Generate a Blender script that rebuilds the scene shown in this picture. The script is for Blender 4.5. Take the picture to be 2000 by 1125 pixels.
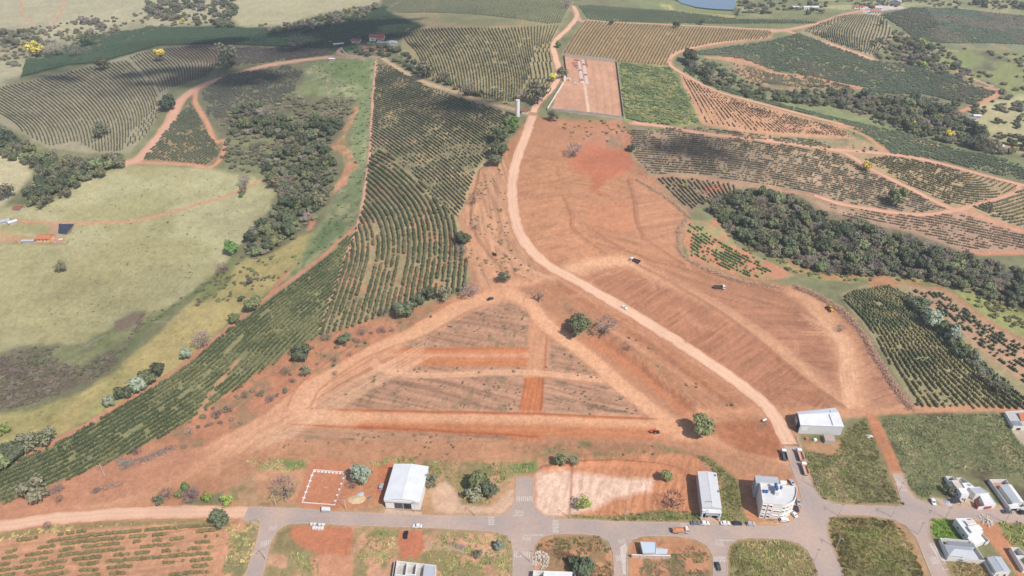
import bpy, bmesh, math, random
import numpy as np
from mathutils import Vector, Matrix
from mathutils.geometry import tessellate_polygon
random.seed(7); RNG = np.random.default_rng(11)
for o in list(bpy.data.objects): bpy.data.objects.remove(o, do_unlink=True)
SC = bpy.context.scene
COL = SC.collection
# ------------------------------------------------------------------ camera
CAM_H = 280.0; PITCH = math.radians(33.0); F = 1334.0       # height, depression, focal length in photo pixels
cam = bpy.data.cameras.new('camera'); cam.sensor_width = 36.0; cam.lens = 36.0*F/2000.0
cam.clip_start = 1.0; cam.clip_end = 30000.0
camo = bpy.data.objects.new('camera', cam); COL.objects.link(camo)
camo.location = (0, 0, CAM_H); camo.rotation_euler = (math.pi/2-PITCH, 0, 0)
SC.camera = camo
# ------------------------------------------------------------------ sky, sun, exposure
SUN_EL = math.radians(50); SUN_AZ = math.radians(135)
w = bpy.data.worlds.new('World'); SC.world = w; w.use_nodes = True
nt = w.node_tree; nt.nodes.clear()
sky = nt.nodes.new('ShaderNodeTexSky'); sky.sky_type = 'NISHITA'; sky.sun_disc = False
sky.sun_elevation = SUN_EL; sky.sun_rotation = SUN_AZ; sky.altitude = 700; sky.dust_density = 2.0
bg = nt.nodes.new('ShaderNodeBackground'); bg.inputs[1].default_value = 0.12
wo = nt.nodes.new('ShaderNodeOutputWorld')
nt.links.new(sky.outputs[0], bg.inputs[0]); nt.links.new(bg.outputs[0], wo.inputs[0])
SUN_DIR = Vector((math.cos(SUN_EL)*math.sin(SUN_AZ), math.cos(SUN_EL)*math.cos(SUN_AZ), math.sin(SUN_EL)))
sl = bpy.data.lights.new('sun', 'SUN'); sl.energy = 4.0; sl.angle = math.radians(0.53); sl.color = (1.0, 0.955, 0.90)
so = bpy.data.objects.new('sun', sl); COL.objects.link(so)
so.rotation_euler = SUN_DIR.to_track_quat('Z', 'Y').to_euler(); so.location = (300, -300, 900)
vs = SC.view_settings; vs.view_transform = 'Standard'; vs.look = 'None'; vs.gamma = 1.0
vs.exposure = 0.28; vs.use_curve_mapping = False
KGAIN = 1.38; HAZE_D = 0.00014
# ------------------------------------------------------------------ helpers: colour, noise
def lin(v):
    v = v/255.0
    return v/12.92 if v <= 0.04045 else ((v+0.055)/1.055)**2.4
def C(r, g, b, k=None):
    k = k or KGAIN
    return np.array([min(0.86, lin(r)/k), min(0.86, lin(g)/k), min(0.86, lin(b)/k)])
def _hash(ix, iy, s):
    h = (ix.astype(np.int64)*374761393 + iy.astype(np.int64)*668265263 + s*974711) & 0xffffffff
    h = ((h ^ (h >> 13))*1274126177) & 0xffffffff
    return ((h ^ (h >> 16)) & 0xffff)/65535.0
def noise(x, y, scale, seed=0, oct=1):
    out = np.zeros_like(x, dtype=float); amp = 1.0; tot = 0.0
    for k in range(oct):
        fx = x/scale; fy = y/scale
        ix = np.floor(fx); iy = np.floor(fy); tx = fx-ix; ty = fy-iy
        tx = tx*tx*(3-2*tx); ty = ty*ty*(3-2*ty)
        a = _hash(ix, iy, seed+k*17); b = _hash(ix+1, iy, seed+k*17); c = _hash(ix, iy+1, seed+k*17); d = _hash(ix+1, iy+1, seed+k*17)
        out += amp*((a*(1-tx)+b*tx)*(1-ty)+(c*(1-tx)+d*tx)*ty); tot += amp
        amp *= 0.5; scale *= 0.47
    return out/tot
def sstep(a, b, x):
    t = np.clip((x-a)/(b-a), 0, 1); return t*t*(3-2*t)
# ------------------------------------------------------------------ terrain shape
CP, SP = math.cos(PITCH), math.sin(PITCH)
def ray(px, py):                                   # photo pixel -> view direction in the world
    a = (np.asarray(px, float)-1000)/F; b = (562.5-np.asarray(py, float))/F
    return a, CP+b*SP, -SP+b*CP
def flat(px, py, z):
    a, dy, dz = ray(px, py); t = (z-CAM_H)/dz
    return a*t, dy*t
CTRL = [(200,1100,0),(700,1100,0),(1200,1100,0),(1800,1100,0),(100,990,0),(600,990,0),(1100,990,0),(1600,950,0),(1950,950,2),(2200,900,5),(-200,950,-2),
 (300,850,1),(800,840,2),(1300,840,3),(1700,800,6),(1950,790,8),(450,700,3),(800,680,8),(1100,680,10),(1400,700,10),(1620,680,12),(1850,680,12),(2100,700,10),
 (100,800,-9),(0,700,-12),(250,600,-8),(0,520,-6),(420,560,-8),(620,560,8),(780,560,16),(1000,540,20),(1250,600,16),(1450,600,14),(1700,560,3),(1950,560,-6),(2150,560,-6),
 (100,420,6),(350,400,4),(520,420,-4),(680,400,18),(830,400,32),(1000,380,42),(1200,400,34),(1400,440,12),(1600,460,2),(1850,500,-2),(-150,420,5),(2150,430,12),
 (60,290,16),(300,300,22),(540,290,8),(700,250,40),(870,250,52),(1010,220,60),(1200,260,52),(1400,300,40),(1650,330,34),(1900,380,24),(2100,330,22),
 (80,200,34),(350,180,42),(600,180,38),(780,140,66),(1000,120,76),(1150,170,68),(1350,170,56),(1550,190,40),(1750,220,26),(1930,250,16),
 (250,100,46),(500,110,54),(720,90,72),(930,40,84),(1100,40,90),(1300,60,78),(1500,60,76),(1680,40,76),(1850,80,64),(1990,150,38),(2150,200,24),
 (50,80,22),(0,30,18),(250,30,26),(450,30,30),(620,40,36),(780,10,72),(1390,4,36),(1250,10,64),(1700,5,70),(1900,20,50),(2100,60,40),(-200,100,20),(1050,-30,78),(500,-40,40),(1500,-40,50)]
_cx, _cy = flat(np.array([c[0] for c in CTRL]), np.array([c[1] for c in CTRL]), np.array([c[2] for c in CTRL], float))
_cz = np.array([c[2] for c in CTRL], float)
_cs = 26 + 0.075*np.hypot(_cx, _cy)               # kernel radius grows with distance
def height(x, y):
    x = np.asarray(x, float); y = np.asarray(y, float); sh = x.shape
    x = x.ravel(); y = y.ravel(); out = np.empty_like(x)
    for i in range(0, len(x), 60000):
        X = x[i:i+60000, None]; Y = y[i:i+60000, None]
        d2 = ((X-_cx)**2+(Y-_cy)**2)/(_cs**2)
        wt = np.exp(-0.5*np.minimum(d2, 60)) + 1e-5/(1+d2)
        z = (wt*_cz).sum(1)/wt.sum(1)
        out[i:i+60000] = z*sstep(262, 400, y[i:i+60000])
    far = sstep(1500, 4200, y)
    out = out*(1-far) + far*(40+46*noise(x+900, y, 1300, 5, 2))
    return out.reshape(sh)
def proj(x, y, z):                                 # world -> photo pixel
    d = y*CP-(z-CAM_H)*SP; u = y*SP+(z-CAM_H)*CP
    d = np.maximum(d, 1e-3)
    return 1000+F*x/d, 562.5-F*u/d
def P(px, py):                                     # photo pixel -> ground point (arrays)
    px = np.atleast_1d(np.asarray(px, float)); py = np.atleast_1d(np.asarray(py, float))
    a, dy, dz = ray(px, py)
    hd = np.hypot(a, dy); hi = (110-CAM_H)/np.minimum(dz, -.02)
    for _ in range(46): hi = np.minimum(hi+(CAM_H+dz*hi-height(a*hi, dy*hi))/(-dz+.3*hd), 6000)
    x = a*hi; y = dy*hi
    return x, y, height(x, y)
def P1(px, py):
    x, y, z = P(px, py); return Vector((x[0], y[0], z[0]))
def smooth(pts, n=6):                              # Catmull-Rom through 2-D/3-D points
    p = np.asarray(pts, float)
    if len(p) < 3: return p
    q = np.vstack([2*p[0]-p[1], p, 2*p[-1]-p[-2]]); out = []
    for i in range(1, len(q)-2):
        for k in range(n):
            t = k/n; a, b, c, d = q[i-1], q[i], q[i+1], q[i+2]
            out.append(0.5*((2*b)+(c-a)*t+(2*a-5*b+4*c-d)*t*t+(-a+3*b-3*c+d)*t**3))
    out.append(p[-1]); return np.array(out)
def resample(p, step=None, n=None):
    p = np.asarray(p, float); s = np.r_[0, np.cumsum(np.linalg.norm(np.diff(p[:, :2], axis=0), axis=1))]
    m = n or max(2, int(s[-1]/step)+1)
    t = np.linspace(0, s[-1], m)
    return np.stack([np.interp(t, s, p[:, k]) for k in range(p.shape[1])], 1)
def gline(px, n=6):                                # pixel polyline -> smooth world XY polyline
    q = np.asarray(px, float); q = smooth(q, n)
    x, y, z = P(q[:, 0], q[:, 1]); return np.stack([x, y], 1)
def pip(u, v, poly):
    poly = np.asarray(poly, float); ins = np.zeros(u.shape, bool); j = len(poly)-1
    for i in range(len(poly)):
        xi, yi = poly[i]; xj, yj = poly[j]
        if yi != yj:
            ins ^= ((yi > v) != (yj > v)) & (u < (xj-xi)*(v-yi)/(yj-yi)+xi)
        j = i
    return ins
def segdist(u, v, line):
    line = np.asarray(line, float); best = np.full(u.shape, 1e18); side = np.zeros(u.shape)
    for i in range(len(line)-1):
        ax, ay = line[i]; bx, by = line[i+1]; dx, dy = bx-ax, by-ay; L = dx*dx+dy*dy+1e-12
        t = np.clip(((u-ax)*dx+(v-ay)*dy)/L, 0, 1)
        qx = u-(ax+t*dx); qy = v-(ay+t*dy); d = qx*qx+qy*qy
        m = d < best; best = np.where(m, d, best); side = np.where(m, np.sign(dx*qy-dy*qx), side)
    return np.sqrt(best), side
# ------------------------------------------------------------------ materials
MATS = {}
def mat(name, col, rough=0.8, metal=0.0, var=0.12, vscale=1.5, bump=0.0, spec=0.3, objcol=None):
    if name in MATS: return MATS[name]
    m = bpy.data.materials.new(name); m.use_nodes = True; n = m.node_tree; b = n.nodes['Principled BSDF']
    b.inputs['Roughness'].default_value = rough; b.inputs['Metallic'].default_value = metal
    b.inputs['Specular IOR Level'].default_value = spec
    tc = n.nodes.new('ShaderNodeNewGeometry')
    nz = n.nodes.new('ShaderNodeTexNoise'); nz.inputs['Scale'].default_value = 1.0/vscale; nz.inputs['Detail'].default_value = 5
    n.links.new(tc.outputs['Position'], nz.inputs['Vector'])
    mr = n.nodes.new('ShaderNodeMapRange'); mr.inputs[1].default_value = 0.25; mr.inputs[2].default_value = 0.75
    mr.inputs[3].default_value = 1-var; mr.inputs[4].default_value = 1+var*0.6
    n.links.new(nz.outputs[0], mr.inputs[0])
    mx = n.nodes.new('ShaderNodeMix'); mx.data_type = 'RGBA'; mx.blend_type = 'MULTIPLY'; mx.inputs[0].default_value = 1
    n.links.new(mr.outputs[0], mx.inputs[7])
    if objcol == 'object':
        oi = n.nodes.new('ShaderNodeObjectInfo'); n.links.new(oi.outputs['Color'], mx.inputs[6])
    elif objcol == 'tint':
        at = n.nodes.new('ShaderNodeAttribute'); at.attribute_type = 'INSTANCER'; at.attribute_name = 'tint'
        n.links.new(at.outputs['Color'], mx.inputs[6])
    elif objcol == 'vertex':
        at = n.nodes.new('ShaderNodeAttribute'); at.attribute_name = 'col'; n.links.new(at.outputs['Color'], mx.inputs[6])
    else: mx.inputs[6].default_value = (*col, 1)
    n.links.new(mx.outputs[2], b.inputs['Base Color'])
    if bump:
        bp = n.nodes.new('ShaderNodeBump'); bp.inputs['Strength'].default_value = 1; bp.inputs['Distance'].default_value = bump
        n.links.new(nz.outputs[0], bp.inputs['Height']); n.links.new(bp.outputs[0], b.inputs['Normal'])
    MATS[name] = m; return m
# ------------------------------------------------------------------ mesh builder and object tagging
class MB:
    def __init__(s): s.v = []; s.f = []
    def add(s, vs, fs):
        o = len(s.v); s.v += [tuple(map(float, p)) for p in vs]; s.f += [tuple(i+o for i in f) for f in fs]; return s
    def box(s, x0, y0, z0, x1, y1, z1, taper=0.0):
        t = taper; v = [(x0,y0,z0),(x1,y0,z0),(x1,y1,z0),(x0,y1,z0),(x0+t,y0+t,z1),(x1-t,y0+t,z1),(x1-t,y1-t,z1),(x0+t,y1-t,z1)]
        return s.add(v, [(3,2,1,0),(4,5,6,7),(0,1,5,4),(1,2,6,5),(2,3,7,6),(3,0,4,7)])
    def hexa(s, v): return s.add(v, [(3,2,1,0),(4,5,6,7),(0,1,5,4),(1,2,6,5),(2,3,7,6),(3,0,4,7)])
    def prism(s, poly, z0, z1):                    # vertical extrusion of an XY polygon
        n = len(poly); a = sum(poly[i][0]*poly[(i+1)%n][1]-poly[(i+1)%n][0]*poly[i][1] for i in range(n))
        if a < 0: poly = poly[::-1]
        v = [(x,y,z0) for x,y in poly]+[(x,y,z1) for x,y in poly]
        return s.add(v, [tuple(range(n))[::-1], tuple(range(n,2*n))]+[(i,(i+1)%n,n+(i+1)%n,n+i) for i in range(n)])
    def extr(s, prof, y0, y1):                     # XZ profile extruded along Y
        n = len(prof); a = sum(prof[i][0]*prof[(i+1)%n][1]-prof[(i+1)%n][0]*prof[i][1] for i in range(n))
        if a > 0: prof = prof[::-1]
        v = [(x,y0,z) for x,z in prof]+[(x,y1,z) for x,z in prof]
        return s.add(v, [tuple(range(n))[::-1], tuple(range(n,2*n))]+[(i,(i+1)%n,n+(i+1)%n,n+i) for i in range(n)])
    def tube(s, a, b, r0, r1, n=6):
        a = Vector(a); b = Vector(b); d = (b-a).normalized(); u = d.orthogonal().normalized(); w_ = d.cross(u)
        v = [a+(u*math.cos(2*math.pi*i/n)+w_*math.sin(2*math.pi*i/n))*r0 for i in range(n)]+[b+(u*math.cos(2*math.pi*i/n)+w_*math.sin(2*math.pi*i/n))*r1 for i in range(n)]
        return s.add(v, [(i,(i+1)%n,n+(i+1)%n,n+i) for i in range(n)]+[tuple(range(n))[::-1], tuple(range(n,2*n))])
    def mesh(s, name, m):
        me = bpy.data.meshes.new(name); me.from_pydata(s.v, [], s.f); me.validate(); me.update()
        if m: me.materials.append(m)
        return me
    def build(s, name, m, parent=None): return link(name, s.mesh(name, m), parent)
def link(name, me, parent=None):
    o = bpy.data.objects.new(name, me); COL.objects.link(o)
    if parent is not None: o.parent = parent
    return o
def tag(o, label=None, cat=None, group=None, kind=None):
    if label: o['label'] = label
    if cat: o['category'] = cat
    if group: o['group'] = group
    if kind: o['kind'] = kind
    return o
def thing(name, label, cat, loc=(0,0,0), rz=0.0, group=None):
    o = link(name, None); o.location = loc; o.rotation_euler = (0,0,rz); o.empty_display_size = 0.5
    return tag(o, label, cat, group)
def copy_tree(o, parent=None):
    c = o.copy(); COL.objects.link(c); c.parent = parent
    for ch in list(o.children): copy_tree(ch, c)
    return c
def np_mesh(name, verts, quads, m, smooth_=True, cols=None):
    me = bpy.data.meshes.new(name); nv = len(verts); nf = len(quads); k = quads.shape[1]
    me.vertices.add(nv); me.vertices.foreach_set('co', np.ascontiguousarray(verts, np.float32).ravel())
    me.loops.add(nf*k); me.loops.foreach_set('vertex_index', np.ascontiguousarray(quads, np.int32).ravel())
    me.polygons.add(nf); me.polygons.foreach_set('loop_start', np.arange(0, nf*k, k, dtype=np.int32))
    me.polygons.foreach_set('loop_total', np.full(nf, k, np.int32))
    me.polygons.foreach_set('use_smooth', np.full(nf, smooth_, bool))
    me.update(calc_edges=True)
    if cols is not None:
        at = me.color_attributes.new('col', 'FLOAT_COLOR', 'POINT')
        at.data.foreach_set('color', np.c_[cols, np.ones(nv)].astype(np.float32).ravel())
    if m: me.materials.append(m)
    return me
# ================================================================== the ground sheet
def _rows():
    ys = [190.0]; 
    while ys[-1] < 1500: ys.append(ys[-1]+2.0*(ys[-1]**2+245**2)/(245*F))
    st = ys[-1]-ys[-2]
    while ys[-1] < 5000: st *= 1.12; ys.append(ys[-1]+st)
    lo = [190.0]; st = 0.7
    while lo[-1] > -900: st *= 1.14; lo.append(lo[-1]-st)
    return np.array(lo[1:][::-1]+ys)
GY = _rows()
def _cols():
    c = list(np.arange(-0.775, 0.775, 2.0/F)); st = 2.0/F; r = []
    x = 0.775
    while x < 1.7: st *= 1.13; x += st; r.append(x)
    return np.array([-v for v in r[::-1]]+c+r)
GS = _cols()
def _depth(y): return np.where(y > 150, y*CP+(CAM_H-25)*SP, 150*CP+(CAM_H-25)*SP)
NR, NC = len(GY), len(GS)
Yg = np.repeat(GY[:, None], NC, 1); Xg = GS[None, :]*_depth(Yg)
Zg = height(Xg, Yg)
X = Xg.ravel(); Y = Yg.ravel(); Z0 = Zg.ravel()
U, V = proj(X, Y, Z0)
U = np.where(U < 0, -U, U); U = np.where(U > 2000, 4000-U, U); V = np.where(V > 1125, 2250-V, V)
behind = Y < 60
U = np.where(behind, 1000+X*0.8, U); V = np.where(behind, 1100, V)
DZ = np.zeros_like(X)
NA = noise(X, Y, 60, 1, 3)-0.5; NB = noise(X, Y, 16, 2, 3)-0.5; NCc = noise(X, Y, 4.5, 3, 2)-0.5; ND = noise(X, Y, 1.6, 4, 1)-0.5
E1 = noise(X, Y, 14, 21, 3)-0.5; E2 = noise(X, Y, 14, 22, 3)-0.5
CO = np.tile(C(140,138,104), (len(X), 1))
CO *= (1+0.5*NA+0.5*NB+0.35*NCc)[:, None]
def px_angle(a, b):
    p = P([a[0], b[0]], [a[1], b[1]]); return math.atan2(p[1][1]-p[1][0], p[0][1]-p[0][0])
def streaks(i, ang, along, across, seed):
    c, s = math.cos(ang), math.sin(ang); x = X[i]*c+Y[i]*s; y = -X[i]*s+Y[i]*c
    y = y+3.0*(noise(X[i], Y[i], 45, seed+3, 1)-0.5)*across
    return noise(x/along*across, y, across, seed, 2)-0.5
_seed = [100]
def region(poly, feather, rough):
    poly = np.asarray(poly, float); m = feather+rough+4
    bb = (U > poly[:,0].min()-m) & (U < poly[:,0].max()+m) & (V > poly[:,1].min()-m) & (V < poly[:,1].max()+m)
    i = np.nonzero(bb)[0]
    if not len(i): return i, np.zeros(0)
    u = U[i]+E1[i]*2*rough; v = V[i]+E2[i]*1.4*rough
    ins = pip(u, v, poly); d, _ = segdist(u, v, np.vstack([poly, poly[:1]]))
    a = np.clip(0.5+np.where(ins, d, -d)/max(feather, 0.3)*0.5, 0, 1)
    return i, a
def fill(poly, col, feather=3, rough=4, a=1.0, var=0.15, st=None, patch=None, relief=None, ln=None):
    i, al = region(poly, feather, rough)
    if not len(i): return
    _seed[0] += 7
    f = 1+var*(1.1*NA[i]+1.3*NB[i]+1.0*NCc[i]+0.7*ND[i])
    if st:
        ang = px_angle(st[0], st[1]); s = streaks(i, ang, st[2], st[3], _seed[0]); f = f+st[4]*s*2.3
        if relief: DZ[i] += al*relief*s*3.2
    if ln:                                         # distinct thin furrow lines: direction, length, spacing, strength, relief
        n = streaks(i, px_angle(ln[0], ln[1]), ln[2], ln[3], _seed[0]+1)+.5; d_ = sstep(.56,.74,n); l_ = sstep(.58,.78,1-n)
        f = f-ln[4]*d_+ln[4]*.8*l_; DZ[i] += al*ln[5]*(l_-d_)
    c = np.asarray(col)[None, :]*f[:, None]
    if patch:                                      # (colour, scale m, threshold, softness, seed)
        n = (noise(X[i], Y[i], patch[1], patch[4], 3) if not (st and st[4] > .2) else .5+1.15*streaks(i, ang, patch[1]*2.6, patch[1]*.42, patch[4])); k = sstep(patch[2]-patch[3], patch[2]+patch[3], n)[:, None]
        c = c*(1-k)+np.asarray(patch[0])[None, :]*f[:, None]*k
    al = (al*a)[:, None]; CO[i] = CO[i]*(1-al)+c*al
def stroke(px, wid, col=None, a=1.0, feather=0.6, h=0.0, wob=0.5, brk=0.0, xy=None, off=0.0, var=0.12):
    """a band of given width (m) along a pixel polyline; colour and/or relief; brk breaks it up"""
    L = gline(px) if xy is None else xy
    m = wid*2+6+abs(off)
    bb = (X > L[:,0].min()-m) & (X < L[:,0].max()+m) & (Y > L[:,1].min()-m) & (Y < L[:,1].max()+m)
    i = np.nonzero(bb)[0]
    if not len(i): return
    L2 = resample(L, step=max(2.5, wid*0.7))
    d, sd = segdist(X[i]+E1[i]*wob*2, Y[i]+E2[i]*wob*2, L2)
    cap = np.ones(len(i))
    if off:
        xx = X[i]+E1[i]*wob*2; yy = Y[i]+E2[i]*wob*2; de = np.minimum(np.hypot(xx-L2[0,0], yy-L2[0,1]), np.hypot(xx-L2[-1,0], yy-L2[-1,1])); cap = np.clip((de-d)/.5, 0, 1); d = np.abs(d*sd-off)
    fe = np.maximum(feather, 0.0011*np.hypot(Y[i], CAM_H))     # never finer than the mesh
    al = np.clip(0.5+(wid/2-d)/fe*0.5, 0, 1)*cap
    _seed[0] += 3
    if brk: al = al*sstep(brk-0.2, brk+0.2, noise(X[i], Y[i], 9, _seed[0], 2)+0.25)
    if col is not None:
        k = (al*a)[:, None]; CO[i] = CO[i]*(1-k)+np.asarray(col)[None, :]*(1+var*(NB[i]*1.2+NCc[i]+ND[i]))[:, None]*k
    if h: DZ[i] += h*np.exp(-(d/(wid*0.5))**2)*(0.75+1.0*(NCc[i]+0.3))*(al > 0)*cap
def tracks(px, col, a=0.7, gauge=2.0, w=0.7, **k):
    stroke(px, w, col, a, off=gauge/2, **k); stroke(px, w, col, a, off=-gauge/2, **k)
SOIL = C(194,144,115); SOILR = C(204,136,102); SOILP = C(188,148,124); ROADC = C(226,184,154); PALE = C(232,190,160)
# ---- far left and upper pastures
fill([(-50,-200),(480,-200),(460,0),(430,45),(330,50),(250,60),(180,110),(60,140),(-50,190)], C(200,190,154), 6, 8, var=.2)
fill([(450,-100),(780,-100),(740,10),(640,25),(560,50),(470,55),(440,20)], C(200,190,152), 5, 6, var=.2)
fill([(-50,60),(90,50),(70,90),(200,60),(280,40),(300,60),(180,100),(60,115),(-50,110)], C(150,144,112), 8, 10, a=.6)
fill([(1130,-60),(1420,-60),(1430,25),(1300,25),(1230,5)], C(150,155,110), 4, 5)
fill([(1290,6),(1330,14),(1380,24),(1440,28),(1430,36),(1340,28),(1290,16)], C(196,184,128), 2, 2)
fill([(1430,-80),(2050,-80),(2050,35),(1900,20),(1780,14),(1650,25),(1560,30),(1440,35)], C(150,152,112), 6, 8, var=.3, patch=(C(185,178,132), 60, .55, .08, 31))
fill([(1900,20),(2050,30),(2050,60),(1960,45)], C(190,180,130), 4, 4)
# ---- right side beyond the wood: rough pasture
fill([(1720,90),(1800,80),(1900,95),(2050,110),(2050,310),(1960,290),(1900,230),(1950,180),(1900,160),(1830,130),(1760,120)], C(150,152,105), 6, 8, var=.25, patch=(C(125,122,98), 35, .56, .1, 33))
fill([(1805,98),(1890,95),(1935,120),(1880,135),(1840,130),(1830,115)], C(158,166,110), 6, 8, a=.7)
fill([(1900,200),(2050,180),(2050,330),(1970,290),(1890,235)], C(192,182,140), 6, 6, var=.2)
# ---- left pasture hillside
fill([(-50,290),(30,300),(60,330),(60,345),(0,410),(-50,420)], C(202,190,152), 5, 5, var=.2)
fill([(60,400),(110,388),(170,350),(245,322),(420,330),(500,345),(545,380),(535,410),(500,440),(475,470),(430,530),(330,600),(260,620),(180,665),(0,690),(-50,690),(-50,410)], C(192,184,142), 4, 5, var=.2, patch=(C(178,170,126), 45, .58, .1, 41))
fill([(-50,470),(200,480),(420,520),(320,600),(250,615),(150,660),(-50,680)], C(176,166,122), 20, 10, a=.7, var=.25)
# ---- yellow grass slope under the pasture and grey scrub in the hollow
fill([(-50,820),(60,800),(150,770),(230,715),(300,660),(360,600),(430,535),(480,505),(520,500),(575,465),(650,440),(640,470),(600,510),(540,560),(470,610),(440,640),(345,722),(215,800),(110,855),(-50,905)], C(196,178,126), 4, 5, var=.24, patch=(C(180,168,115), 22, .6, .1, 43))
fill([(-50,690),(115,672),(125,690),(190,660),(260,610),(285,605),(280,640),(250,670),(225,715),(150,765),(60,798),(-50,815)], C(146,146,106), 9, 12, var=.35)
fill([(-50,700),(60,680),(115,676),(100,715),(160,720),(210,690),(250,670),(215,720),(150,762),(60,792),(-50,812)], C(128,118,98), 12, 14, var=.3)
fill([(225,625),(255,612),(282,606),(280,625),(255,640),(230,650)], C(135,120,102), 4, 6)
stroke([(190,655),(205,665),(240,690),(280,640),(330,605),(370,580),(420,540)], 5, C(112,125,78), .7, feather=3)
stroke([(165,678),(185,665),(205,655)], 2, C(165,158,148), .7)
fill([(430,525),(455,500),(460,530),(440,560),(400,590),(370,600),(400,560)], C(128,135,88), 5, 6, a=.8)
# ---- green grass strip beside the gully, erosion scar
fill([(600,118),(640,112),(735,115),(730,200),(722,300),(708,400),(697,440),(640,490),(585,535),(560,545),(590,500),(610,460),(650,400),(680,330),(690,240),(640,190),(600,200),(590,140)], C(142,148,110), 4, 5, var=.35, patch=(C(170,166,126), 9, .56, .08, 45))
fill([(620,118),(725,118),(722,175),(690,165),(650,150)], C(118,136,88), 6, 8, a=.8)
fill([(600,205),(650,190),(600,160),(580,200),(570,230),(620,230)], C(140,150,100), 8, 8, a=.7)
fill([(625,440),(690,430),(640,485),(590,520),(600,480)], C(106,124,82), 7, 12, a=.75, var=.35)
fill([(700,170),(722,180),(705,320),(695,400),(680,400),(690,320)], C(138,150,106), 5, 5, a=.7)
fill([(690,205),(702,210),(690,240),(675,265),(682,290),(700,325),(680,340),(678,360),(640,385),(632,405),(630,395),(660,350),(675,325),(668,300),(640,285),(655,262),(675,235)], C(210,160,130), 2, 5, var=.3, patch=(C(165,150,108), 7, .56, .08, 47))
# ---- coffee ground on the left hills
fill([(-50,170),(0,170),(70,155),(190,125),(260,100),(400,88),(430,120),(330,170),(305,230),(255,300),(190,300),(100,290),(0,240),(-50,240)], C(170,160,132), 3, 3, var=.2)
fill([(40,152),(52,115),(120,95),(190,68),(300,52),(420,52),(560,55),(700,40),(750,10),(850,50),(790,75),(660,105),(620,95),(400,88),(310,90),(190,125),(130,130)], C(74,88,66), 2, 3, var=.15)  # dark green of its own, deepened further to carry the cloud shade
fill([(560,92),(420,86),(340,90),(300,105),(420,125),(640,108),(640,98)], C(140,125,108), 3, 3, var=.2)
fill([(750,20),(790,0),(780,-40),(1130,-40),(1115,20),(1095,50),(1075,90),(1085,160),(1060,190),(1000,205),(930,195),(830,150),(780,110),(785,75),(830,50)], C(182,166,128), 3, 3, var=.2)
fill([(850,-30),(1110,-30),(1110,50),(930,52),(860,40)], C(150,150,110), 4, 4, a=.7)
fill([(735,120),(760,125),(830,165),(930,200),(1000,215),(985,265),(940,320),(910,400),(895,430),(860,430),(830,370),(745,290),(722,300)], C(150,140,108), 3, 4, var=.25, patch=(C(185,165,130), 14, .6, .08, 51))
fill([(722,300),(745,290),(830,365),(890,425),(905,470),(920,540),(850,590),(760,612),(620,660),(660,545),(697,445)], C(176,160,124), 3, 4, var=.25, patch=(C(200,160,128), 11, .62, .08, 53))
fill([(697,445),(660,545),(625,650),(570,680),(500,728),(395,800),(340,838),(240,888),(120,938),(-50,1000),(-50,925),(110,862),(215,803),(345,725),(445,640),(520,582),(640,492)], C(152,148,110), 2, 3, var=.22)
fill([(440,215),(580,185),(700,195),(665,270),(640,290),(665,330),(640,390),(600,450),(520,495),(485,505),(475,470),(530,405),(540,375),(500,330),(460,310),(430,250)], C(134,130,100), 6, 8, var=.35)
fill([(385,175),(440,140),(560,125),(600,130),(575,180),(560,230),(470,250),(440,270),(400,230)], C(130,125,100), 5, 6, var=.3)
fill([(275,315),(340,235),(375,195),(400,235),(440,275),(430,310),(395,327),(330,320)], C(160,142,112), 3, 3, var=.25)
fill([(440,270),(500,262),(560,240),(590,260),(560,300),(500,340),(450,330),(430,310)], C(142,142,105), 6, 7, var=.3)
# ---- right hand coffee hills
HILL = C(165,146,116)
fill([(1095,108),(1140,40),(1300,50),(1510,60),(1510,76),(1330,102),(1308,128),(1205,120)], C(188,158,124), 2, 3)
fill([(1120,10),(1200,30),(1290,15),(1440,38),(1600,45),(1690,20),(1660,28),(1560,52),(1400,52),(1270,52),(1150,40)], C(140,148,108), 3, 4, var=.25)
fill([(1207,120),(1310,130),(1345,190),(1370,245),(1300,250),(1222,235)], C(138,150,98), 4, 6, var=.35, patch=(C(170,172,108), 12, .58, .1, 61))
fill([(1310,110),(1335,100),(1510,76),(1560,62),(1700,112),(1830,130),(1900,160),(1950,180),(1900,210),(1860,200),(1800,190),(1700,185),(1600,180),(1450,170),(1380,160),(1335,130)], C(140,142,108), 3, 4, var=.25)
fill([(1400,112),(1470,118),(1530,145),(1600,150),(1680,170),(1670,178),(1560,176),(1480,170),(1430,140)], C(186,156,128), 3, 5, var=.25, patch=(C(150,140,110), 10, .55, .1, 63))
fill([(1560,62),(1640,30),(1690,22),(1730,30),(1745,70),(1705,112),(1640,90)], C(186,170,138), 3, 3)
fill([(1720,30),(1780,14),(2050,30),(2050,100),(1900,95),(1790,90),(1740,50)], C(140,145,112), 4, 4, var=.2, patch=(C(176,158,126), 30, .6, .1, 65))
fill([(1345,115),(1335,140),(1400,180),(1500,208),(1640,245),(1680,268),(1850,300),(2050,350),(2050,330),(1950,300),(1870,290),(1780,265),(1700,235),(1600,205),(1480,190),(1420,165),(1380,150)], C(142,148,105), 4, 5, var=.3)
fill([(1325,140),(1400,182),(1500,210),(1640,247),(1675,272),(1560,268),(1480,262),(1372,246),(1345,190)], C(210,166,136), 2, 4, var=.15)
fill([(1230,238),(1300,248),(1372,245),(1480,262),(1600,270),(1690,275),(1730,300),(1620,300),(1480,285),(1380,262)], C(168,154,122), 3, 4, var=.25, patch=(C(205,165,135), 12, .58, .1, 67))
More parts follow.
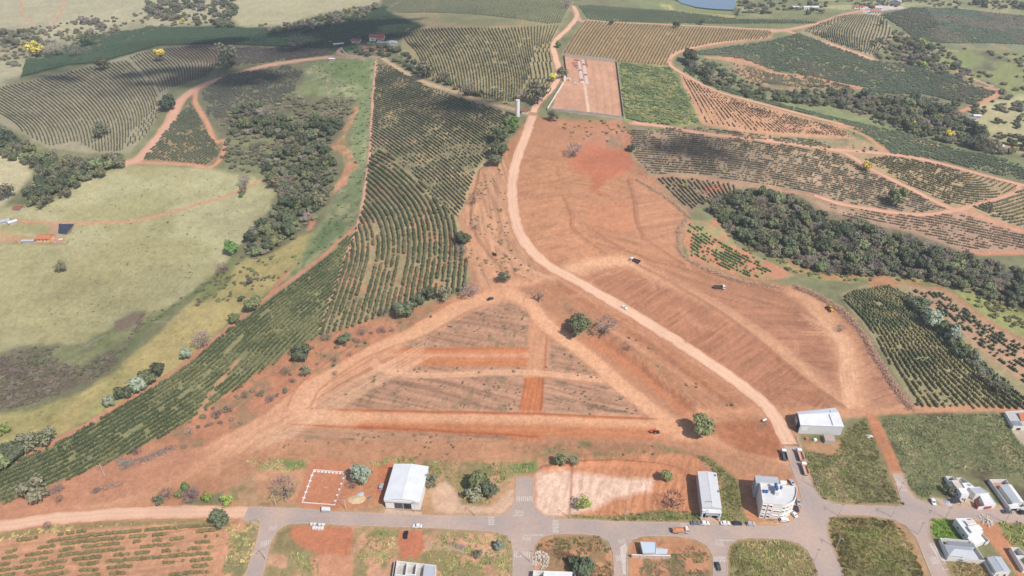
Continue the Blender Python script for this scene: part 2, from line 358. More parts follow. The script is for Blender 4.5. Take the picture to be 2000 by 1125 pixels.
fill([(1235,250),(1380,262),(1480,285),(1640,300),(1690,330),(1780,370),(1850,412),(1780,420),(1700,418),(1600,390),(1540,380),(1440,375),(1360,350),(1270,345),(1235,305)], C(176,156,132), 3, 4, var=.25, patch=(C(190,164,138), 18, .55, .12, 69))
fill([(1660,270),(1780,300),(1900,340),(2050,380),(2050,470),(1870,410),(1780,365),(1690,325),(1650,300)], C(190,168,134), 3, 4, var=.2)
fill([(1270,345),(1360,350),(1440,375),(1400,400),(1370,400),(1345,420)], C(165,142,120), 3, 4, var=.2)
fill([(1560,385),(1600,392),(1700,420),(1850,415),(1880,410),(2050,460),(2050,500),(1880,492),(1780,455),(1650,430),(1600,410)], C(190,160,138), 3, 4, var=.18)
fill([(1370,395),(1440,372),(1540,370),(1600,408),(1720,440),(1870,490),(2050,540),(2050,620),(1900,570),(1780,540),(1620,535),(1500,500),(1420,455)], C(136,126,102), 6, 8, var=.35)
fill([(1480,372),(1560,390),(1600,420),(1580,450),(1530,440)], C(140,120,105), 6, 8, a=.7)
fill([(1370,365),(1410,360),(1420,372),(1385,378)], C(196,130,110), 3, 4)
fill([(1340,430),(1400,430),(1440,480),(1500,510),(1560,540),(1480,550),(1400,525),(1345,505),(1335,470)], C(205,150,122), 2, 4, var=.2, patch=(C(172,160,118), 10, .55, .1, 71))
fill([(1430,455),(1500,500),(1620,535),(1700,540),(1800,545),(1850,560),(1700,552),(1600,548),(1530,525)], C(186,158,118), 4, 6, var=.3, patch=(C(145,148,98), 9, .52, .1, 73))
fill([(1640,575),(1690,555),(1760,556),(1850,565),(1900,600),(2050,690),(2050,800),(1790,800),(1750,730),(1700,655)], C(170,158,122), 3, 4, var=.2)
fill([(1770,560),(1840,570),(1900,610),(2000,670),(2050,700),(2050,780),(1930,700),(1850,625)], C(196,162,134), 5, 5, var=.15)
fill([(1860,565),(1900,570),(2050,625),(2050,680),(1960,640),(1900,600)], C(168,168,108), 4, 5, var=.25)
stroke([(1600,540),(1690,538),(1740,545),(1800,560),(1850,568),(1900,605),(1960,645),(2020,675)], 4, SOIL, .9)
fill([(1690,545),(1740,545),(1760,560),(1715,575)], SOIL, 3, 4)
# ---- the red earthworks
EARTH = [(1025,238),(1060,228),(1100,232),(1215,236),(1240,262),(1228,300),(1270,345),(1340,412),(1332,440),(1326,470),(1334,505),(1400,530),(1500,552),(1560,560),(1610,585),(1665,625),(1700,680),(1745,745),(1782,800),(1690,806),(1640,812),(1560,830),(1545,870),(1560,930),(1545,945),(1440,930),(1400,905),(1340,880),(1280,870),(1060,870),(1000,905),(840,900),(760,895),(690,905),(560,900),(490,905),(430,960),(300,1000),(120,1012),(-60,1035),(-60,1000),(120,938),(240,888),(340,838),(395,800),(500,728),(570,682),(622,655),(760,615),(850,592),(905,572),(922,540),(905,480),(893,430),(905,405),(925,340),(965,322),(985,290)]
fill(EARTH, SOIL, 3, 4, var=.15, st=((900,700),(1300,760), 40, 3.0, .05))
# ploughed bench east of the dirt road, with contour banks
PL = C(183,132,106)
fill([(1030,290),(1110,330),(1200,330),(1260,365),(1340,415),(1330,500),(1400,528),(1330,560),(1240,520),(1140,515),(1080,500),(1030,450),(1015,380)], C(196,146,116), 4, 4, ln=((1050,360),(1300,420), 45, 1.7, .17, .14))
fill([(1020,300),(1100,330),(1110,400),(1150,470),(1200,505),(1130,530),(1060,500),(1020,440),(1010,370)], C(204,152,120), 5, 5, a=.8, ln=((1030,420),(1120,400), 14, 1.9, .20, .2))
fill([(1160,420),(1250,360),(1340,420),(1320,500),(1240,470)], C(200,150,122), 8, 8, a=.8, ln=((1160,440),(1320,410), 40, 1.7, .16, .14))
fill([(1140,540),(1230,518),(1330,568),(1420,622),(1500,682),(1580,745),(1650,797),(1540,805),(1500,785),(1400,705),(1280,630)], PL, 3, 3, ln=((1250,600),(1290,575), 22, 1.7, .17, .16))
fill([(1240,505),(1400,530),(1560,562),(1660,625),(1640,640),(1560,640),(1480,640),(1380,590)], C(187,138,111), 5, 5, ln=((1300,540),(1500,600), 60, 1.6, .18, .14))
fill([(1380,590),(1560,600),(1640,650),(1670,720),(1650,790),(1560,725),(1480,660)], C(182,133,108), 5, 5, ln=((1450,645),(1600,648), 30, 1.6, .18, .15))
fill([(1650,640),(1690,680),(1740,745),(1775,798),(1690,800),(1680,720)], C(190,142,117), 4, 4, ln=((1690,760),(1750,740), 20, 1.6, .2, .15))
# red patches at the head of the cut
fill([(1110,320),(1140,285),(1165,280),(1190,290),(1225,288),(1235,320),(1205,345),(1175,352),(1140,345)], C(198,128,102), 7, 7, a=.92, var=.12)
fill([(1130,260),(1230,245),(1250,262),(1230,290),(1180,285),(1140,280)], C(200,146,122), 8, 8, a=.8, patch=(C(150,135,110), 9, .55, .1, 81))
fill([(1160,340),(1185,350),(1165,375),(1190,380),(1170,385),(1150,368)], C(190,122,95), 4, 4, a=.8)
fill([(1150,400),(1230,395),(1245,450),(1190,460),(1150,440)], C(208,145,112), 10, 10, a=.6)
# the slopes either side of the dirt road
fill([(1000,470),(1030,490),(1080,528),(1180,590),(1300,665),(1400,730),(1460,775),(1485,795),(1410,800),(1330,745),(1200,650),(1080,570),(1010,520)], C(196,146,118), 4, 4, ln=((1100,570),(1400,770), 50, 1.7, .18, .16))
fill([(1050,545),(1110,560),(1250,640),(1400,745),(1470,795),(1440,800),(1330,730),(1200,640)], C(190,136,106), 4, 3, a=.7)
fill([(1100,585),(1170,630),(1280,715),(1370,795),(1330,790),(1210,690),(1110,640)], C(186,144,118), 6, 6, a=.8, var=.3, patch=(C(165,135,108), 6, .55, .1, 83))
fill([(900,430),(920,340),(985,300),(1000,330),(990,400),(1005,460),(1060,540),(1000,560),(940,560),(925,540),(905,480)], C(206,160,130), 5, 6, ln=((930,400),(960,520), 26, 1.6, .22, .2))
stroke([(1160,668),(1200,690),(1260,735),(1310,775),(1350,805)], 9, SOILR, .75, feather=3)
stroke([(1335,770),(1350,782),(1368,800)], 3, C(225,185,165), .6)
stroke([(1180,660),(1230,695),(1290,745),(1340,785),(1365,805)], 6, C(184,134,106), .7, h=2.0)
stroke([(1190,672),(1240,708),(1300,757),(1352,800)], 5, C(190,132,102), .6, brk=.4)
# triangle fields
GREY = (C(162,136,112), 5, .66, .05, 85)
TD = ((640,740),(900,800))
fill([(1035,605),(1030,680),(770,682),(900,620),(965,588),(1000,585)], SOILP, 3, 4, st=(TD[0],TD[1], 26, 1.9, .1), ln=(TD[0],TD[1], 45, 1.3, .24, .08), patch=GREY)
fill([(615,788),(680,750),(760,716),(1025,714),(1018,806),(900,805),(640,800)], SOILP, 3, 4, st=(TD[0],TD[1], 26, 2.0, .1), ln=(TD[0],TD[1], 45, 1.3, .26, .1), patch=GREY)
fill([(1070,655),(1100,668),(1190,742),(1060,735)], C(190,150,126), 3, 3, st=((1070,700),(1180,720), 14, 1.8, .1), ln=((1070,700),(1180,720), 30, 1.3, .22, .06), patch=GREY)
fill([(1060,742),(1195,752),(1240,782),(1280,815),(1058,808)], C(190,150,126), 3, 3, st=((1070,760),(1250,800), 20, 1.9, .21), ln=((1070,760),(1250,800), 30, 1.3, .22, .06), patch=(C(146,126,106), 5, .66, .05, 87))
fill([(480,858),(560,835),(700,840),(1000,850),(1050,868),(980,885),(850,905),(700,890),(560,878)], C(188,148,122), 4, 5, st=((500,850),(900,880), 24, 2.0, .1), ln=((500,850),(900,880), 40, 1.4, .24, .06), patch=GREY)
# graded street beds
fill([(755,682),(1036,680),(1040,712),(900,712),(790,708)], C(210,146,110), 2, 2, st=((800,695),(1030,697), 40, 1.4, .10))
stroke([(770,683),(1034,681)], 2.2, C(196,122,86), .8)
stroke([(800,707),(900,710),(1040,711)], 4.5, C(205,136,100), .8)
stroke([(760,694),(1035,695)], 3, C(222,170,138), .7, brk=.3)
fill([(1026,736),(1060,737),(1056,812),(1014,810)], C(200,130,94), 1.6, 1.5, st=((1030,800),(1045,740), 20, 1.0, .16), relief=.1)
stroke([(1061,738),(1056,806)], 1.2, C(170,96,66), .8); stroke([(1027,738),(1014,806)], 1.2, C(180,110,78), .6)
fill([(1035,612),(1090,625),(1075,655),(1066,735),(1026,735),(1034,690)], C(208,158,126), 4, 4, st=((1040,730),(1060,640), 25, 1.5, .12))
stroke([(1068,656),(1062,735)], 1.3, C(176,110,82), .7)
fill([(560,806),(640,800),(900,806),(1060,810),(1280,818),(1330,822),(1340,850),(1270,858),(1050,852),(800,838),(580,830)], C(206,142,106), 3, 2, st=((600,820),(1300,830), 50, 1.6, .09))
stroke([(600,812),(760,813),(1000,816),(1200,822),(1300,826)], 9, C(234,182,148), .9, feather=2.5)
stroke([(560,826),(640,832),(800,838),(1050,852)], 3.5, C(200,124,88), .7)
stroke([(640,801),(900,806),(1058,809)], 2.5, C(202,130,94), .8); stroke([(1058,810),(1200,816),(1280,819)], 2.5, C(202,130,94), .8)
# worn pale tracks
stroke([(960,580),(900,600),(830,640),(760,665),(700,690),(640,730),(600,765),(585,800),(600,815),(680,818)], 13, C(232,182,148), .9, feather=3)
stroke([(985,568),(900,592),(800,640),(700,690),(600,745),(520,800),(440,850)], 15, C(222,170,136), .8, feather=5)
stroke([(600,770),(530,810),(440,870),(360,910),(280,950),(180,985)], 22, C(226,174,142), .75, feather=7)
stroke([(730,712),(760,722),(800,732),(850,731),(960,728),(1040,728),(1120,736),(1190,746),(1225,768)], 4.5, C(226,176,144), .85, feather=1.5)
tracks([(735,714),(800,733),(960,729),(1040,728),(1120,736),(1190,746),(1225,768)], C(236,192,162), .8, 2.6, .9)
stroke([(1000,575),(1040,600),(1065,632),(1100,660),(1160,705),(1215,755),(1260,790),(1300,822)], 11, C(232,180,146), .92, feather=2.5)
stroke([(1240,520),(1300,550),(1370,585),(1440,625),(1520,680),(1580,730),(1640,785)], 9, C(224,176,144), .75, feather=4)
tracks([(1160,545),(1250,520),(1330,550),(1400,590),(1500,655),(1590,735)], C(224,178,146), .5)
stroke([(1560,575),(1600,600),(1640,660),(1665,730),(1670,790)], 15, C(226,176,142), .8, feather=5)
for k in range(7):
    q = [(1580+random.uniform(-20,10),590+10*k),(1640+random.uniform(-10,15),660),(1655+random.uniform(-12,20),730),(1664+random.uniform(-14,16),800)]
    tracks(q, C(236,190,158), .65, 2.0, .7, brk=.35)
stroke([(1110,525),(1140,518),(1190,508),(1240,510)], 9, C(232,184,150), .9, feather=3)
for k in range(4): tracks([(1105,532+3*k),(1140,524+4*k),(1190,512+3*k),(1240,512+2*k)], C(234,188,156), .6, 1.9, .6)
stroke([(935,470),(950,500),(970,540),(1000,555),(1060,545),(1110,535)], 6, C(222,172,140), .8, feather=2.5)
stroke([(925,345),(915,400),(912,440),(928,470),(945,510),(972,545)], 7, C(216,164,132), .7, feather=3)
stroke([(945,455),(985,490),(1030,525),(1080,545)], 3.5, C(224,176,146), .7)
stroke([(1360,812),(1420,806),(1500,800)], 9, C(218,164,130), .8, feather=3)
stroke([(1300,835),(1360,860),(1420,890),(1500,905),(1560,915)], 15, C(232,178,144), .9, feather=4)
stroke([(1640,808),(1700,805),(1800,800),(1900,798),(2050,795)], 7, C(208,158,128), .9, feather=1.5)
stroke([(1560,838),(1500,812),(1540,806),(1640,808)], 8, C(214,164,130), .7, feather=3)
fill([(1390,832),(1450,822),(1520,820),(1530,860),(1515,900),(1460,885),(1410,860)], C(190,130,100), 6, 5, var=.2, st=((1400,840),(1500,860), 14, 2, .1))
fill([(1478,822),(1492,820),(1500,832),(1490,840),(1478,836)], C(166,124,102), 2, 1)
stroke([(520,885),(620,880),(760,890),(900,882),(1000,868)], 5, C(208,140,104), .8)
stroke([(1010,862),(1050,858),(1045,875),(1010,878)], 8, C(204,128,92), .7, feather=3)
# cut banks and crisp road edges
stroke([(1120,610),(1190,655),(1260,705),(1320,755),(1375,800)], 4.5, C(178,132,104), .6, h=1.6, brk=.25)
stroke([(1095,560),(1180,612),(1280,680),(1380,752),(1440,798)], 3, C(178,128,100), .55, h=1.2)
stroke([(940,330),(925,400),(925,440),(945,480),(985,525),(1040,552)], 3, C(184,138,110), .6, h=1.2, brk=.2)
for q_, w_ in (([(960,580),(900,600),(830,640),(760,665),(700,690),(640,730),(600,765),(585,800)], 13), ([(1040,600),(1065,632),(1100,660),(1160,705),(1215,755),(1260,790),(1290,815)], 11)):
    for s_ in (-1, 1): stroke(q_, 1.1, C(174,122,96), .45, off=s_*(w_/2+.6), h=.5, brk=.15)
    for s_ in (-.55, 0, .55): tracks(q_, C(242,196,164), .5, 1.9, .6, brk=.3) if s_ == 0 else stroke(q_, .7, C(240,194,162), .45, off=s_*w_/2, brk=.3)
for q_ in ([(600,799),(760,803),(900,806),(1058,809)], [(1060,810),(1200,816),(1284,819)], [(560,830),(800,840),(1050,854)]): stroke(q_, 1.0, C(160,98,70), .7, h=.5)
# contour banks
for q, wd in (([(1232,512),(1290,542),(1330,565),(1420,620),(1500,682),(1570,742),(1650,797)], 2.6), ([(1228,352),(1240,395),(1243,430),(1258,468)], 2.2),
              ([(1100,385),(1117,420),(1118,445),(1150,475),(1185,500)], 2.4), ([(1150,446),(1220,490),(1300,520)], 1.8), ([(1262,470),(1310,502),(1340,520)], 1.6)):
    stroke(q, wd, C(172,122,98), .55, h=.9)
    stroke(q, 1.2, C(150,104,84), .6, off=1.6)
for k in range(28):                                # loose machine tracks over the bare earth
    x0 = random.uniform(1080,1640); y0 = random.uniform(400,790)
    q = [(x0, y0)]; a = random.uniform(0.2, 0.9)
    for _ in range(4): q.append((q[-1][0]+random.uniform(15,40)*math.cos(a), q[-1][1]+random.uniform(12,26)*math.sin(a))); a += random.uniform(-.5,.5)
    if pip(np.array([p[0] for p in q]), np.array([p[1] for p in q]), EARTH).all(): tracks(q, C(224,178,146), .45, 2.0, .6, brk=.35)
for k in range(14):
    x0 = random.uniform(560,640); y0 = 810+random.uniform(-14,14)
    tracks([(x0-150,y0+90+random.uniform(-10,25)),(x0-70,y0+40),(x0,y0),(x0+90,y0-55),(x0+220,y0-125+random.uniform(-8,8))], C(236,190,158), .55, 2.0, .7, brk=.3)
# road verge / earth slope left of the works
fill([(395,800),(500,728),(570,684),(622,657),(760,617),(850,594),(880,590),(800,640),(700,690),(600,745),(500,820),(400,870),(300,900),(340,840)], C(196,142,114), 3, 4, var=.2, patch=(C(170,138,110), 8, .58, .09, 91))
fill([(-60,1005),(120,942),(300,870),(420,880),(300,960),(120,1000),(-60,1028)], C(205,152,124), 5, 5, var=.2)
# ---- town lots
fill([(-60,1035),(120,1020),(420,1008),(510,1012),(500,1070),(480,1180),(-60,1180)], C(216,164,134), 3, 4, var=.15)
fill([(-60,1035),(120,1020),(420,1008),(440,1050),(400,1180),(-60,1180)], C(216,166,136), 4, 4, ln=((0,1085),(400,1040), 60, 1.5, .14, .05))
fill([(-60,1048),(60,1030),(200,1018),(420,1012),(440,1022),(260,1026),(120,1036),(0,1052),(-60,1062)], C(160,146,104), 3, 4, var=.25)
fill([(440,1018),(510,1014),(505,1050),(490,1100),(480,1180),(420,1180),(440,1100),(455,1060)], C(150,142,104), 4, 5, var=.3, patch=(C(214,164,134), 7, .6, .08, 95))
fill([(530,1040),(560,1024),(690,1026),(1000,1044),(1000,1180),(510,1180)], C(168,152,112), 3, 3, var=.25, patch=(C(214,168,140), 9, .58, .08, 97))
fill([(563,1040),(575,1026),(690,1028),(692,1055),(680,1088),(645,1090),(620,1082),(580,1062)], C(207,140,110), 3, 4, var=.1)
fill([(605,1090),(640,1080),(690,1085),(685,1180),(620,1180)], C(214,160,132), 4, 5)
fill([(780,1036),(825,1036),(828,1070),(812,1094),(800,1088),(785,1095),(778,1060)], C(207,138,108), 2, 3, var=.1)
fill([(830,1058),(870,1062),(900,1070),(960,1080),(985,1078),(975,1088),(900,1082),(830,1068)], C(214,176,152), 3, 4)
fill([(870,1058),(905,1064),(920,1078),(890,1074)], C(158,140,132), 3, 3)
fill([(1045,1060),(1080,1046),(1160,1046),(1198,1075),(1198,1180),(1042,1180)], C(170,140,108), 3, 3, var=.3, patch=(C(212,158,126), 8, .5, .1, 99))
fill([(1230,1060),(1260,1049),(1340,1050),(1385,1075),(1390,1180),(1228,1180)], C(205,152,120), 3, 3, var=.2, patch=(C(150,130,100), 7, .6, .08, 101))
fill([(1422,1070),(1445,1054),(1530,1056),(1575,1076),(1595,1120),(1598,1180),(1420,1180)], C(140,132,92), 2, 3, var=.3)
fill([(1618,1012),(1700,1008),(1760,1024),(1800,1080),(1822,1180),(1650,1180),(1625,1080)], C(140,132,92), 2, 3, var=.3, patch=(C(150,128,96), 10, .62, .08, 103))
fill([(1735,1016),(1765,1028),(1790,1060),(1808,1110),(1825,1180),(1800,1180),(1790,1110),(1770,1070),(1730,1030)], C(200,162,126), 3, 4, a=.8)
fill([(1560,860),(1640,850),(1690,812),(1720,880),(1760,988),(1650,984),(1605,972),(1582,930),(1568,890)], C(146,136,98), 3, 3, var=.35)
fill([(1562,862),(1640,862),(1655,885),(1630,890),(1575,880)], C(200,160,126), 4, 5)
fill([(1690,806),(1716,812),(1760,905),(1775,950),(1750,950),(1730,900),(1705,850)], C(200,142,110), 2, 2, st=((1700,830),(1750,930), 40, 1.5, .1))
fill([(1712,812),(1940,804),(2050,900),(2050,990),(1850,988),(1790,975),(1765,920)], C(140,136,100), 3, 4, var=.35, patch=(C(112,102,80), 14, .6, .1, 105))
fill([(1965,820),(1980,815),(2050,880),(2050,930),(1990,860)], C(196,182,160), 2, 2)
fill([(1812,1014),(1850,1012),(1895,1050),(1830,1055),(1815,1035)], C(118,138,70), 2, 2, var=.25)
fill([(1850,1095),(1930,1090),(1980,1180),(1870,1180)], C(160,144,104), 3, 3, var=.3)
fill([(1900,1015),(1940,1016),(2050,1140),(2000,1140),(1950,1080)], C(206,150,118), 3, 3)
fill([(1945,1018),(2050,1022),(2050,1075),(1975,1065)], C(140,142,90), 3, 3, var=.3)
fill([(1815,970),(1850,975),(1880,965),(1950,985),(2050,1000),(1850,992)], C(214,190,168), 3, 3)
# lots above the street
fill([(430,900),(560,860),(1000,860),(1380,862),(1560,915),(1560,1000),(1470,1024),(1060,1008),(740,1002),(440,990)], C(198,150,120), 5, 5, var=.2)
fill([(440,960),(530,900),(690,905),(840,900),(1005,905),(1000,985),(980,1006),(745,1002),(470,990)], C(196,160,128), 4, 5, var=.25, patch=(C(160,145,105), 9, .56, .08, 107))
fill([(600,910),(612,897),(690,903),(685,925),(665,992),(655,996),(585,990),(575,975)], C(206,144,114), 2, 3, var=.12)
fill([(500,925),(560,905),(600,915),(580,975),(520,980),(500,950)], C(214,162,132), 5, 6, a=.8)
fill([(680,925),(700,905),(770,905),(770,960),(755,985),(700,990),(668,995)], C(208,150,116), 3, 4)
fill([(735,912),(770,902),(762,950),(750,975),(735,970),(740,940)], C(205,138,108), 3, 3)
fill([(835,960),(870,940),(890,960),(900,985),(960,990),(1000,950),(1005,985),(980,1006),(850,1000)], C(226,192,168), 4, 5, a=.9)
fill([(545,898),(590,900),(595,915),(560,918)], C(135,142,90), 4, 5)
fill([(1042,930),(1110,890),(1300,880),(1370,895),(1380,1000),(1290,1006),(1110,1010),(1062,1006),(1043,990)], C(212,152,118), 4, 4, var=.16, st=((1150,980),(1160,930), 8, 2.2, .1), relief=.25)
fill([(1042,930),(1100,920),(1180,928),(1280,938),(1272,960),(1200,974),(1160,996),(1110,1008),(1062,1006),(1043,990)], C(240,206,186), 6, 9, a=1, var=.25)
fill([(1000,870),(1140,860),(1300,868),(1350,885),(1220,890),(1120,895),(1000,900)], C(186,142,112), 4, 6, var=.25, patch=(C(158,140,104), 8, .62, .08, 109))
stroke([(1118,912),(1116,945),(1114,1010)], 1.2, C(180,120,96), .8)
stroke([(1060,915),(1140,905),(1240,905),(1330,920),(1360,950)], 3, C(202,132,98), .3, h=1.2)
fill([(1355,890),(1390,895),(1440,935),(1452,1000),(1470,1022),(1400,1018),(1410,960),(1395,915)], C(140,136,92), 3, 4, var=.3)
fill([(1108,1006),(1200,1008),(1290,995),(1370,1005),(1370,1020),(1200,1018),(1110,1013)], C(136,138,88), 3, 3, var=.3)
fill([(1440,930),(1480,925),(1480,1020),(1460,1010),(1455,960)], C(208,150,118), 4, 4)
fill([(1555,925),(1570,965),(1568,1005),(1545,1026),(1480,1030),(1470,1022),(1520,1015),(1550,990),(1550,950)], C(216,172,140), 2, 2)
fill([(1000,905),(1050,900),(1048,925),(1000,930)], C(135,142,92), 4, 5)
# ---- farm details far away
fill([(1075,215),(1103,150),(1102,110),(1203,122),(1215,232),(1075,214)], C(214,168,142), 1.5, 1, st=((1150,215),(1145,130), 60, 6.0, .05))
stroke([(1141,160),(1150,220)], 2.6, C(240,212,190), 1); stroke([(1103,165),(1205,175)], 2, C(226,188,164), .6)
for k in range(4): stroke([(1155+14*k,122+2*k),(1163+15*k,170),(1168+14*k,224+k)], 0.9, C(170,128,108), .6)
fill([(1690,12),(1745,8),(1770,16),(1720,22),(1716,30),(1690,26),(1680,22)], C(222,208,200), 1.5, 1.5)
fill([(700,90),(760,92),(757,103),(715,100)], C(190,150,135), 2, 2)
fill([(0,425),(30,428),(100,434),(103,460),(95,465),(60,455),(0,455)], C(172,164,120), 4, 4)
fill([(0,452),(55,462),(58,474),(0,476)], C(196,164,130), 3, 3)
fill([(98,434),(115,436),(112,462),(130,464),(125,476),(60,477),(58,465),(95,462)], C(196,160,136), 3, 3)
stroke([(0,477),(60,475),(125,478),(132,470)], 1.0, C(120,112,92), .7)
# the dark tarp plot
fill([(115,437),(145,438),(140,455),(128,459),(113,457)], C(150,130,112), 1, 1)
# faint cattle trails on the pasture
for k in range(9):
    x0 = random.uniform(0,350); y0 = random.uniform(345,640)
    stroke([(x0,y0),(x0+50,y0+random.uniform(-8,8)),(x0+110,y0+random.uniform(-14,14))], 1.0, C(196,186,146), .45, wob=2)
# ---- dirt tracks across the hills
TRK = C(228,182,152); TRR = C(218,164,136)
HILLTRACKS = [
 ([(640,112),(560,122),(500,133),(430,155),(385,172),(350,200),(330,240),(300,280),(270,312),(250,318)], 12, TRK),
 ([(385,172),(382,200),(405,240),(420,275),(440,275),(435,300),(415,325),(370,322),(310,318),(262,318)], 5, TRR),
 ([(745,112),(780,135),(830,160),(890,180),(940,198),(1000,212),(1030,222)], 6, C(214,186,156)),
 ([(640,112),(690,113),(745,112),(700,112),(662,104),(664,95)], 5, C(198,160,140)),
 ([(1120,18),(1130,36),(1135,42),(1150,40),(1200,44),(1300,48),(1400,53),(1500,58),(1540,62)], 7, C(222,188,160)),
 ([(1500,62),(1540,58),(1600,45),(1650,28),(1690,20)], 9, C(224,186,156)),
 ([(1540,62),(1600,80),(1660,100),(1708,118)], 8, TRR), ([(1500,72),(1400,85),(1335,98),(1312,110),(1308,125),(1330,142),(1400,178),(1500,206),(1640,242),(1780,272),(1830,285)], 6, TRR),
 ([(1380,112),(1450,118),(1510,142),(1570,150),(1640,160),(1690,176)], 6, TRR),
 ([(1640,245),(1690,265),(1725,292),(1728,302)], 5, TRR), ([(1235,240),(1300,248),(1380,262),(1500,275),(1620,292),(1660,305),(1700,330),(1780,370),(1850,405),(1880,412)], 7, TRR),
 ([(1620,292),(1740,302),(1830,318),(1930,345),(2050,375)], 7, TRR), ([(1590,382),(1640,398),(1720,412),(1800,420),(1870,410),(1930,395),(1985,375),(1988,360)], 6, C(208,138,110)),
 ([(1880,412),(1920,425),(1960,440),(2050,470)], 6, TRR), ([(1880,492),(1930,495),(2050,492)], 5, C(210,150,125)),
 ([(1270,345),(1350,345),(1430,358),(1500,368),(1590,384)], 4, C(196,152,128)),
 ([(1888,165),(1950,176),(1955,180),(1920,200),(1872,220)], 6, TRR), ([(1840,245),(1900,260),(1960,285),(2030,290)], 5, TRR),
 ([(1870,100),(1820,98),(1813,108)], 4, C(190,168,140)), ([(1850,130),(1890,150),(1940,170)], 4, C(190,172,140)),
 ([(-40,430),(40,431),(110,436),(180,436),(260,431),(330,416),(400,395),(460,376),(510,352)], 4.5, C(212,165,135)),
 ([(40,0),(48,30),(62,50),(0,62)], 5, C(214,176,148)), ([(122,-20),(124,8),(112,35),(95,58),(60,80),(20,100),(-30,110)], 6, C(214,180,150)),
 ([(735,118),(728,200),(722,300),(708,400),(697,445),(660,545),(625,645)], 3.5, C(182,160,128)),
 ([(700,438),(640,492),(580,540),(520,582),(445,641),(345,724),(280,765),(215,802),(110,862),(-40,925)], 5, C(208,155,128)),
 ([(345,724),(445,641),(380,700)], 3, C(206,150,124)),
 ([(600,420),(612,430),(603,448)], 5, C(210,150,122)), ([(560,530),(545,552),(530,572)], 4, C(208,148,122)),
 ([(510,620),(450,680),(380,760),(300,820),(240,860)], 2.2, C(172,165,122)), ([(465,705),(420,760),(385,812)], 4, C(202,160,130)),
 ([(1000,8),(1010,50),(820,52),(790,62)], 3, C(196,160,132)), ([(1000,52),(1090,48)], 3, C(196,160,132)),
 ([(905,470),(890,430),(905,400),(922,345),(945,318)], 4, C(200,178,138)),
 ([(920,0),(1075,80),(1070,90)], .5, TRK)]
for q, wd, c in HILLTRACKS[:-1]:
    stroke(q, wd, c, .95, feather=1.2, wob=1.0)
    if wd >= 5: tracks(q, np.asarray(c)*1.12, .4, 2.4, 1.0)
# ================================================================== roads, streets, water: outlines
ASPHALT = [(470,990),(580,993),(650,1000),(745,1003),(830,1007),(930,1008),(975,1008),(992,1002),(1003,988),(1007,968),(1008,932),(1041,932),(1041,984),(1047,997),(1062,1008),(1085,1013),(1200,1019),(1300,1021),(1400,1022),(1480,1028),(1520,1028),(1546,1020),(1562,1003),(1567,980),(1560,950),(1548,920),(1532,872),(1524,850),(1556,850),(1568,888),(1581,930),(1591,956),(1606,975),(1632,985),(1680,988),(1762,990),(1760,975),(1748,938),(1742,925),(1762,925),(1774,955),(1790,974),(1815,985),(1850,990),(1920,993),(2120,1004),
 (2120,1028),(1940,1018),(1850,1012),(1828,1011),(1816,1020),(1813,1040),(1821,1062),(1836,1090),(1880,1180),(1842,1180),(1806,1092),(1790,1052),(1770,1027),(1745,1014),(1700,1007),(1640,1004),(1622,1009),(1615,1024),(1617,1046),(1630,1080),(1668,1180),
 (1615,1180),(1592,1102),(1578,1076),(1560,1061),(1530,1053),(1470,1050),(1440,1053),(1425,1062),(1419,1082),(1424,1180),(1395,1180),(1392,1086),(1381,1066),(1357,1053),(1320,1047),(1260,1046),(1240,1050),(1228,1061),(1224,1082),(1228,1180),(1202,1180),(1198,1082),(1190,1058),(1170,1046),(1130,1042),(1078,1043),(1056,1050),(1044,1064),(1040,1088),(1040,1180),(1001,1180),(1002,1078),(998,1057),(985,1044),(960,1037),(880,1033),(800,1029),(690,1026),(600,1021),(562,1023),(542,1035),(528,1060),(521,1090),(500,1180),
 (462,1180),(490,1092),(500,1062),(505,1040),(508,1026),(470,1014)]
DIRT = [(1040,226),(1028,262),(1010,310),(1000,360),(1003,410),(1014,452),(1038,490),(1075,521),(1125,548),(1180,580),(1250,622),(1320,666),(1400,718),(1455,758),(1498,795),(1524,832),(1541,868)]
DIRTN = [(1120,12),(1127,32),(1110,55),(1088,76),(1080,92),(1086,115),(1091,140),(1083,165),(1062,190),(1048,206),(1040,226)]
WEST = [(-90,1037),(0,1027),(120,1012),(250,1003),(370,1000),(490,1002)]
LAKE = [(1300,-60),(1318,-4),(1330,6),(1360,14),(1400,18),(1434,19),(1445,-60)]
apx = np.array(ASPHALT, float); ax_, ay_ = flat(apx[:,0], apx[:,1], 0.0); AXY = np.stack([ax_, ay_], 1)
# flatten the relief under roads and town, carve the lake
i = np.nonzero((X > AXY[:,0].min()-5) & (X < AXY[:,0].max()+5) & (Y > AXY[:,1].min()-5) & (Y < AXY[:,1].max()+5))[0]
ins = pip(X[i], Y[i], AXY); d, _ = segdist(X[i], Y[i], np.vstack([AXY, AXY[:1]]))
sd = np.where(ins, -d, d); DZ[i] *= sstep(0.5, 4.0, sd)
kk = (np.clip(1-sd/2.2, 0, 1)*0.8*(sd > -0.5))[:, None]; CO[i] = CO[i]*(1-kk)+C(206,168,140)[None, :]*kk     # dusty verge
RIB = [(DIRT, 8.6), (DIRTN, 7.5), (WEST, 8.0)]
for q, wd in RIB:
    L = resample(gline(q), step=4); i = np.nonzero((X > L[:,0].min()-12) & (X < L[:,0].max()+12) & (Y > L[:,1].min()-12) & (Y < L[:,1].max()+12))[0]
    d, _ = segdist(X[i], Y[i], L); DZ[i] *= sstep(wd/2+0.5, wd/2+3.5, d)
    k = (np.clip(1-(d-wd/2)/2.0, 0, 1)*0.6)[:, None]; CO[i] = CO[i]*(1-k)+C(205,150,120)[None, :]*k
LAKEZ = float(P1(1385, 12).z)
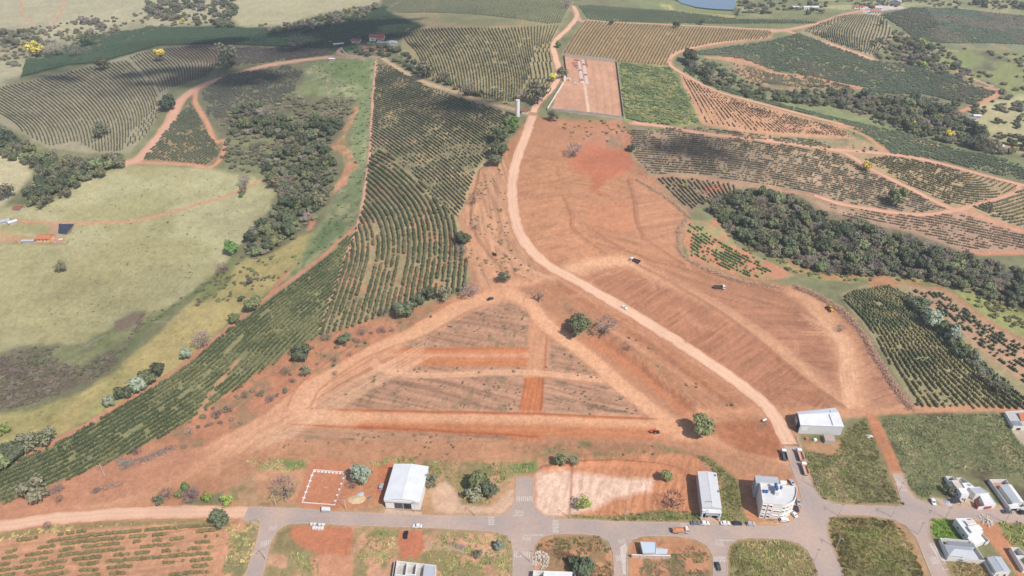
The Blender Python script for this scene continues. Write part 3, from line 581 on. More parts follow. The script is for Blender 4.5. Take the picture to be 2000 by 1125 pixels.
i, al = region(LAKE, 3, 0); DZ[i] = DZ[i]*(1-al)+al*(LAKEZ-2.0-Z0[i])
i, al = region([(1290,-80),(1310,20),(1440,30),(1460,-80)], 8, 0); Zs = np.clip(Z0[i]+DZ[i], None, LAKEZ+0.5+9*(1-al)); DZ[i] = np.where(al > .5, Zs-Z0[i], DZ[i])
# foundation pad and bank in town
DZ = np.clip(DZ, -2.5-80*(Y > 1000), 2.5)
DZ[Y < 205] *= 0.3
DZg = DZ.reshape(NR, NC)
def gz(x, y):                                      # ground height with relief
    x = np.asarray(x, float); y = np.asarray(y, float)
    r = np.clip(np.searchsorted(GY, y)-1, 0, NR-2); t = np.clip((y-GY[r])/(GY[r+1]-GY[r]), 0, 1)
    s = x/_depth(y); c = np.clip(np.searchsorted(GS, s)-1, 0, NC-2); q = np.clip((s-GS[c])/(GS[c+1]-GS[c]), 0, 1)
    dz = (DZg[r,c]*(1-q)+DZg[r,c+1]*q)*(1-t)+(DZg[r+1,c]*(1-q)+DZg[r+1,c+1]*q)*t
    return height(x, y)+dz
def G(px, py):
    p = P1(px, py); p.z = float(gz(p.x, p.y)); return p
_l = (CO*np.array([.2126,.7152,.0722])).sum(1)[:,None]; CO = _l+(CO-_l)*1.07; _r = sstep(1.12,1.4,CO[:,0]/CO[:,1])[:,None]; CO = CO*(1-_r)+CO*np.array([1.0,.965,.90])[None,:]*_r; CO *= (1+.12*ND+.10*(noise(X, Y, .9, 55)-.5))[:,None]; CO = np.clip(CO, 0.01, 0.85)
GM = mat('ground_earth_and_grass', None, 0.95, var=0.2, vscale=1.0, bump=0.14, spec=0.08, objcol='vertex')
vid = np.arange(NR*NC).reshape(NR, NC)
quads = np.stack([vid[:-1,:-1], vid[:-1,1:], vid[1:,1:], vid[1:,:-1]], -1).reshape(-1, 4)
gro = link('ground', np_mesh('ground', np.stack([X, Y, Z0+DZ], 1), quads, GM, True, CO)); tag(gro, kind='structure')
# ------------------------------------------------------------------ dirt roads
def road_mat(name, c1, c2, var=.1, sc=9.0):
    m = mat(name, c1, .9, var=var, vscale=1.6, bump=.03, spec=.12); n = m.node_tree
    mx = [k for k in n.nodes if k.bl_idname == 'ShaderNodeMix'][0]; geo = [k for k in n.nodes if k.bl_idname == 'ShaderNodeNewGeometry'][0]
    nz = n.nodes.new('ShaderNodeTexNoise'); nz.inputs['Scale'].default_value = 1/sc; nz.inputs['Detail'].default_value = 6
    cr = n.nodes.new('ShaderNodeValToRGB'); cr.color_ramp.elements[0].position = .38; cr.color_ramp.elements[1].position = .66
    cr.color_ramp.elements[0].color = (*c1, 1); cr.color_ramp.elements[1].color = (*c2, 1)
    n.links.new(geo.outputs['Position'], nz.inputs['Vector']); n.links.new(nz.outputs[0], cr.inputs[0]); n.links.new(cr.outputs[0], mx.inputs[6])
    return m
def ribbon(name, px, wid, m, lift=0.06, jit=0.35, label=None, cols=None):
    L = resample(gline(px), step=2.0); n = len(L)
    t = np.gradient(L, axis=0); t /= np.linalg.norm(t, axis=1)[:, None]; nr = np.stack([-t[:,1], t[:,0]], 1)
    jl = (noise(L[:,0], L[:,1], 5, 301, 3)-.5)*2*jit; jr = (noise(L[:,0], L[:,1], 5, 302, 3)-.5)*2*jit; K = 13; vs_ = []; cs = []
    for k in range(K):
        f = k/(K-1)*2-1; o = f*wid/2+(jl*max(0,-f)+jr*max(0,f)); q = L+nr*o[:, None]
        vs_.append(np.c_[q, gz(q[:,0], q[:,1])+lift+0.00012*q[:,1]+.05*(1-f*f)])
        if cols is not None:
            wob = (noise(L[:,0], L[:,1], 25, 303, 2)-.5)*.3; rut = np.exp(-((np.abs(f+wob)-.34)/.13)**2); mud = sstep(.72, 1.05, np.abs(f)+.5*(noise(q[:,0], q[:,1], 4, 304, 2)-.5)); st_ = noise(q[:,0], q[:,1], 11, 305, 3)-.5
            c = cols[0][None,:]*(1+.09*rut+.22*st_)[:,None]; cs.append(c*(1-mud[:,None])+cols[1][None,:]*mud[:,None])
    vv = np.stack(vs_, 1).reshape(-1, 3); a = np.arange(n*K).reshape(n, K)
    qd = np.stack([a[:-1,:-1], a[:-1,1:], a[1:,1:], a[1:,:-1]], -1).reshape(-1, 4)[:, ::-1]
    o = link(name, np_mesh(name, vv, qd, m, True, np.clip(np.stack(cs, 1).reshape(-1, 3), .01, .85) if cols is not None else None)); tag(o, label, kind='structure'); return o
DM = mat('packed_pale_earth', None, .95, var=.12, vscale=1.3, bump=.06, spec=.08, objcol='vertex'); RC = (C(238,192,160), C(206,154,122))
ribbon('dirt_road', DIRT, 9.0, DM, jit=.9, cols=RC, label='wide pale dirt road curving down from the water tank to the street')
ribbon('dirt_road', DIRTN[:-1]+[(1041,220)], 7.0, DM, lift=.10, jit=.9, cols=RC, label='narrow pale dirt road climbing beside the walled cemetery')
ribbon('dirt_road', WEST[:-1]+[(480,1002)], 8.0, DM, lift=.07, jit=.8, cols=RC, label='pale dirt road running on from the paved street at the left')
TM = DM; RT = (C(224,174,144), C(204,154,126))
TL = {0:'broad dirt track winding between the coffee fields on the left hill', 4:'dirt track along the top edge of the straight coffee rows', 5:'pale dirt track up to the hilltop farm', 6:'straight dirt track below the curved coffee rows', 7:'long dirt track bending round the bushy gully', 10:'dirt track crossing the right hand coffee slope', 11:'dirt track above the fan shaped coffee field', 12:'red dirt track curving under the grey coffee slope', 19:'thin dirt track across the green pasture', 23:'red path along the edge of the long coffee strip'}
for k, lb in TL.items():
    q, wd, c = HILLTRACKS[k]; ribbon('dirt_track', q, wd*0.85, TM, lift=.07+.004*k, jit=.9, cols=RT, label=lb)
# ------------------------------------------------------------------ paved streets with kerbs and markings
def sheet(name, xy, z, m, z_fn=None):
    tri = tessellate_polygon([[Vector((p[0], p[1], 0)) for p in xy]])
    me = bpy.data.meshes.new(name); me.from_pydata([(p[0], p[1], z if z_fn is None else z_fn(p)) for p in xy], [], [tuple(t) for t in tri]); me.update()
    bm = bmesh.new(); bm.from_mesh(me); bmesh.ops.recalc_face_normals(bm, faces=bm.faces)
    if sum(f.normal.z for f in bm.faces) < 0: bmesh.ops.reverse_faces(bm, faces=bm.faces)
    bm.to_mesh(me); bm.free(); me.materials.append(m); return link(name, me)
ARD = smooth(AXY, 3); AM = road_mat('dusty_asphalt', C(186,168,158), C(208,180,162), .10, 22)
# hand tuned dust: the west end and the junction carry more red dust
o = sheet('street_asphalt', AXY, 0.05, AM); tag(o, 'dusty grey asphalt street with side streets along the bottom', kind='structure')
KM = mat('kerb_concrete', C(208,186,168), .85, var=.2)
kb = MB(); n = len(AXY)
skip = lambda p, q: (p[1] > 1175 and q[1] > 1175) or (p[0] > 2100 and q[0] > 2100) or (abs(p[1]-q[1]) < 3 and p[1] < 935 and abs(p[0]-q[0]) > 15 and (p[1] < 860 or p[1] > 920)) or (p[0] < 500 and q[0] < 500 and p[1] < 1020)
for k in range(n):
    if skip(ASPHALT[k], ASPHALT[(k+1)%n]): continue
    a = Vector((*AXY[k], 0)); b = Vector((*AXY[(k+1)%n], 0)); dd = (b-a).normalized(); nn = Vector((-dd.y, dd.x, 0))*0.16
    kb.hexa([a-nn+Vector((0,0,-.1)), b-nn+Vector((0,0,-.1)), b+nn+Vector((0,0,-.1)), a+nn+Vector((0,0,-.1)), a-nn+Vector((0,0,.17)), b-nn+Vector((0,0,.17)), b+nn+Vector((0,0,.17)), a+nn+Vector((0,0,.17))])
tag(kb.build('kerb', KM), 'pale concrete kerb edging the paved streets', kind='structure')
PM = mat('road_paint', C(226,212,200), .8, var=.4, vscale=.7)
def flatpt(px, py): x, y = flat(px, py, 0.05); return Vector((float(x), float(y), 0))
def zebra(p0, p1, ln, nst, label):
    """stripes laid side by side from pixel p0 to p1, each ln metres long across that line"""
    a, b = flatpt(*p0), flatpt(*p1); d = (b-a); L = d.length; d.normalize(); q = Vector((-d.y, d.x, 0)); m = MB()
    for k in range(nst):
        c = a+d*(L*(k+.5)/nst); hw = L/nst*0.26; pts = [c-d*hw-q*ln/2, c+d*hw-q*ln/2, c+d*hw+q*ln/2, c-d*hw+q*ln/2]
        m.add([(p.x, p.y, .056) for p in pts], [(0,1,2,3)])
    tag(m.build('zebra_crossing', PM), label, kind='structure')
zebra((1008,974), (1041,974), 3.2, 8, 'worn zebra crossing on the short paved stub above the street')
zebra((508,1063), (529,1058), 3.2, 6, 'worn zebra crossing at the leftmost side street')
zebra((1003,1083), (1036,1083), 3.2, 8, 'worn zebra crossing on the side street left of the small block house')
zebra((1202,1090), (1223,1090), 3.0, 6, 'faded zebra crossing beside the small block house')
zebra((1394,1092), (1419,1092), 3.2, 7, 'worn zebra crossing on the side street with the dark car')
zebra((1818,1096), (1846,1096), 3.4, 6, 'worn zebra crossing beside the grey roofed house')
zebra((1750,942), (1763,950), 3.2, 5, 'worn zebra crossing at the foot of the red lane')
zebra((959,1009), (959,1026), 3.0, 5, 'faded zebra crossing over the street left of the paved stub')
zebra((1085,1015), (1085,1040), 3.0, 9, 'faded zebra crossing over the street right of the paved stub')
zebra((1335,1022), (1335,1030), 3.0, 3, 'faded zebra crossing stripes near the narrow warehouse')
def line_mark(p, q, wd, label):
    a, b = flatpt(*p), flatpt(*q); d = (b-a).normalized(); s = Vector((-d.y, d.x, 0))*wd/2
    tag(MB().add([(v.x, v.y, .056) for v in (a-s, b-s, b+s, a+s)], [(0,1,2,3)]).build('stop_line', PM), label, kind='structure')
line_mark((1003,1007), (1022,1007), .45, 'white stop line below the paved stub'); line_mark((1023,1045), (1062,1045), .45, 'white stop line at the side street by the rubble')
line_mark((1398,1055), (1436,1055), .45, 'white stop line at the side street with the dark car'); line_mark((1233,1051), (1246,1051), .45, 'short white stop line by the small block house')
line_mark((1816,1088), (1829,1088), .45, 'white stop line beside the grey roofed house'); line_mark((1840,1112), (1853,1112), .45, 'white line below the zebra crossing at the right')
line_mark((1758,958), (1771,957), .45, 'white stop line under the red lane'); line_mark((1748,936), (1752,936), .4, 'short white line above the zebra crossing of the red lane')
def pare(px, py, rot, w, h, label):
    cu = bpy.data.curves.new('pare_text', 'FONT'); cu.body = 'PARE'; cu.align_x = 'CENTER'; cu.align_y = 'CENTER'; cu.size = 1.0
    t = bpy.data.objects.new('tmp', cu); COL.objects.link(t); bpy.context.view_layer.update()
    me = bpy.data.meshes.new_from_object(t.evaluated_get(bpy.context.evaluated_depsgraph_get())); bpy.data.objects.remove(t)
    xs = [v.co.x for v in me.vertices]; ys = [v.co.y for v in me.vertices]; sx = w/(max(xs)-min(xs)); sy = h/(max(ys)-min(ys))
    for v in me.vertices: v.co.x *= sx; v.co.y *= sy
    me.materials.clear(); me.materials.append(PM); p = flatpt(px, py)
    o = link('road_lettering', me); o.location = (p.x, p.y, .057); o.rotation_euler = (0,0,rot); tag(o, label, kind='structure')
pare(1014, 1000, math.pi, 4.2, 2.6, 'upside down PARE lettering painted on the paved stub')
pare(1029, 1053, 0, 4.0, 2.6, 'PARE lettering painted on the side street by the rubble')
pare(1406, 1063, 0, 4.0, 2.6, 'PARE lettering painted on the side street with the dark car')
pare(1215, 1058, 0.1, 3.4, 2.6, 'faded PARE lettering painted beside the small block house')
pare(533, 1032, 0.2, 4.0, 2.6, 'faded PARE lettering painted at the leftmost side street')
# dried cement spill and pavement in front of the grey house
WP = mat('pale_concrete_pavement', C(222,206,190), .85, var=.2)
def patch_sheet(name, px, z, m, label):
    q = np.array(px, float); x, y = flat(q[:,0], q[:,1], 0.0); o = sheet(name, np.stack([x, y], 1), z, m); tag(o, label, kind='structure')
patch_sheet('pavement', [(1813,1062),(1822,1060),(1845,1088),(1850,1096),(1842,1097),(1830,1088)], .09, WP, 'pale concrete pavement in front of the grey roofed house')
patch_sheet('pavement', [(1211,1068),(1222,1062),(1226,1070),(1221,1090),(1223,1122),(1217,1122),(1212,1085)], .09, WP, 'pale dusty pavement at the corner of the small block house')
patch_sheet('pavement', [(752,994),(824,1000),(823,1007),(750,1003)], .10, mat('forecourt_concrete', C(218,184,156), .9, var=.2), 'dusty concrete apron in front of the gabled hangar')
patch_sheet('pavement', [(1366,1008),(1404,1008),(1408,1021),(1369,1020)], .10, mat('forecourt_concrete', C(218,184,156)), 'dusty concrete apron in front of the narrow warehouse')
# lake
WMt = mat('lake_water', C(112,134,152), .12, var=.06, vscale=30, spec=.5)
q = np.array(LAKE, float); lx, ly = flat(q[:,0], q[:,1], LAKEZ)
o = sheet('lake', np.stack([lx, ly], 1), LAKEZ, WMt); tag(o, 'blue reservoir water beyond the far fields', kind='structure')
# ------------------------------------------------------------------ clouds that cast the soft shade, high above the camera
def cloud(px, py, rx, ry, label, alt=1150, seed=0, n=16):
    g = P1(px, py); c = g+SUN_DIR*((alt-g.z)/SUN_DIR.z); rnd = random.Random(seed); bm = bmesh.new()
    for k in range(n):
        a = rnd.uniform(0, 6.28); r = rnd.uniform(0, .8)**.7; s = rnd.uniform(.28, .55)*(1.1-.5*r)
        mt = Matrix.Translation((rx*r*math.cos(a), ry*r*math.sin(a), rnd.uniform(-.1,.25)*rx*.4)) @ Matrix.Diagonal((rx*s, ry*s, min(rx,ry)*s*.55, 1))
        bmesh.ops.create_icosphere(bm, subdivisions=3, radius=1, matrix=mt)
    me = bpy.data.meshes.new('cloud'); bm.to_mesh(me); bm.free()
    for p in me.polygons: p.use_smooth = True
    if 'cloud_vapour' not in MATS:
        m = bpy.data.materials.new('cloud_vapour'); m.use_nodes = True; n = m.node_tree; n.nodes.clear()
        out = n.nodes.new('ShaderNodeOutputMaterial'); mx = n.nodes.new('ShaderNodeMixShader'); tr = n.nodes.new('ShaderNodeBsdfTransparent'); df = n.nodes.new('ShaderNodeBsdfTranslucent'); df.inputs[0].default_value = (.9,.9,.9,1)
        mx.inputs[0].default_value = .07; n.links.new(tr.outputs[0], mx.inputs[1]); n.links.new(df.outputs[0], mx.inputs[2]); n.links.new(mx.outputs[0], out.inputs[0]); MATS['cloud_vapour'] = m
    me.materials.append(MATS['cloud_vapour']); o = link('cloud', me); o.location = c; tag(o, label, 'cloud', 'thin clouds over the hills')
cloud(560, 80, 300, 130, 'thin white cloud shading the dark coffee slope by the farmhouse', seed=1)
cloud(330, 150, 200, 80, 'thin white cloud shading the left hill of curved rows', seed=2)
cloud(1380, 300, 150, 60, 'thin white cloud shading the grey coffee slope at the right', seed=3, n=8)
cloud(880, 215, 120, 60, 'thin white cloud shading the coffee below the palm lined lane', seed=4, n=7)
cloud(260, 540, 70, 45, 'small thin cloud shading a patch of the pasture', seed=5, n=3)
# ------------------------------------------------------------------ haze in the air
hm = bpy.data.materials.new('haze_air'); hm.use_nodes = True; hn = hm.node_tree; hn.nodes.clear()
ho = hn.nodes.new('ShaderNodeOutputMaterial'); hv = hn.nodes.new('ShaderNodeVolumePrincipled')
hv.inputs['Color'].default_value = (.93, .95, 1, 1); hv.inputs['Density'].default_value = HAZE_D; hv.inputs['Anisotropy'].default_value = .2
hn.links.new(hv.outputs[0], ho.inputs['Volume'])
hz = MB().box(-9500, -1300, -45, 9500, 5600, 300).build('haze', hm); tag(hz, 'pale summer haze in the air over the valley', kind='stuff')
# ================================================================== foliage
LEAF = mat('tree_leaves', None, .7, var=.35, vscale=1.3, spec=.15, objcol='object')
BARKM = mat('bark', C(128,112,96), .9, var=.3)
BUSHM = mat('coffee_leaves', None, .65, var=.35, vscale=.9, spec=.2, objcol='tint')
GRASSM = mat('tall_grass_blades', None, .85, var=.35, vscale=1.2, spec=.1, objcol='tint')
def bush_mesh(name, m, seed, lobes=3, sub=2, jit=.28):
    rnd = random.Random(seed); bm = bmesh.new()
    for k in range(lobes):
        a = rnd.uniform(0, 6.28); r = 0 if k == 0 else rnd.uniform(.25,.5); s = rnd.uniform(.5,.7) if k else .72
        bmesh.ops.create_icosphere(bm, subdivisions=sub, radius=s, matrix=Matrix.Translation((r*math.cos(a), r*math.sin(a), .55+rnd.uniform(-.1,.3))))
    for v in bm.verts: v.co *= 1+rnd.uniform(-jit, jit)*.6; v.co += Vector((rnd.uniform(-1,1), rnd.uniform(-1,1), rnd.uniform(-1,1)))*jit*.28; v.co.z = max(v.co.z, -.05)
    me = bpy.data.meshes.new(name); bm.to_mesh(me); bm.free(); me.materials.append(m); return me
def tuft_mesh(name, m, seed, n=26, h=1.0, spread=.8, w=.16):
    rnd = random.Random(seed); b = MB()
    for k in range(n):
        a = rnd.uniform(0, 6.28); r = spread*math.sqrt(rnd.random()); x, y = r*math.cos(a), r*math.sin(a); hh = h*rnd.uniform(.5,1.1)*(1-.35*r/spread)
        d = rnd.uniform(0, 6.28); lx, ly = math.cos(d)*w, math.sin(d)*w; tx, ty = x+rnd.uniform(-.4,.4)*h, y+rnd.uniform(-.4,.4)*h
        b.add([(x-lx,y-ly,0),(x+lx,y+ly,0),(tx+lx*.9,ty+ly*.9,hh),(tx-lx*.9,ty-ly*.9,hh*.92)], [(0,1,2,3)])
    return b.mesh(name, m)
# ---- geometry-node scatter: one object per field, instances of a real plant of that field
def gn_group():
    if 'scatter' in bpy.data.node_groups: return bpy.data.node_groups['scatter']
    g = bpy.data.node_groups.new('scatter', 'GeometryNodeTree')
    g.interface.new_socket('Geometry', in_out='INPUT', socket_type='NodeSocketGeometry')
    g.interface.new_socket('Plant', in_out='INPUT', socket_type='NodeSocketObject')
    g.interface.new_socket('Geometry', in_out='OUTPUT', socket_type='NodeSocketGeometry')
    N = g.nodes; gi = N.new('NodeGroupInput'); go = N.new('NodeGroupOutput'); oi = N.new('GeometryNodeObjectInfo'); oi.transform_space = 'ORIGINAL'; oi.inputs['As Instance'].default_value = True
    m2p = N.new('GeometryNodeMeshToPoints'); ip = N.new('GeometryNodeInstanceOnPoints')
    a1 = N.new('GeometryNodeInputNamedAttribute'); a1.data_type = 'FLOAT_VECTOR'; a1.inputs[0].default_value = 'rot'
    a2 = N.new('GeometryNodeInputNamedAttribute'); a2.data_type = 'FLOAT_VECTOR'; a2.inputs[0].default_value = 'scl'
    L = g.links; L.new(gi.outputs[0], m2p.inputs[0]); L.new(m2p.outputs[0], ip.inputs['Points']); L.new(gi.outputs[1], oi.inputs[0]); L.new(oi.outputs['Geometry'], ip.inputs['Instance'])
    L.new(a1.outputs[0], ip.inputs['Rotation']); L.new(a2.outputs[0], ip.inputs['Scale']); L.new(ip.outputs[0], go.inputs[0])
    return g
NINST = [0]
def scatter(name, pts, rot, scl, tint, plant, label, kind='stuff'):
    """pts (n,3); rot (n,) about Z; scl (n,3); tint (n,3)"""
    n = len(pts)
    if not n: return None
    NINST[0] += n
    me = bpy.data.meshes.new(name); me.vertices.add(n); me.vertices.foreach_set('co', np.ascontiguousarray(pts, np.float32).ravel())
    a = me.attributes.new('rot', 'FLOAT_VECTOR', 'POINT'); r = np.zeros((n,3)); r[:,2] = rot; r[:,0] = RNG.normal(0,.05,n); a.data.foreach_set('vector', r.astype(np.float32).ravel())
    a = me.attributes.new('scl', 'FLOAT_VECTOR', 'POINT'); a.data.foreach_set('vector', np.ascontiguousarray(scl, np.float32).ravel())
    a = me.attributes.new('tint', 'FLOAT_COLOR', 'POINT'); a.data.foreach_set('color', np.c_[tint, np.ones(n)].astype(np.float32).ravel())
    o = link(name, me); md = o.modifiers.new('scatter', 'NODES'); md.node_group = gn_group(); md['Socket_1'] = plant
    tag(o, label, kind=kind); return o
# ---- template plants are real plants standing in the place
def real_plant(name, me, px, py, s, col, label, cat, group=None, rz=0):
    o = link(name, me); p = G(px, py); o.location = p-Vector((0,0,.03)); o.scale = (s[0], s[1], s[2]); o.rotation_euler = (0,0,rz)
    o['tint'] = [float(v) for v in col]+[1.0]; o.color = (*[float(v) for v in col], 1); tag(o, label, cat, group); return o
BUSH = [real_plant('coffee_bush', bush_mesh('coffee_bush_a', BUSHM, 1), 404, 801, (1.2,1.0,1.5), C(110,118,84), 'last coffee bush at the lower corner of the long dense strip', 'bush'),
        real_plant('coffee_bush', bush_mesh('coffee_bush_b', BUSHM, 2, 4), 905, 566, (1.2,1.1,1.6), C(112,120,84), 'coffee bush at the road end of the widest rows', 'bush'),
        real_plant('coffee_bush', bush_mesh('coffee_bush_c', BUSHM, 3, 2), 1792, 792, (1.3,1.1,1.7), C(120,118,84), 'coffee bush at the near corner of the right hand field', 'bush')]
BUSHC = real_plant('coffee_bush', bush_mesh('coffee_bush_d', BUSHM, 9, 3, sub=1), 1668, 262, (1.2,1.0,1.4), C(110,116,84), 'coffee bush at the far tip of the sparse red field', 'bush')
TUFT = [real_plant('grass_tuft', tuft_mesh('grass_tuft_a', GRASSM, 4), 1762, 984, (1.2,1.2,1.1), C(140,138,96), 'grass tuft at the lower right corner of the verge beside the red lane', 'grass'),
        real_plant('grass_tuft', tuft_mesh('grass_tuft_b', GRASSM, 5, 20, 1.0, .7), 1592, 1116, (1.2,1.2,1.1), C(140,138,96), 'grass tuft at the kerb right of the rounded corner lot', 'grass')]
SHRUB = real_plant('shrub', bush_mesh('shrub_a', BUSHM, 12, 5, jit=.4), 441, 527, (2.0,1.8,1.6), C(128,118,98), 'greyish shrub at the head of the pasture hollow', 'shrub')
def clip_rows(q, poly):
    z = height(q[:,0], q[:,1]); u, v = proj(q[:,0], q[:,1], z); m = pip(u+ (noise(q[:,0],q[:,1],5,77)-.5)*3, v, poly)
    return q[m], m
def field(name, poly, label, guide=None, between=None, sp=3.6, step=1.3, size=(1.0,1.0,1.5), col=(110,118,84), cvar=.18, gap=.12, gapscale=10, plant=0, wob=.35, hx=1.0, seed=0, extend=400, patchcol=None, avoid=()):
    poly = np.array(poly, float); pts = []; dirs = []; rid = []
    lines = []
    if between:
        A = resample(gline(between[0]), n=90); B = resample(gline(between[1]), n=90); N = max(2, int(np.linalg.norm(A-B, axis=1).max()/sp))
        if len(between) > 2:
            M = resample(gline(between[2]), n=90)
            for t in np.linspace(0, 1, N): lines.append(A*(1-t)*(1-2*t)+M*4*t*(1-t)+B*t*(2*t-1))
        else:
            for t in np.linspace(0, 1, N): lines.append(A*(1-t)+B*t)
    else:
        g = resample(smooth(gline(guide), 1), step=3.0); d0 = g[0]-g[3]; d1 = g[-1]-g[-4]
        e0 = g[0]+np.outer(np.linspace(extend,3,int(extend/6)), d0/np.linalg.norm(d0)); e1 = g[-1]+np.outer(np.linspace(3,extend,int(extend/6)), d1/np.linalg.norm(d1))
        g = np.vstack([e0, g, e1]); t = np.gradient(g, axis=0); t /= np.linalg.norm(t, axis=1)[:,None]
        for _ in range(3): t[1:-1] = (t[:-2]+t[1:-1]+t[2:])/3
        nr = np.stack([-t[:,1], t[:,0]], 1); px = P(poly[:,0], poly[:,1]); R = 0
        d, sd = segdist(px[0], px[1], g); lo, hi = (d*sd).min(), (d*sd).max()
        for k in range(int(lo/sp)-1, int(hi/sp)+2): lines.append(g+nr*k*sp)
    prev = []
    for k, L in enumerate(lines):
        L = L[np.isfinite(L).all(1)]
        if len(L) < 2: continue
        q = resample(L, step=step)
        if len(q) < 3: continue
        t = np.gradient(q, axis=0); q2, m = clip_rows(q, poly); a2 = np.arctan2(t[m][:,1], t[m][:,0])
        if len(q2) and prev:           # rows that run too close together merge
            pp = np.vstack(prev[-3:]); dm = np.sqrt(((q2[:,None,:]-pp[None,:,:])**2).sum(2)).min(1); kp = dm > (.62 if between else .45)*sp; q2, a2 = q2[kp], a2[kp]
        if len(q2): pts.append(q2); dirs.append(a2); rid.append(np.full(len(q2), k)); prev.append(q2)
    if not pts: print('EMPTY', name, label); return None
    q = np.vstack(pts); a = np.concatenate(dirs); rid = np.concatenate(rid)
    for ln, wd in avoid:
        d, _ = segdist(q[:,0], q[:,1], resample(gline(ln), step=6)); m = d > wd/2; q, a, rid = q[m], a[m], rid[m]
    n = len(q); vig = noise(q[:,0], q[:,1], gapscale, 200+seed, 2)*.65+RNG.random(n)*.35
    m = vig > np.quantile(vig, gap); q, a, vig, rid = q[m], a[m], vig[m], rid[m]; n = len(q)
    q = q+RNG.normal(0, wob*.35, (n,2)); z = gz(q[:,0], q[:,1])-.05
    s = (.8+.45*vig+RNG.normal(0,.15,n))[:,None]*np.array([size[0]*hx, size[1], size[2]])[None,:]
    c = C(*col, 1.15)[None,:]*(1+cvar*RNG.normal(0,1,n)*.55+cvar*1.6*(noise(q[:,0], q[:,1], 30, 300+seed, 2)-.5))[:,None]
    c = c*np.array([1,1,1])[None,:]
    if patchcol:
        k = sstep(.48,.62,noise(q[:,0], q[:,1], patchcol[1], 400+seed, 3))[:,None]; c = c*(1-k)+C(*patchcol[0], 1.15)[None,:]*k*(1+RNG.normal(0,.12,n))[:,None]
    c = np.clip(c, .01, .7)
    return scatter(name, np.c_[q, z], a+RNG.choice([0, math.pi], n), s, c, (BUSH+[BUSHC])[plant], label)
GDK = (100,108,74); GMD = (112,122,86); GOL = (124,122,90); GGR = (118,116,96)
field('coffee_field', [(697,447),(662,548),(628,654),(573,686),(503,733),(398,807),(343,842),(243,892),(122,942),(-60,1010),(-60,935),(110,868),(215,808),(345,731),(445,648),(520,590),(640,500)], 'long strip of dense green coffee rows beside the red path', guide=[(-40,925),(110,862),(215,802),(345,724),(445,641),(520,582),(640,492),(697,440)], sp=3.5, step=1.25, size=(1.05,.9,1.4), col=(90,98,66), gap=.05, plant=0, seed=1, avoid=[([(530,600),(450,680),(380,755),(300,815),(200,880)],1.4),([(480,690),(420,760),(385,815)],2.6)], patchcol=((116,118,82),18))
field('coffee_field', [(712,405),(722,310),(745,292),(835,368),(890,430),(905,480),(920,545),(900,570),(800,600),(760,608),(690,640),(625,655),(662,545),(697,450)], 'coffee rows curving down beside the bare earthworks', guide=[(690,318),(735,345),(785,395),(806,440),(810,490),(800,550),(785,625)], extend=90, sp=4.0, step=1.35, size=(1.1,1.05,1.6), col=(94,100,70), gap=.10, plant=1, seed=2, avoid=[([(733,430),(736,460),(720,540),(700,590)],2.5),([(785,510),(792,500),(780,560)],4)], patchcol=((116,112,84),14))
field('coffee_field', [(735,125),(760,128),(830,168),(930,203),(998,222),(980,268),(935,322),(905,400),(893,425),(870,430),(835,362),(745,290),(723,298)], 'grey green coffee slope below the palm lined lane', guide=[(725,205),(800,232),(900,300),(935,330)], sp=3.1, step=1.4, size=(.9,.8,1.35), col=(100,106,80), gap=.16, gapscale=18, plant=3, seed=3, patchcol=((122,116,94),16))
field('coffee_field', [(784,70),(800,56),(1000,55),(1092,50),(1073,90),(1080,150),(1060,188),(1000,200),(930,190),(850,158),(830,140),(805,112),(792,95)], 'coffee rows fanning down the hill left of the upper dirt road', between=([(784,60),(795,82),(812,100),(836,142)], [(1098,48),(1076,92),(1084,145),(1072,195)], [(935,52),(960,95),(975,150),(975,205)]), sp=4.2, step=1.8, size=(1.1,.8,1.5), col=(96,100,74), gap=.06, plant=3, seed=4)
field('coffee_field', [(752,22),(790,0),(800,-30),(1125,-30),(1112,22),(1095,45),(1000,50),(930,50),(860,49),(800,52),(770,40)], 'far coffee rows on the hilltop left of the upper dirt road', between=([(755,25),(790,-30)], [(1092,50),(1130,-30)]), sp=4.2, step=2.2, size=(1.4,1.1,1.5), col=(108,114,88), gap=.12, plant=3, seed=5)
field('coffee_field', [(1098,104),(1142,42),(1300,52),(1508,62),(1500,75),(1400,83),(1333,97),(1310,108),(1305,128),(1205,120)], 'straight coffee rows above the walled cemetery', between=([(1140,40),(1096,106)], [(1512,60),(1490,80)], [(1340,46),(1290,135)]), sp=4.4, step=1.8, size=(1.1,.85,1.4), col=(108,106,78), gap=.05, plant=3, seed=6)
field('coffee_field', [(1125,12),(1240,5),(1300,20),(1440,38),(1560,40),(1600,44),(1540,56),(1400,50),(1270,48),(1150,38)], 'dense far coffee field under the lake', between=([(1130,8),(1150,40)], [(1590,30),(1600,46)]), sp=3.8, step=2.4, size=(1.5,1.3,1.4), col=(116,124,94), gap=.12, plant=3, seed=7)
field('coffee_field', [(1335,105),(1510,80),(1560,66),(1700,118),(1830,134),(1890,162),(1945,182),(1900,205),(1800,185),(1700,182),(1695,172),(1570,148),(1510,138),(1450,115),(1385,108)], 'dense dark coffee slope under the hilltop farm', guide=[(1380,105),(1500,110),(1650,140),(1800,165),(1900,190)], sp=3.6, step=2.0, size=(1.4,1.25,1.6), col=(100,110,86), gap=.10, plant=3, seed=8, patchcol=((118,116,94),40))
field('coffee_field', [(1420,120),(1510,145),(1600,154),(1670,172),(1560,172),(1470,160),(1430,140)], 'thin coffee rows on the reddish ground in the gully head', guide=[(1430,130),(1520,155),(1660,172)], sp=3.8, step=2.2, size=(1.1,1.0,1.2), col=(116,116,92), gap=.35, plant=3, seed=9)
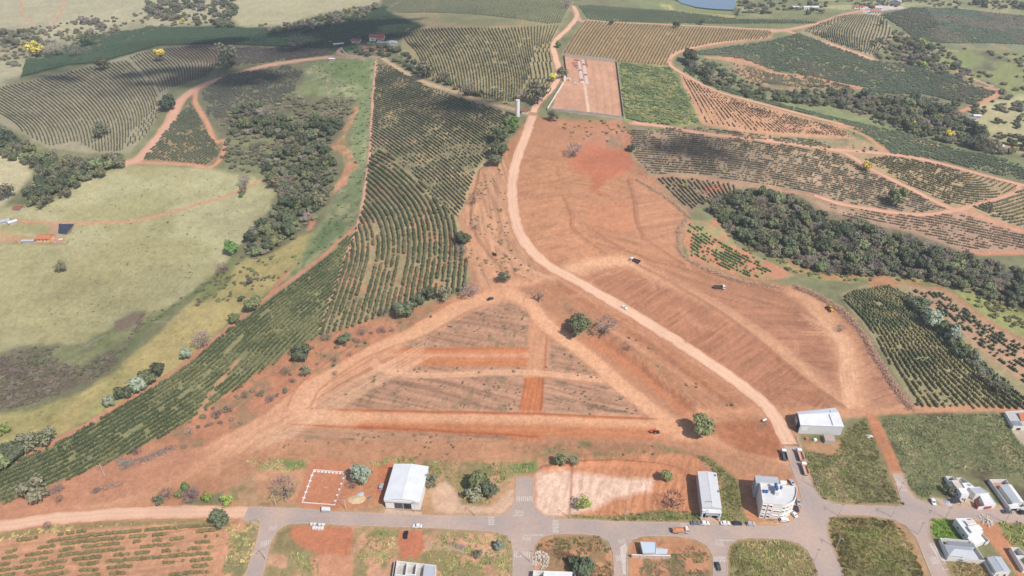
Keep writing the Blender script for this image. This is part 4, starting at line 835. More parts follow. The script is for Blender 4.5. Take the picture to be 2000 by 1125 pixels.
field('coffee_field', [(1570,60),(1640,32),(1690,24),(1728,34),(1740,60),(1735,85),(1708,110),(1640,88)], 'curving coffee rows below the hilltop farm', between=([(1600,42),(1572,62),(1562,66)], [(1738,32),(1735,70),(1706,114)], [(1662,30),(1640,60),(1645,94)]), sp=4.2, step=1.8, size=(1.1,.85,1.4), col=(92,100,76), gap=.05, plant=3, seed=10)
field('coffee_field', [(1722,30),(1780,16),(1860,18),(2060,38),(2060,90),(1940,85),(1850,85),(1790,80),(1760,55)], 'dark green coffee field at the far right hilltop', guide=[(1730,25),(1800,60),(1900,80),(2000,100)], sp=4.0, step=2.2, size=(1.5,1.25,1.5), col=(104,116,92), gap=.10, plant=3, seed=11, patchcol=((126,120,98),60))
field('coffee_field', [(1345,120),(1400,165),(1500,196),(1640,232),(1780,264),(1860,290),(1950,308),(2060,345),(2060,365),(1930,338),(1830,312),(1740,300),(1728,285),(1690,262),(1640,240),(1500,203),(1400,175),(1335,140)], 'green coffee band between the gully and the long dirt track', guide=[(1340,130),(1400,172),(1500,200),(1640,236),(1780,268),(1950,315)], sp=3.6, step=2.0, size=(1.4,1.2,1.5), col=(110,118,90), gap=.14, plant=3, seed=12)
field('coffee_field', [(1330,148),(1400,184),(1500,212),(1640,250),(1668,268),(1480,256),(1376,240),(1350,195)], 'sparse dark coffee rows on the red triangular field', between=([(1328,148),(1372,246)], [(1640,248),(1680,275)], [(1470,205),(1560,268)]), sp=4.6, step=1.7, size=(.75,.7,.9), col=(98,92,74), gap=.18, plant=3, seed=13)
field('coffee_field', [(1300,252),(1372,250),(1480,264),(1590,274),(1610,288),(1480,272),(1380,258)], 'thin band of coffee below the red triangular field', guide=[(1240,242),(1380,256),(1500,270),(1620,286)], sp=3.4, step=1.8, size=(1.0,1.0,1.2), col=(116,116,90), gap=.3, plant=3, seed=14)
field('coffee_field', [(1232,255),(1300,252),(1380,266),(1500,280),(1620,298),(1655,310),(1700,336),(1780,375),(1845,408),(1790,416),(1720,408),(1640,394),(1590,378),(1500,362),(1430,352),(1350,340),(1275,340),(1236,305)], 'grey coffee slope above the bushy ravine', guide=[(1240,300),(1400,312),(1550,335),(1700,368),(1850,405)], sp=3.6, step=1.5, size=(.95,.72,1.1), col=(104,102,82), gap=.22, gapscale=8, plant=3, seed=15, patchcol=((124,116,96),25))
field('coffee_field', [(1690,312),(1740,305),(1830,322),(1930,350),(1985,362),(1975,378),(1930,390),(1880,402),(1850,398),(1780,364)], 'fan shaped coffee rows between two red tracks', guide=[(1690,312),(1780,345),(1870,375),(1950,380),(1990,360)], sp=4.2, step=1.5, size=(1.0,.85,1.3), col=(112,110,80), gap=.1, plant=3, seed=16, extend=60)
field('coffee_field', [(1900,405),(1950,392),(2000,370),(2060,385),(2060,462),(1960,432)], 'coffee rows at the right edge below the fan shaped field', guide=[(1890,405),(1960,425),(2050,400)], sp=4.2, step=1.6, size=(1.2,1.15,1.5), col=(112,112,84), gap=.1, plant=3, seed=17)
field('coffee_field', [(1610,398),(1720,416),(1800,424),(1870,416),(1960,446),(2060,476),(2060,486),(1930,488),(1880,486),(1790,452),(1720,436),(1650,425)], 'faded pinkish coffee rows above the ravine at the right', guide=[(1600,400),(1720,428),(1850,450),(2000,480)], sp=4.0, step=1.7, size=(.95,.9,1.05), col=(126,114,92), gap=.22, plant=3, seed=18)
field('coffee_field', [(1275,348),(1350,348),(1430,362),(1440,372),(1400,395),(1372,395),(1350,410)], 'short upright coffee rows beside the brush windrow', between=([(1272,345),(1345,415)], [(1440,358),(1445,385)]), sp=4.2, step=1.5, size=(1.1,1.0,1.3), col=(110,106,84), gap=.1, plant=3, seed=19)
field('coffee_field', [(1345,440),(1375,445),(1400,470),(1450,495),(1510,530),(1480,545),(1410,522),(1350,500)], 'bright green bushes left standing among the earthworks', guide=[(1342,450),(1400,490),(1500,540)], sp=3.8, step=1.4, size=(1.0,1.0,1.2), col=(104,124,76), gap=.35, plant=2, seed=20)
field('coffee_field', [(1645,580),(1690,560),(1735,558),(1780,580),(1850,640),(1930,715),(2000,775),(2060,800),(1795,797),(1750,725),(1705,655)], 'tall olive coffee rows at the right of the earthworks', between=([(1640,575),(1700,640),(1745,720),(1792,800)], [(1740,558),(1850,640),(1940,720),(2070,810)]), sp=4.0, step=1.25, size=(1.0,.82,1.5), col=(152,144,102), gap=.06, plant=2, seed=21, patchcol=((108,114,80),20))
field('coffee_field', [(1785,568),(1840,575),(1900,615),(2000,680),(2060,710),(2060,785),(1990,745),(1930,690),(1850,620)], 'sparse dark coffee bushes on the pink slope at the right edge', between=([(1780,562),(1850,628),(1940,715),(2070,800)], [(1850,570),(1950,650),(2070,720)]), sp=4.3, step=1.7, size=(1.05,1.0,1.3), col=(92,98,72), gap=.42, gapscale=6, plant=2, seed=22)
field('coffee_field', [(-60,170),(0,172),(70,158),(190,128),(250,118),(305,175),(312,225),(280,270),(235,295),(190,296),(150,275),(95,285),(0,235),(-60,235)], 'curved contour coffee rows covering the left hill', between=([(-70,180),(-10,215),(40,250),(60,300)], [(255,112),(290,150),(315,200),(300,262)], [(95,148),(150,185),(195,240),(205,310)]), sp=4.2, step=1.7, size=(1.1,.78,1.4), col=(94,96,76), gap=.04, plant=3, seed=23)
field('coffee_field', [(255,112),(300,95),(400,90),(430,105),(430,125),(400,150),(345,168),(312,180)], 'contour coffee rows under the yellow tree on the left hill', between=([(255,112),(290,150),(312,188)], [(425,92),(440,110),(430,140)], [(330,95),(365,125),(370,165)]), sp=4.2, step=1.7, size=(1.1,.78,1.4), col=(90,90,76), gap=.05, plant=3, seed=24)
field('coffee_field', [(42,150),(54,117),(120,97),(190,70),(300,54),(420,54),(560,58),(690,42),(745,14),(800,52),(780,72),(735,66),(665,90),(640,94),(620,94),(420,86),(310,88),(190,122),(130,127)], 'smooth dark green coffee field across the far left hill', guide=[(42,150),(150,110),(300,80),(450,70),(620,75)], sp=3.6, step=2.6, size=(1.9,1.75,1.3), col=(70,88,62), cvar=.1, gap=.02, plant=3, seed=25)  # bush tint lowered as well, cloud shade partly put into the colour
field('coffee_field', [(430,92),(560,95),(640,98),(650,106),(560,118),(450,130),(435,112)], 'grey brown coffee rows beside the track below the farm', guide=[(430,105),(540,105),(650,104)], sp=3.8, step=2.0, size=(1.2,1.1,1.4), col=(104,100,90), gap=.12, plant=3, seed=26)
field('coffee_field', [(280,312),(340,238),(372,200),(392,235),(412,272),(430,285),(425,305),(405,322),(330,314)], 'triangular patch of dark coffee bushes inside the forked track', guide=[(285,310),(350,270),(420,240)], sp=3.8, step=1.6, size=(1.25,1.1,1.5), col=(94,100,78), gap=.15, plant=3, seed=27)
field('coffee_field', [(395,180),(440,148),(560,128),(590,140),(575,180),(545,205),(470,215),(430,235),(405,225)], 'patchy grey coffee bushes above the wooded gully', guide=[(395,190),(480,175),(590,160)], sp=4.0, step=1.8, size=(1.2,1.15,1.4), col=(96,98,84), gap=.25, gapscale=14, plant=3, seed=28)
# ---- the near field with single bushes: real objects for the nearest, the rest as stuff
NEAR = [(-40,1068),(120,1040),(300,1030),(420,1024),(430,1045),(415,1080),(400,1150),(-40,1150)]
def near_points():
    g = resample(gline([(-60,1090),(60,1074),(200,1055),(420,1036)]), step=3.0); d0 = g[0]-g[3]; d1 = g[-1]-g[-4]
    g = np.vstack([g[:1]+np.outer(np.linspace(60,3,20), d0/np.linalg.norm(d0)), g, g[-1]+np.outer(np.linspace(3,60,20), d1/np.linalg.norm(d1))])
    t = np.gradient(g, axis=0); t /= np.linalg.norm(t,axis=1)[:,None]; nr = np.stack([-t[:,1], t[:,0]],1); out = []
    for k in range(-16, 8):
        q = resample(g+nr*k*3.3, step=1.15); a = np.arctan2(*np.gradient(q, axis=0).T[::-1]); q2, m = clip_rows(q, NEAR)
        if len(q2): out.append(np.c_[q2, a[m]])
    return np.vstack(out)
q = near_points(); q[:,:2] += RNG.normal(0,.18,(len(q),2)); vig = noise(q[:,0], q[:,1], 5, 901, 2); m = vig > np.quantile(vig, .34); q, vig = q[m], vig[m]
u, v = proj(q[:,0], q[:,1], 0*q[:,0]); inside = (u > 0) & (u < 1995) & (v < 1122); order = np.lexsort((-v, ~inside)); NB_ = 290
bl = 'small olive coffee bush in the sparse field below the dirt road'
nm = [bush_mesh('coffee_bush_n%d' % k, BUSHM, 30+k, 3) for k in range(4)]
for r, j in enumerate(order[:NB_]):
    o = link('coffee_bush', nm[r % 4]); s = .75+.5*vig[j]; o.location = (q[j,0], q[j,1], float(gz(q[j,0], q[j,1]))-.03); o.scale = (s*1.05, s*.95, s*1.0); o.rotation_euler = (0,0,q[j,2]+random.uniform(-.4,.4))
    c = C(128,118,78,1.15)*(1+random.gauss(0,.12)); o['tint'] = [float(x) for x in c]+[1.0]; tag(o, bl, 'bush', 'sparse coffee bushes below the dirt road')
rest = order[NB_:]; s = (.75+.5*vig[rest])[:,None]*np.array([[1.05,.95,1.0]])
scatter('coffee_field', np.c_[q[rest,:2], gz(q[rest,0], q[rest,1])-.03], q[rest,2], s, np.tile(C(128,118,78,1.15), (len(rest),1))*(1+RNG.normal(0,.12,len(rest)))[:,None], BUSH[0], 'remaining olive rows of the sparse field below the dirt road')
# ---- rank grass and scrub, scattered over polygons
def blanket(name, polys, label, density, size, cols, plant, seed, hvar=.3, thin=0.0, thinscale=8):
    kk_ = 1.4 if plant is SHRUB else .62
    P_, S_, T_ = [], [], []
    for poly in polys:
        poly = np.array(poly, float); px = P(poly[:,0], poly[:,1]); n = int(min(30000, density*0.5*abs(np.dot(px[0], np.roll(px[1],1))-np.dot(px[1], np.roll(px[0],1)))))
        if n < 1: continue
        x = RNG.uniform(px[0].min(), px[0].max(), n*3); y = RNG.uniform(px[1].min(), px[1].max(), n*3)
        u, v = proj(x, y, height(x, y)); m = pip(u+(noise(x,y,4,78)-.5)*5, v+(noise(x,y,4,79)-.5)*4, poly); x, y = x[m][:n], y[m][:n]
        if thin:
            vg = noise(x, y, thinscale, 500+seed, 3); k = vg > np.quantile(vg, thin); x, y = x[k], y[k]
        P_.append(np.c_[x, y])
    q = np.vstack(P_); n = len(q); w1 = noise(q[:,0], q[:,1], 13, 600+seed, 3); w2 = noise(q[:,0], q[:,1], 4, 610+seed, 2)
    t = np.clip((w1-.3)/.4, 0, .999)*(len(cols)-1); i0 = t.astype(int); fr = (t-i0)[:,None]; cc = np.array([C(*c, kk_) for c in cols])
    c = cc[i0]*(1-fr)+cc[np.minimum(i0+1, len(cols)-1)]*fr; c = c*(1+RNG.normal(0,.14,n)+.5*(w2-.5))[:,None]
    s = (1+RNG.normal(0,hvar*.5,n)+hvar*2*(w2-.5)).clip(.35,2)[:,None]*np.array(size)[None,:]
    return scatter(name, np.c_[q, gz(q[:,0], q[:,1])-.04], RNG.uniform(0,6.28,n), s, np.clip(c,.01,.7), plant, label)
GR = [(112,106,66),(144,134,92),(130,134,78),(168,152,110)]
blanket('grass', [[(1622,1012),(1690,1010),(1740,1018),(1765,1040),(1790,1080),(1808,1150),(1655,1150),(1632,1080),(1620,1040)]], 'rank green grass on the lot between the two side streets at the right', .95, (.85,.85,.75), GR, TUFT[0], 1)
blanket('grass', [[(1428,1066),(1470,1055),(1530,1058),(1572,1076),(1590,1104),(1600,1150),(1424,1150)]], 'rank green grass on the rounded corner lot', .95, (.85,.85,.75), GR, TUFT[1], 2)
blanket('grass', [[(1572,884),(1630,890),(1650,845),(1690,815),(1705,860),(1722,905),(1752,965),(1758,984),(1650,982),(1610,972),(1592,950),(1580,915)]], 'rank grass on the lot below the white warehouse', .9, (.85,.85,.7), [(120,118,78),(146,138,100),(128,132,84),(166,152,114)], TUFT[0], 3)
blanket('grass', [[(1722,818),(1930,808),(1955,850),(1990,920),(1960,932),(1900,915),(1846,925),(1838,950),(1815,972),(1790,970),(1762,915),(1735,850)],[(1930,808),(1960,815),(1985,860),(2060,930),(2060,985),(2000,940),(1990,925),(1955,860)]], 'rank grass on the large lot above the new houses', .8, (.9,.9,.7), [(112,116,80),(136,136,98),(124,132,90),(150,144,108)], TUFT[1], 4)
blanket('grass', [[(1816,1017),(1848,1014),(1886,1048),(1832,1050),(1818,1035)]], 'bright green grass beside the long white house', .7, (1.0,1.0,.7), [(112,140,66),(128,150,74)], TUFT[0], 5)
blanket('grass', [[(1948,1020),(2060,1026),(2060,1075),(1975,1062)]], 'green grass on the lot at the right edge', .5, (1.1,1.1,1.0), [(130,138,84),(150,148,96)], TUFT[1], 6)
blanket('grass', [[(1858,1098),(1930,1094),(1965,1150),(1880,1150)]], 'dry straw coloured grass below the grey roofed house', .6, (1.0,1.0,.9), [(150,132,96),(172,154,116)], TUFT[0], 7)
blanket('grass', [[(832,1060),(870,1040),(990,1046),(998,1060),(998,1150),(862,1150),(855,1096),(830,1090)],[(690,1032),(772,1034),(776,1088),(740,1100),(700,1090)],[(545,1034),(562,1026),(570,1060),(620,1100),(630,1150),(600,1150),(560,1070)]], 'patchy grass on the lots below the street', .75, (.75,.75,.6), [(112,124,72),(146,140,100),(134,138,86),(170,156,116)], TUFT[1], 8, thin=.2)
blanket('grass', [[(1110,1050),(1170,1048),(1194,1072),(1197,1150),(1110,1150),(1130,1080)],[(1050,1062),(1090,1050),(1120,1060),(1100,1095),(1050,1090)]], 'scrubby growth on the lot with the rubble heap', .7, (.8,.8,.7), [(120,110,78),(146,126,96),(116,118,76)], TUFT[0], 9, thin=.25)
blanket('grass', [[(1255,1100),(1300,1092),(1340,1060),(1385,1080),(1390,1150),(1250,1150)]], 'dry weeds around the small block house', .7, (.8,.8,.7), [(132,114,90),(112,120,80),(150,130,104)], TUFT[1], 10, thin=.2)
blanket('grass', [[(1360,890),(1392,900),(1438,940),(1448,1000),(1452,1016),(1412,1014),(1406,960),(1392,920)],[(1112,1008),(1200,1010),(1290,996),(1362,1004),(1362,1017),(1200,1016)]], 'dry grass between the narrow warehouse and the corner building', .9, (.8,.8,.75), [(128,124,82),(160,146,108),(120,130,76)], TUFT[0], 11)
blanket('grass', [[(480,900),(560,895),(600,905),(560,925),(500,915)],[(700,905),(760,895),(840,890),(890,905),(1005,905),(1048,905),(1046,922),(1000,940),(960,960),(950,984),(905,975),(900,935),(850,930),(760,905),(720,915),(700,960)],[(560,950),(590,940),(580,975),(530,980),(520,960)]], 'weeds and grass on the lots above the street', .7, (.8,.8,.7), [(126,128,82),(150,142,100),(116,126,76)], TUFT[1], 12, thin=.25)
blanket('grass', [[(1212,124),(1308,132),(1342,190),(1364,238),(1300,244),(1224,232)]], 'green fallow field right of the walled cemetery', .16, (2.0,2.0,.9), [(112,124,84),(130,138,92),(152,152,98)], SHRUB, 13)
blanket('grass', [[(-40,1050),(120,1028),(420,1012),(440,1020),(260,1026),(120,1038),(-40,1064)],[(445,1022),(505,1016),(498,1060),(470,1150),(430,1150),(445,1080)]], 'verge grass below the dirt road at the left', .45, (1.0,1.0,.7), [(140,128,88),(164,146,106),(128,128,82)], TUFT[0], 14, thin=.15)
SC_ = [(104,106,80),(128,120,98),(116,122,84),(138,122,108)]
blanket('scrub', [[(-40,702),(60,682),(115,678),(105,712),(160,716),(210,690),(250,668),(280,610),(282,630),(250,675),(215,720),(150,760),(60,790),(-40,810)]], 'grey leafless scrub in the pasture hollow', .22, (1.2,1.2,.8), [(118,106,92),(130,116,100),(112,112,84)], SHRUB, 21, thin=.2)
blanket('scrub', [[(440,262),(500,255),(560,240),(590,262),(560,300),(500,340),(450,330),(432,310)],[(560,190),(600,205),(640,195),(690,200),(660,240),(620,235),(580,225)]], 'mixed scrub on the upper banks of the left gully', .05, (2.2,2.2,1.7), SC_, SHRUB, 22, thin=.25)
blanket('scrub', [[(1370,395),(1440,375),(1500,370),(1560,388),(1600,412),(1700,442),(1850,490),(2060,545),(2060,625),(1930,575),(1780,542),(1620,537),(1500,500),(1430,460)]], 'undergrowth covering the ravine at the right', .045, (2.6,2.6,2.0), SC_, SHRUB, 23)
blanket('scrub', [[(1430,452),(1500,500),(1620,536),(1720,541),(1830,552),(1700,550),(1600,546),(1530,524),(1450,480)],[(1860,562),(1930,578),(2060,628),(2060,668),(1960,632),(1900,595)]], 'low weeds on the bank between earthworks and ravine', .10, (1.5,1.5,1.0), [(124,122,84),(150,146,96),(110,116,78)], SHRUB, 24, thin=.3)
blanket('scrub', [[(1745,60),(1800,85),(1900,98),(2060,115),(2060,330),(1960,295),(1900,235),(1950,182),(1890,158),(1820,130),(1740,115),(1735,80)]], 'scattered scrub on the far right pasture', .010, (2.8,2.8,2.0), SC_, SHRUB, 25, thin=.45, thinscale=30)
blanket('scrub', [[(-40,60),(90,52),(200,30),(300,15),(460,10),(450,50),(330,52),(180,105),(60,135),(-40,120)],[(440,45),(560,50),(640,28),(730,8),(740,20),(640,45),(560,60)]], 'scattered scrub along the far valley at the top left', .010, (2.6,2.6,2.2), SC_, SHRUB, 26, thin=.4, thinscale=30)
blanket('scrub', [[(1440,-20),(2060,-20),(2060,32),(1900,18),(1790,12),(1640,18),(1440,30)]], 'scattered scrub beyond the hilltop farm', .006, (3,3,2.2), SC_, SHRUB, 27, thin=.45, thinscale=40)
blanket('scrub', [[(100,515),(420,480),(480,500),(430,535),(330,610),(190,665),(60,660)],[(0,830),(230,725),(430,560),(560,470),(600,500),(440,640),(215,795),(0,890)],[(70,400),(240,335),(500,350),(520,400),(440,500),(140,500),(20,480)]], 'low tussocks dotted over the pasture', .010, (.7,.7,.35), [(166,156,116),(150,146,104)], SHRUB, 28, thin=.35, thinscale=20)
blanket('scrub', [[(600,120),(735,120),(722,300),(697,438),(600,520),(575,525),(640,440),(690,330),(690,230)]], 'low tussocks on the green strip beside the gully', .05, (1.0,1.0,.5), [(100,118,70),(122,132,84)], SHRUB, 29, thin=.4)
blanket('scrub', [[(395,806),(500,735),(570,690),(625,662),(760,625),(860,598),(880,600),(800,640),(700,690),(600,742),(500,815),(420,865),(330,880),(340,845)]], 'dry weeds on the bank below the coffee rows', .035, (1.3,1.3,.9), [(134,116,96),(150,128,106),(124,118,88)], SHRUB, 30, thin=.45)
blanket('scrub', [[(905,480),(920,440),(935,360),(985,310),(995,360),(990,410),(1000,460),(1030,510),(1060,545),(1000,552),(960,545),(930,520)],[(1090,575),(1160,620),(1250,690),(1330,760),(1400,795),(1440,798),(1330,715),(1200,635),(1110,575)]], 'dry tufts on the eroded strip beside the dirt road', .045, (1.0,1.0,.6), [(186,156,124),(160,138,106),(140,130,98)], SHRUB, 31, thin=.45)
blanket('scrub', [[(770,680),(900,622),(965,590),(1034,608),(1030,678)],[(640,795),(690,750),(760,718),(1022,716),(1016,803)],[(1072,660),(1190,740),(1062,734)],[(1062,744),(1195,754),(1272,812),(1060,806)],[(500,856),(700,842),(1000,852),(850,900),(560,876)],[(1010,872),(1330,872),(1340,884),(1120,892)]], 'dry stubble tufts on the cleared triangle plots', .05, (.7,.7,.35), [(150,126,102),(132,120,92),(166,134,110)], SHRUB, 32, thin=.6, thinscale=5)
blanket('scrub', [[(430,530),(470,500),(520,500),(470,540),(420,585),(330,615),(280,640),(260,620),(330,600)],[(380,590),(470,520),(600,470),(560,530),(470,600)]], 'green scrub in the ditch between pasture and yellow slope', .05, (1.3,1.3,.8), [(112,120,80),(132,130,92),(124,112,96)], SHRUB, 33, thin=.45)
blanket('scrub', [[(1338,115),(1390,118),(1440,150),(1520,178),(1600,168),(1700,180),(1800,184),(1870,200),(1930,285),(1880,288),(1780,266),(1680,228),(1560,202),(1460,188),(1380,160)],[(1690,80),(1750,60),(1830,90),(1900,140),(1880,160),(1800,135),(1720,118)]], 'undergrowth along the far gully under the dark coffee slope', .02, (2.6,2.6,1.8), SC_, SHRUB, 34, thin=.15, thinscale=20)
blanket('scrub', [[(430,225),(560,185),(700,195),(670,270),(645,290),(668,330),(640,390),(600,450),(520,498),(480,505),(475,470),(530,405),(545,375),(500,325),(440,290)]], 'undergrowth of the left gully wood', .035, (2.1,2.1,1.5), [(120,118,92),(146,136,112),(132,134,98),(150,140,118)], SHRUB, 35, thin=.4, thinscale=14)
blanket('scrub', [[(1370,400),(1440,440),(1520,500),(1600,530),(1560,545),(1460,500),(1390,430)],[(1235,245),(1300,252),(1372,248),(1480,262),(1600,272),(1690,278),(1730,300),(1640,296),(1480,280),(1380,262)],[(1095,232),(1215,238),(1240,262),(1228,285),(1150,280),(1105,262)]], 'sparse weeds around the red cut and the ravine edge', .03, (1.3,1.3,.8), [(150,138,106),(124,122,88),(166,142,114)], SHRUB, 36, thin=.5, thinscale=12)
print('INSTANCES', NINST[0])
# ================================================================== trees
def crown_mesh(name, seed, blobs=10, quads=52, flat_=.62, spread=.66, leaf=.15, top=1.0, core=.8):
    rnd = random.Random(seed); b = MB(); bm = bmesh.new()
    for k in range(blobs):
        if k == 0: c = Vector((0,0,top)); r = .52
        else:
            a = 6.283*k/(blobs-1)+rnd.uniform(-.5,.5); e = rnd.uniform(-.5,1.0); q = spread*rnd.uniform(.7,1.05)*math.cos(e*.9)
            c = Vector((q*math.cos(a), q*math.sin(a), top+flat_*.75*math.sin(e)+rnd.uniform(-.08,.08))); r = rnd.uniform(.27,.44)
        bmesh.ops.create_icosphere(bm, subdivisions=1, radius=r*core, matrix=Matrix.Translation(c))
        for j in range(quads):
            d = Vector((rnd.gauss(0,1), rnd.gauss(0,1), rnd.gauss(.25,1))).normalized(); p = c+d*r*rnd.uniform(.8,1.12)
            nrm = (d+Vector((rnd.uniform(-1,1), rnd.uniform(-1,1), rnd.uniform(-.6,1.2)))*.7).normalized(); u = nrm.orthogonal().normalized(); v = nrm.cross(u); s = leaf*rnd.uniform(.6,1.2); th = rnd.uniform(0,6.28)
            u2 = (u*math.cos(th)+v*math.sin(th))*s; v2 = (v*math.cos(th)-u*math.sin(th))*s*.7
            b.add([p-u2, p+v2, p+u2, p-v2], [(0,1,2,3)])
    for v in bm.verts: v.co += Vector((rnd.uniform(-1,1), rnd.uniform(-1,1), rnd.uniform(-1,1)))*.07
    me0 = bpy.data.meshes.new('t'); bm.to_mesh(me0); bm.free()
    b.add([v.co for v in me0.vertices], [tuple(p.vertices) for p in me0.polygons]); bpy.data.meshes.remove(me0)
    return b.mesh(name, LEAF)
def trunk_mesh(name, seed, h=.75, r=.07, limbs=4):
    rnd = random.Random(seed); b = MB(); top = Vector((rnd.uniform(-.06,.06), rnd.uniform(-.06,.06), h)); b.tube((0,0,-.06), top*.55, r, r*.8, 6); b.tube(top*.55, top, r*.8, r*.5, 6)
    for k in range(limbs):
        a = 6.283*k/limbs+rnd.uniform(-.5,.5); b.tube(top*.8, top*.8+Vector((math.cos(a)*.42, math.sin(a)*.42, rnd.uniform(.2,.5))), r*.5, r*.18, 5)
    return b.mesh(name, BARKM)
def bare_meshes(seed, dense=1.0):
    rnd = random.Random(seed); t = MB(); c = MB()
    def grow(p, d, L, r, lv):
        q = p+d*L; (t if lv < 2 else c).tube(p, q, r, r*.6, 4 if lv < 2 else 3)
        if lv >= 3:
            return
        for k in range([6,5,5][lv] if lv < 3 else 0):
            nd = (d+Vector((rnd.gauss(0,.75), rnd.gauss(0,.75), rnd.gauss(.15,.45)))).normalized(); grow(p+d*L*rnd.uniform(.6,1), nd, L*rnd.uniform(.5,.78), r*.5, lv+1)
    grow(Vector((0,0,-.05)), Vector((0,0,1)), .52, .07, 0)
    for k in range(int(330*dense)):                 # fine twigs filling the crown
        d = Vector((rnd.gauss(0,1), rnd.gauss(0,1), rnd.gauss(.1,.8))).normalized(); p = Vector((0,0,.95))+Vector((d.x*.85, d.y*.85, d.z*.6))*rnd.uniform(.35,1)**.6
        e = (d+Vector((rnd.gauss(0,.6), rnd.gauss(0,.6), rnd.gauss(.3,.5)))).normalized()*rnd.uniform(.1,.2); w_ = e.orthogonal().normalized()*rnd.uniform(.018,.04)
        c.add([p-w_, p+w_, p+e+w_*.3, p+e-w_*.3], [(0,1,2,3)])
    return t.mesh('bare_trunk%d' % seed, BARKM), c.mesh('bare_crown%d' % seed, LEAF)
CROWNS = [crown_mesh('crown%d' % k, 40+k, blobs=8+k % 4) for k in range(6)]
LOOSE = [crown_mesh('loose_crown%d' % k, 60+k, blobs=9, quads=40, core=.45, leaf=.12, flat_=.8) for k in range(3)]
ROUND = [crown_mesh('round_crown%d' % k, 70+k, blobs=12, quads=60, flat_=.75, spread=.55, core=.88) for k in range(2)]
YCR = [crown_mesh('blossom_crown%d' % k, 75+k, blobs=8, quads=34, core=.3, leaf=.13, flat_=.8) for k in range(2)]
TRUNKS = [trunk_mesh('trunk%d' % k, 80+k) for k in range(3)]
BARES = [bare_meshes(90+k) for k in range(3)]; DEADS = [bare_meshes(95+k, .25) for k in range(2)]
TCOL = {'G':(96,102,76),'M':(122,126,86),'L':(146,156,84),'B':(136,124,114),'Y':(224,200,92),'O':(118,116,92),'S':(132,142,122),'D':(150,132,120),'K':(86,94,70),'P':(130,112,108),'N':(98,122,66)}
TK = .92                                            # gain used for leaf colours
NT = [0]
def tree(px, py, d, kind, label, group=None, name=None, h=1.0, parts=True):
    p = P1(px, py); depth = p.y*CP-(p.z-CAM_H)*SP; R = d/2*depth/F*(1.12 if kind != 'Y' else .88)
    dep = math.atan2(CAM_H-p.z, math.hypot(p.x, p.y)); zc = R*(0.95 if kind not in 'YB' else .9)*h
    b = G(px, py+zc*math.cos(dep)*F/depth); return tree_at(b, R, kind, label, group, name, h)
def tree_at(b, R, kind, label, group=None, name=None, h=1.0, cat='tree'):
    NT[0] += 1; k = NT[0]
    t = thing(name or {'Y':'yellow_flowering_tree','B':'bare_tree','D':'dead_tree','P':'bare_tree'}.get(kind, 'tree'), label, cat, (b.x, b.y, b.z-.05*R), random.uniform(0,6.28), group)
    if kind in 'BP': tm, cm = BARES[k % 3]
    elif kind == 'D': tm, cm = DEADS[k % 2]
    else: cm = (YCR[k % 2] if kind == 'Y' else LOOSE[k % 3] if kind in 'OL' else ROUND[k % 2] if kind in 'SN' else CROWNS[k % 6]); tm = TRUNKS[k % 3]
    c = np.clip(C(*TCOL[kind], TK)*(1+random.gauss(0,.16))*np.array([1+random.gauss(0,.05),1,1+random.gauss(0,.05)]), .01, .85)
    for nm_, me in (('trunk', tm), ('crown', cm))+((('twigs', BARES[k % 3][1]),) if kind == 'Y' else ()):
        o = link(nm_, me, t); o.color = (*[float(x) for x in (c if nm_ != 'twigs' else C(150,134,116))], 1)
    t.scale = (R*random.uniform(.93,1.07), R*random.uniform(.93,1.07), R*h*random.uniform(.95,1.05)); return t
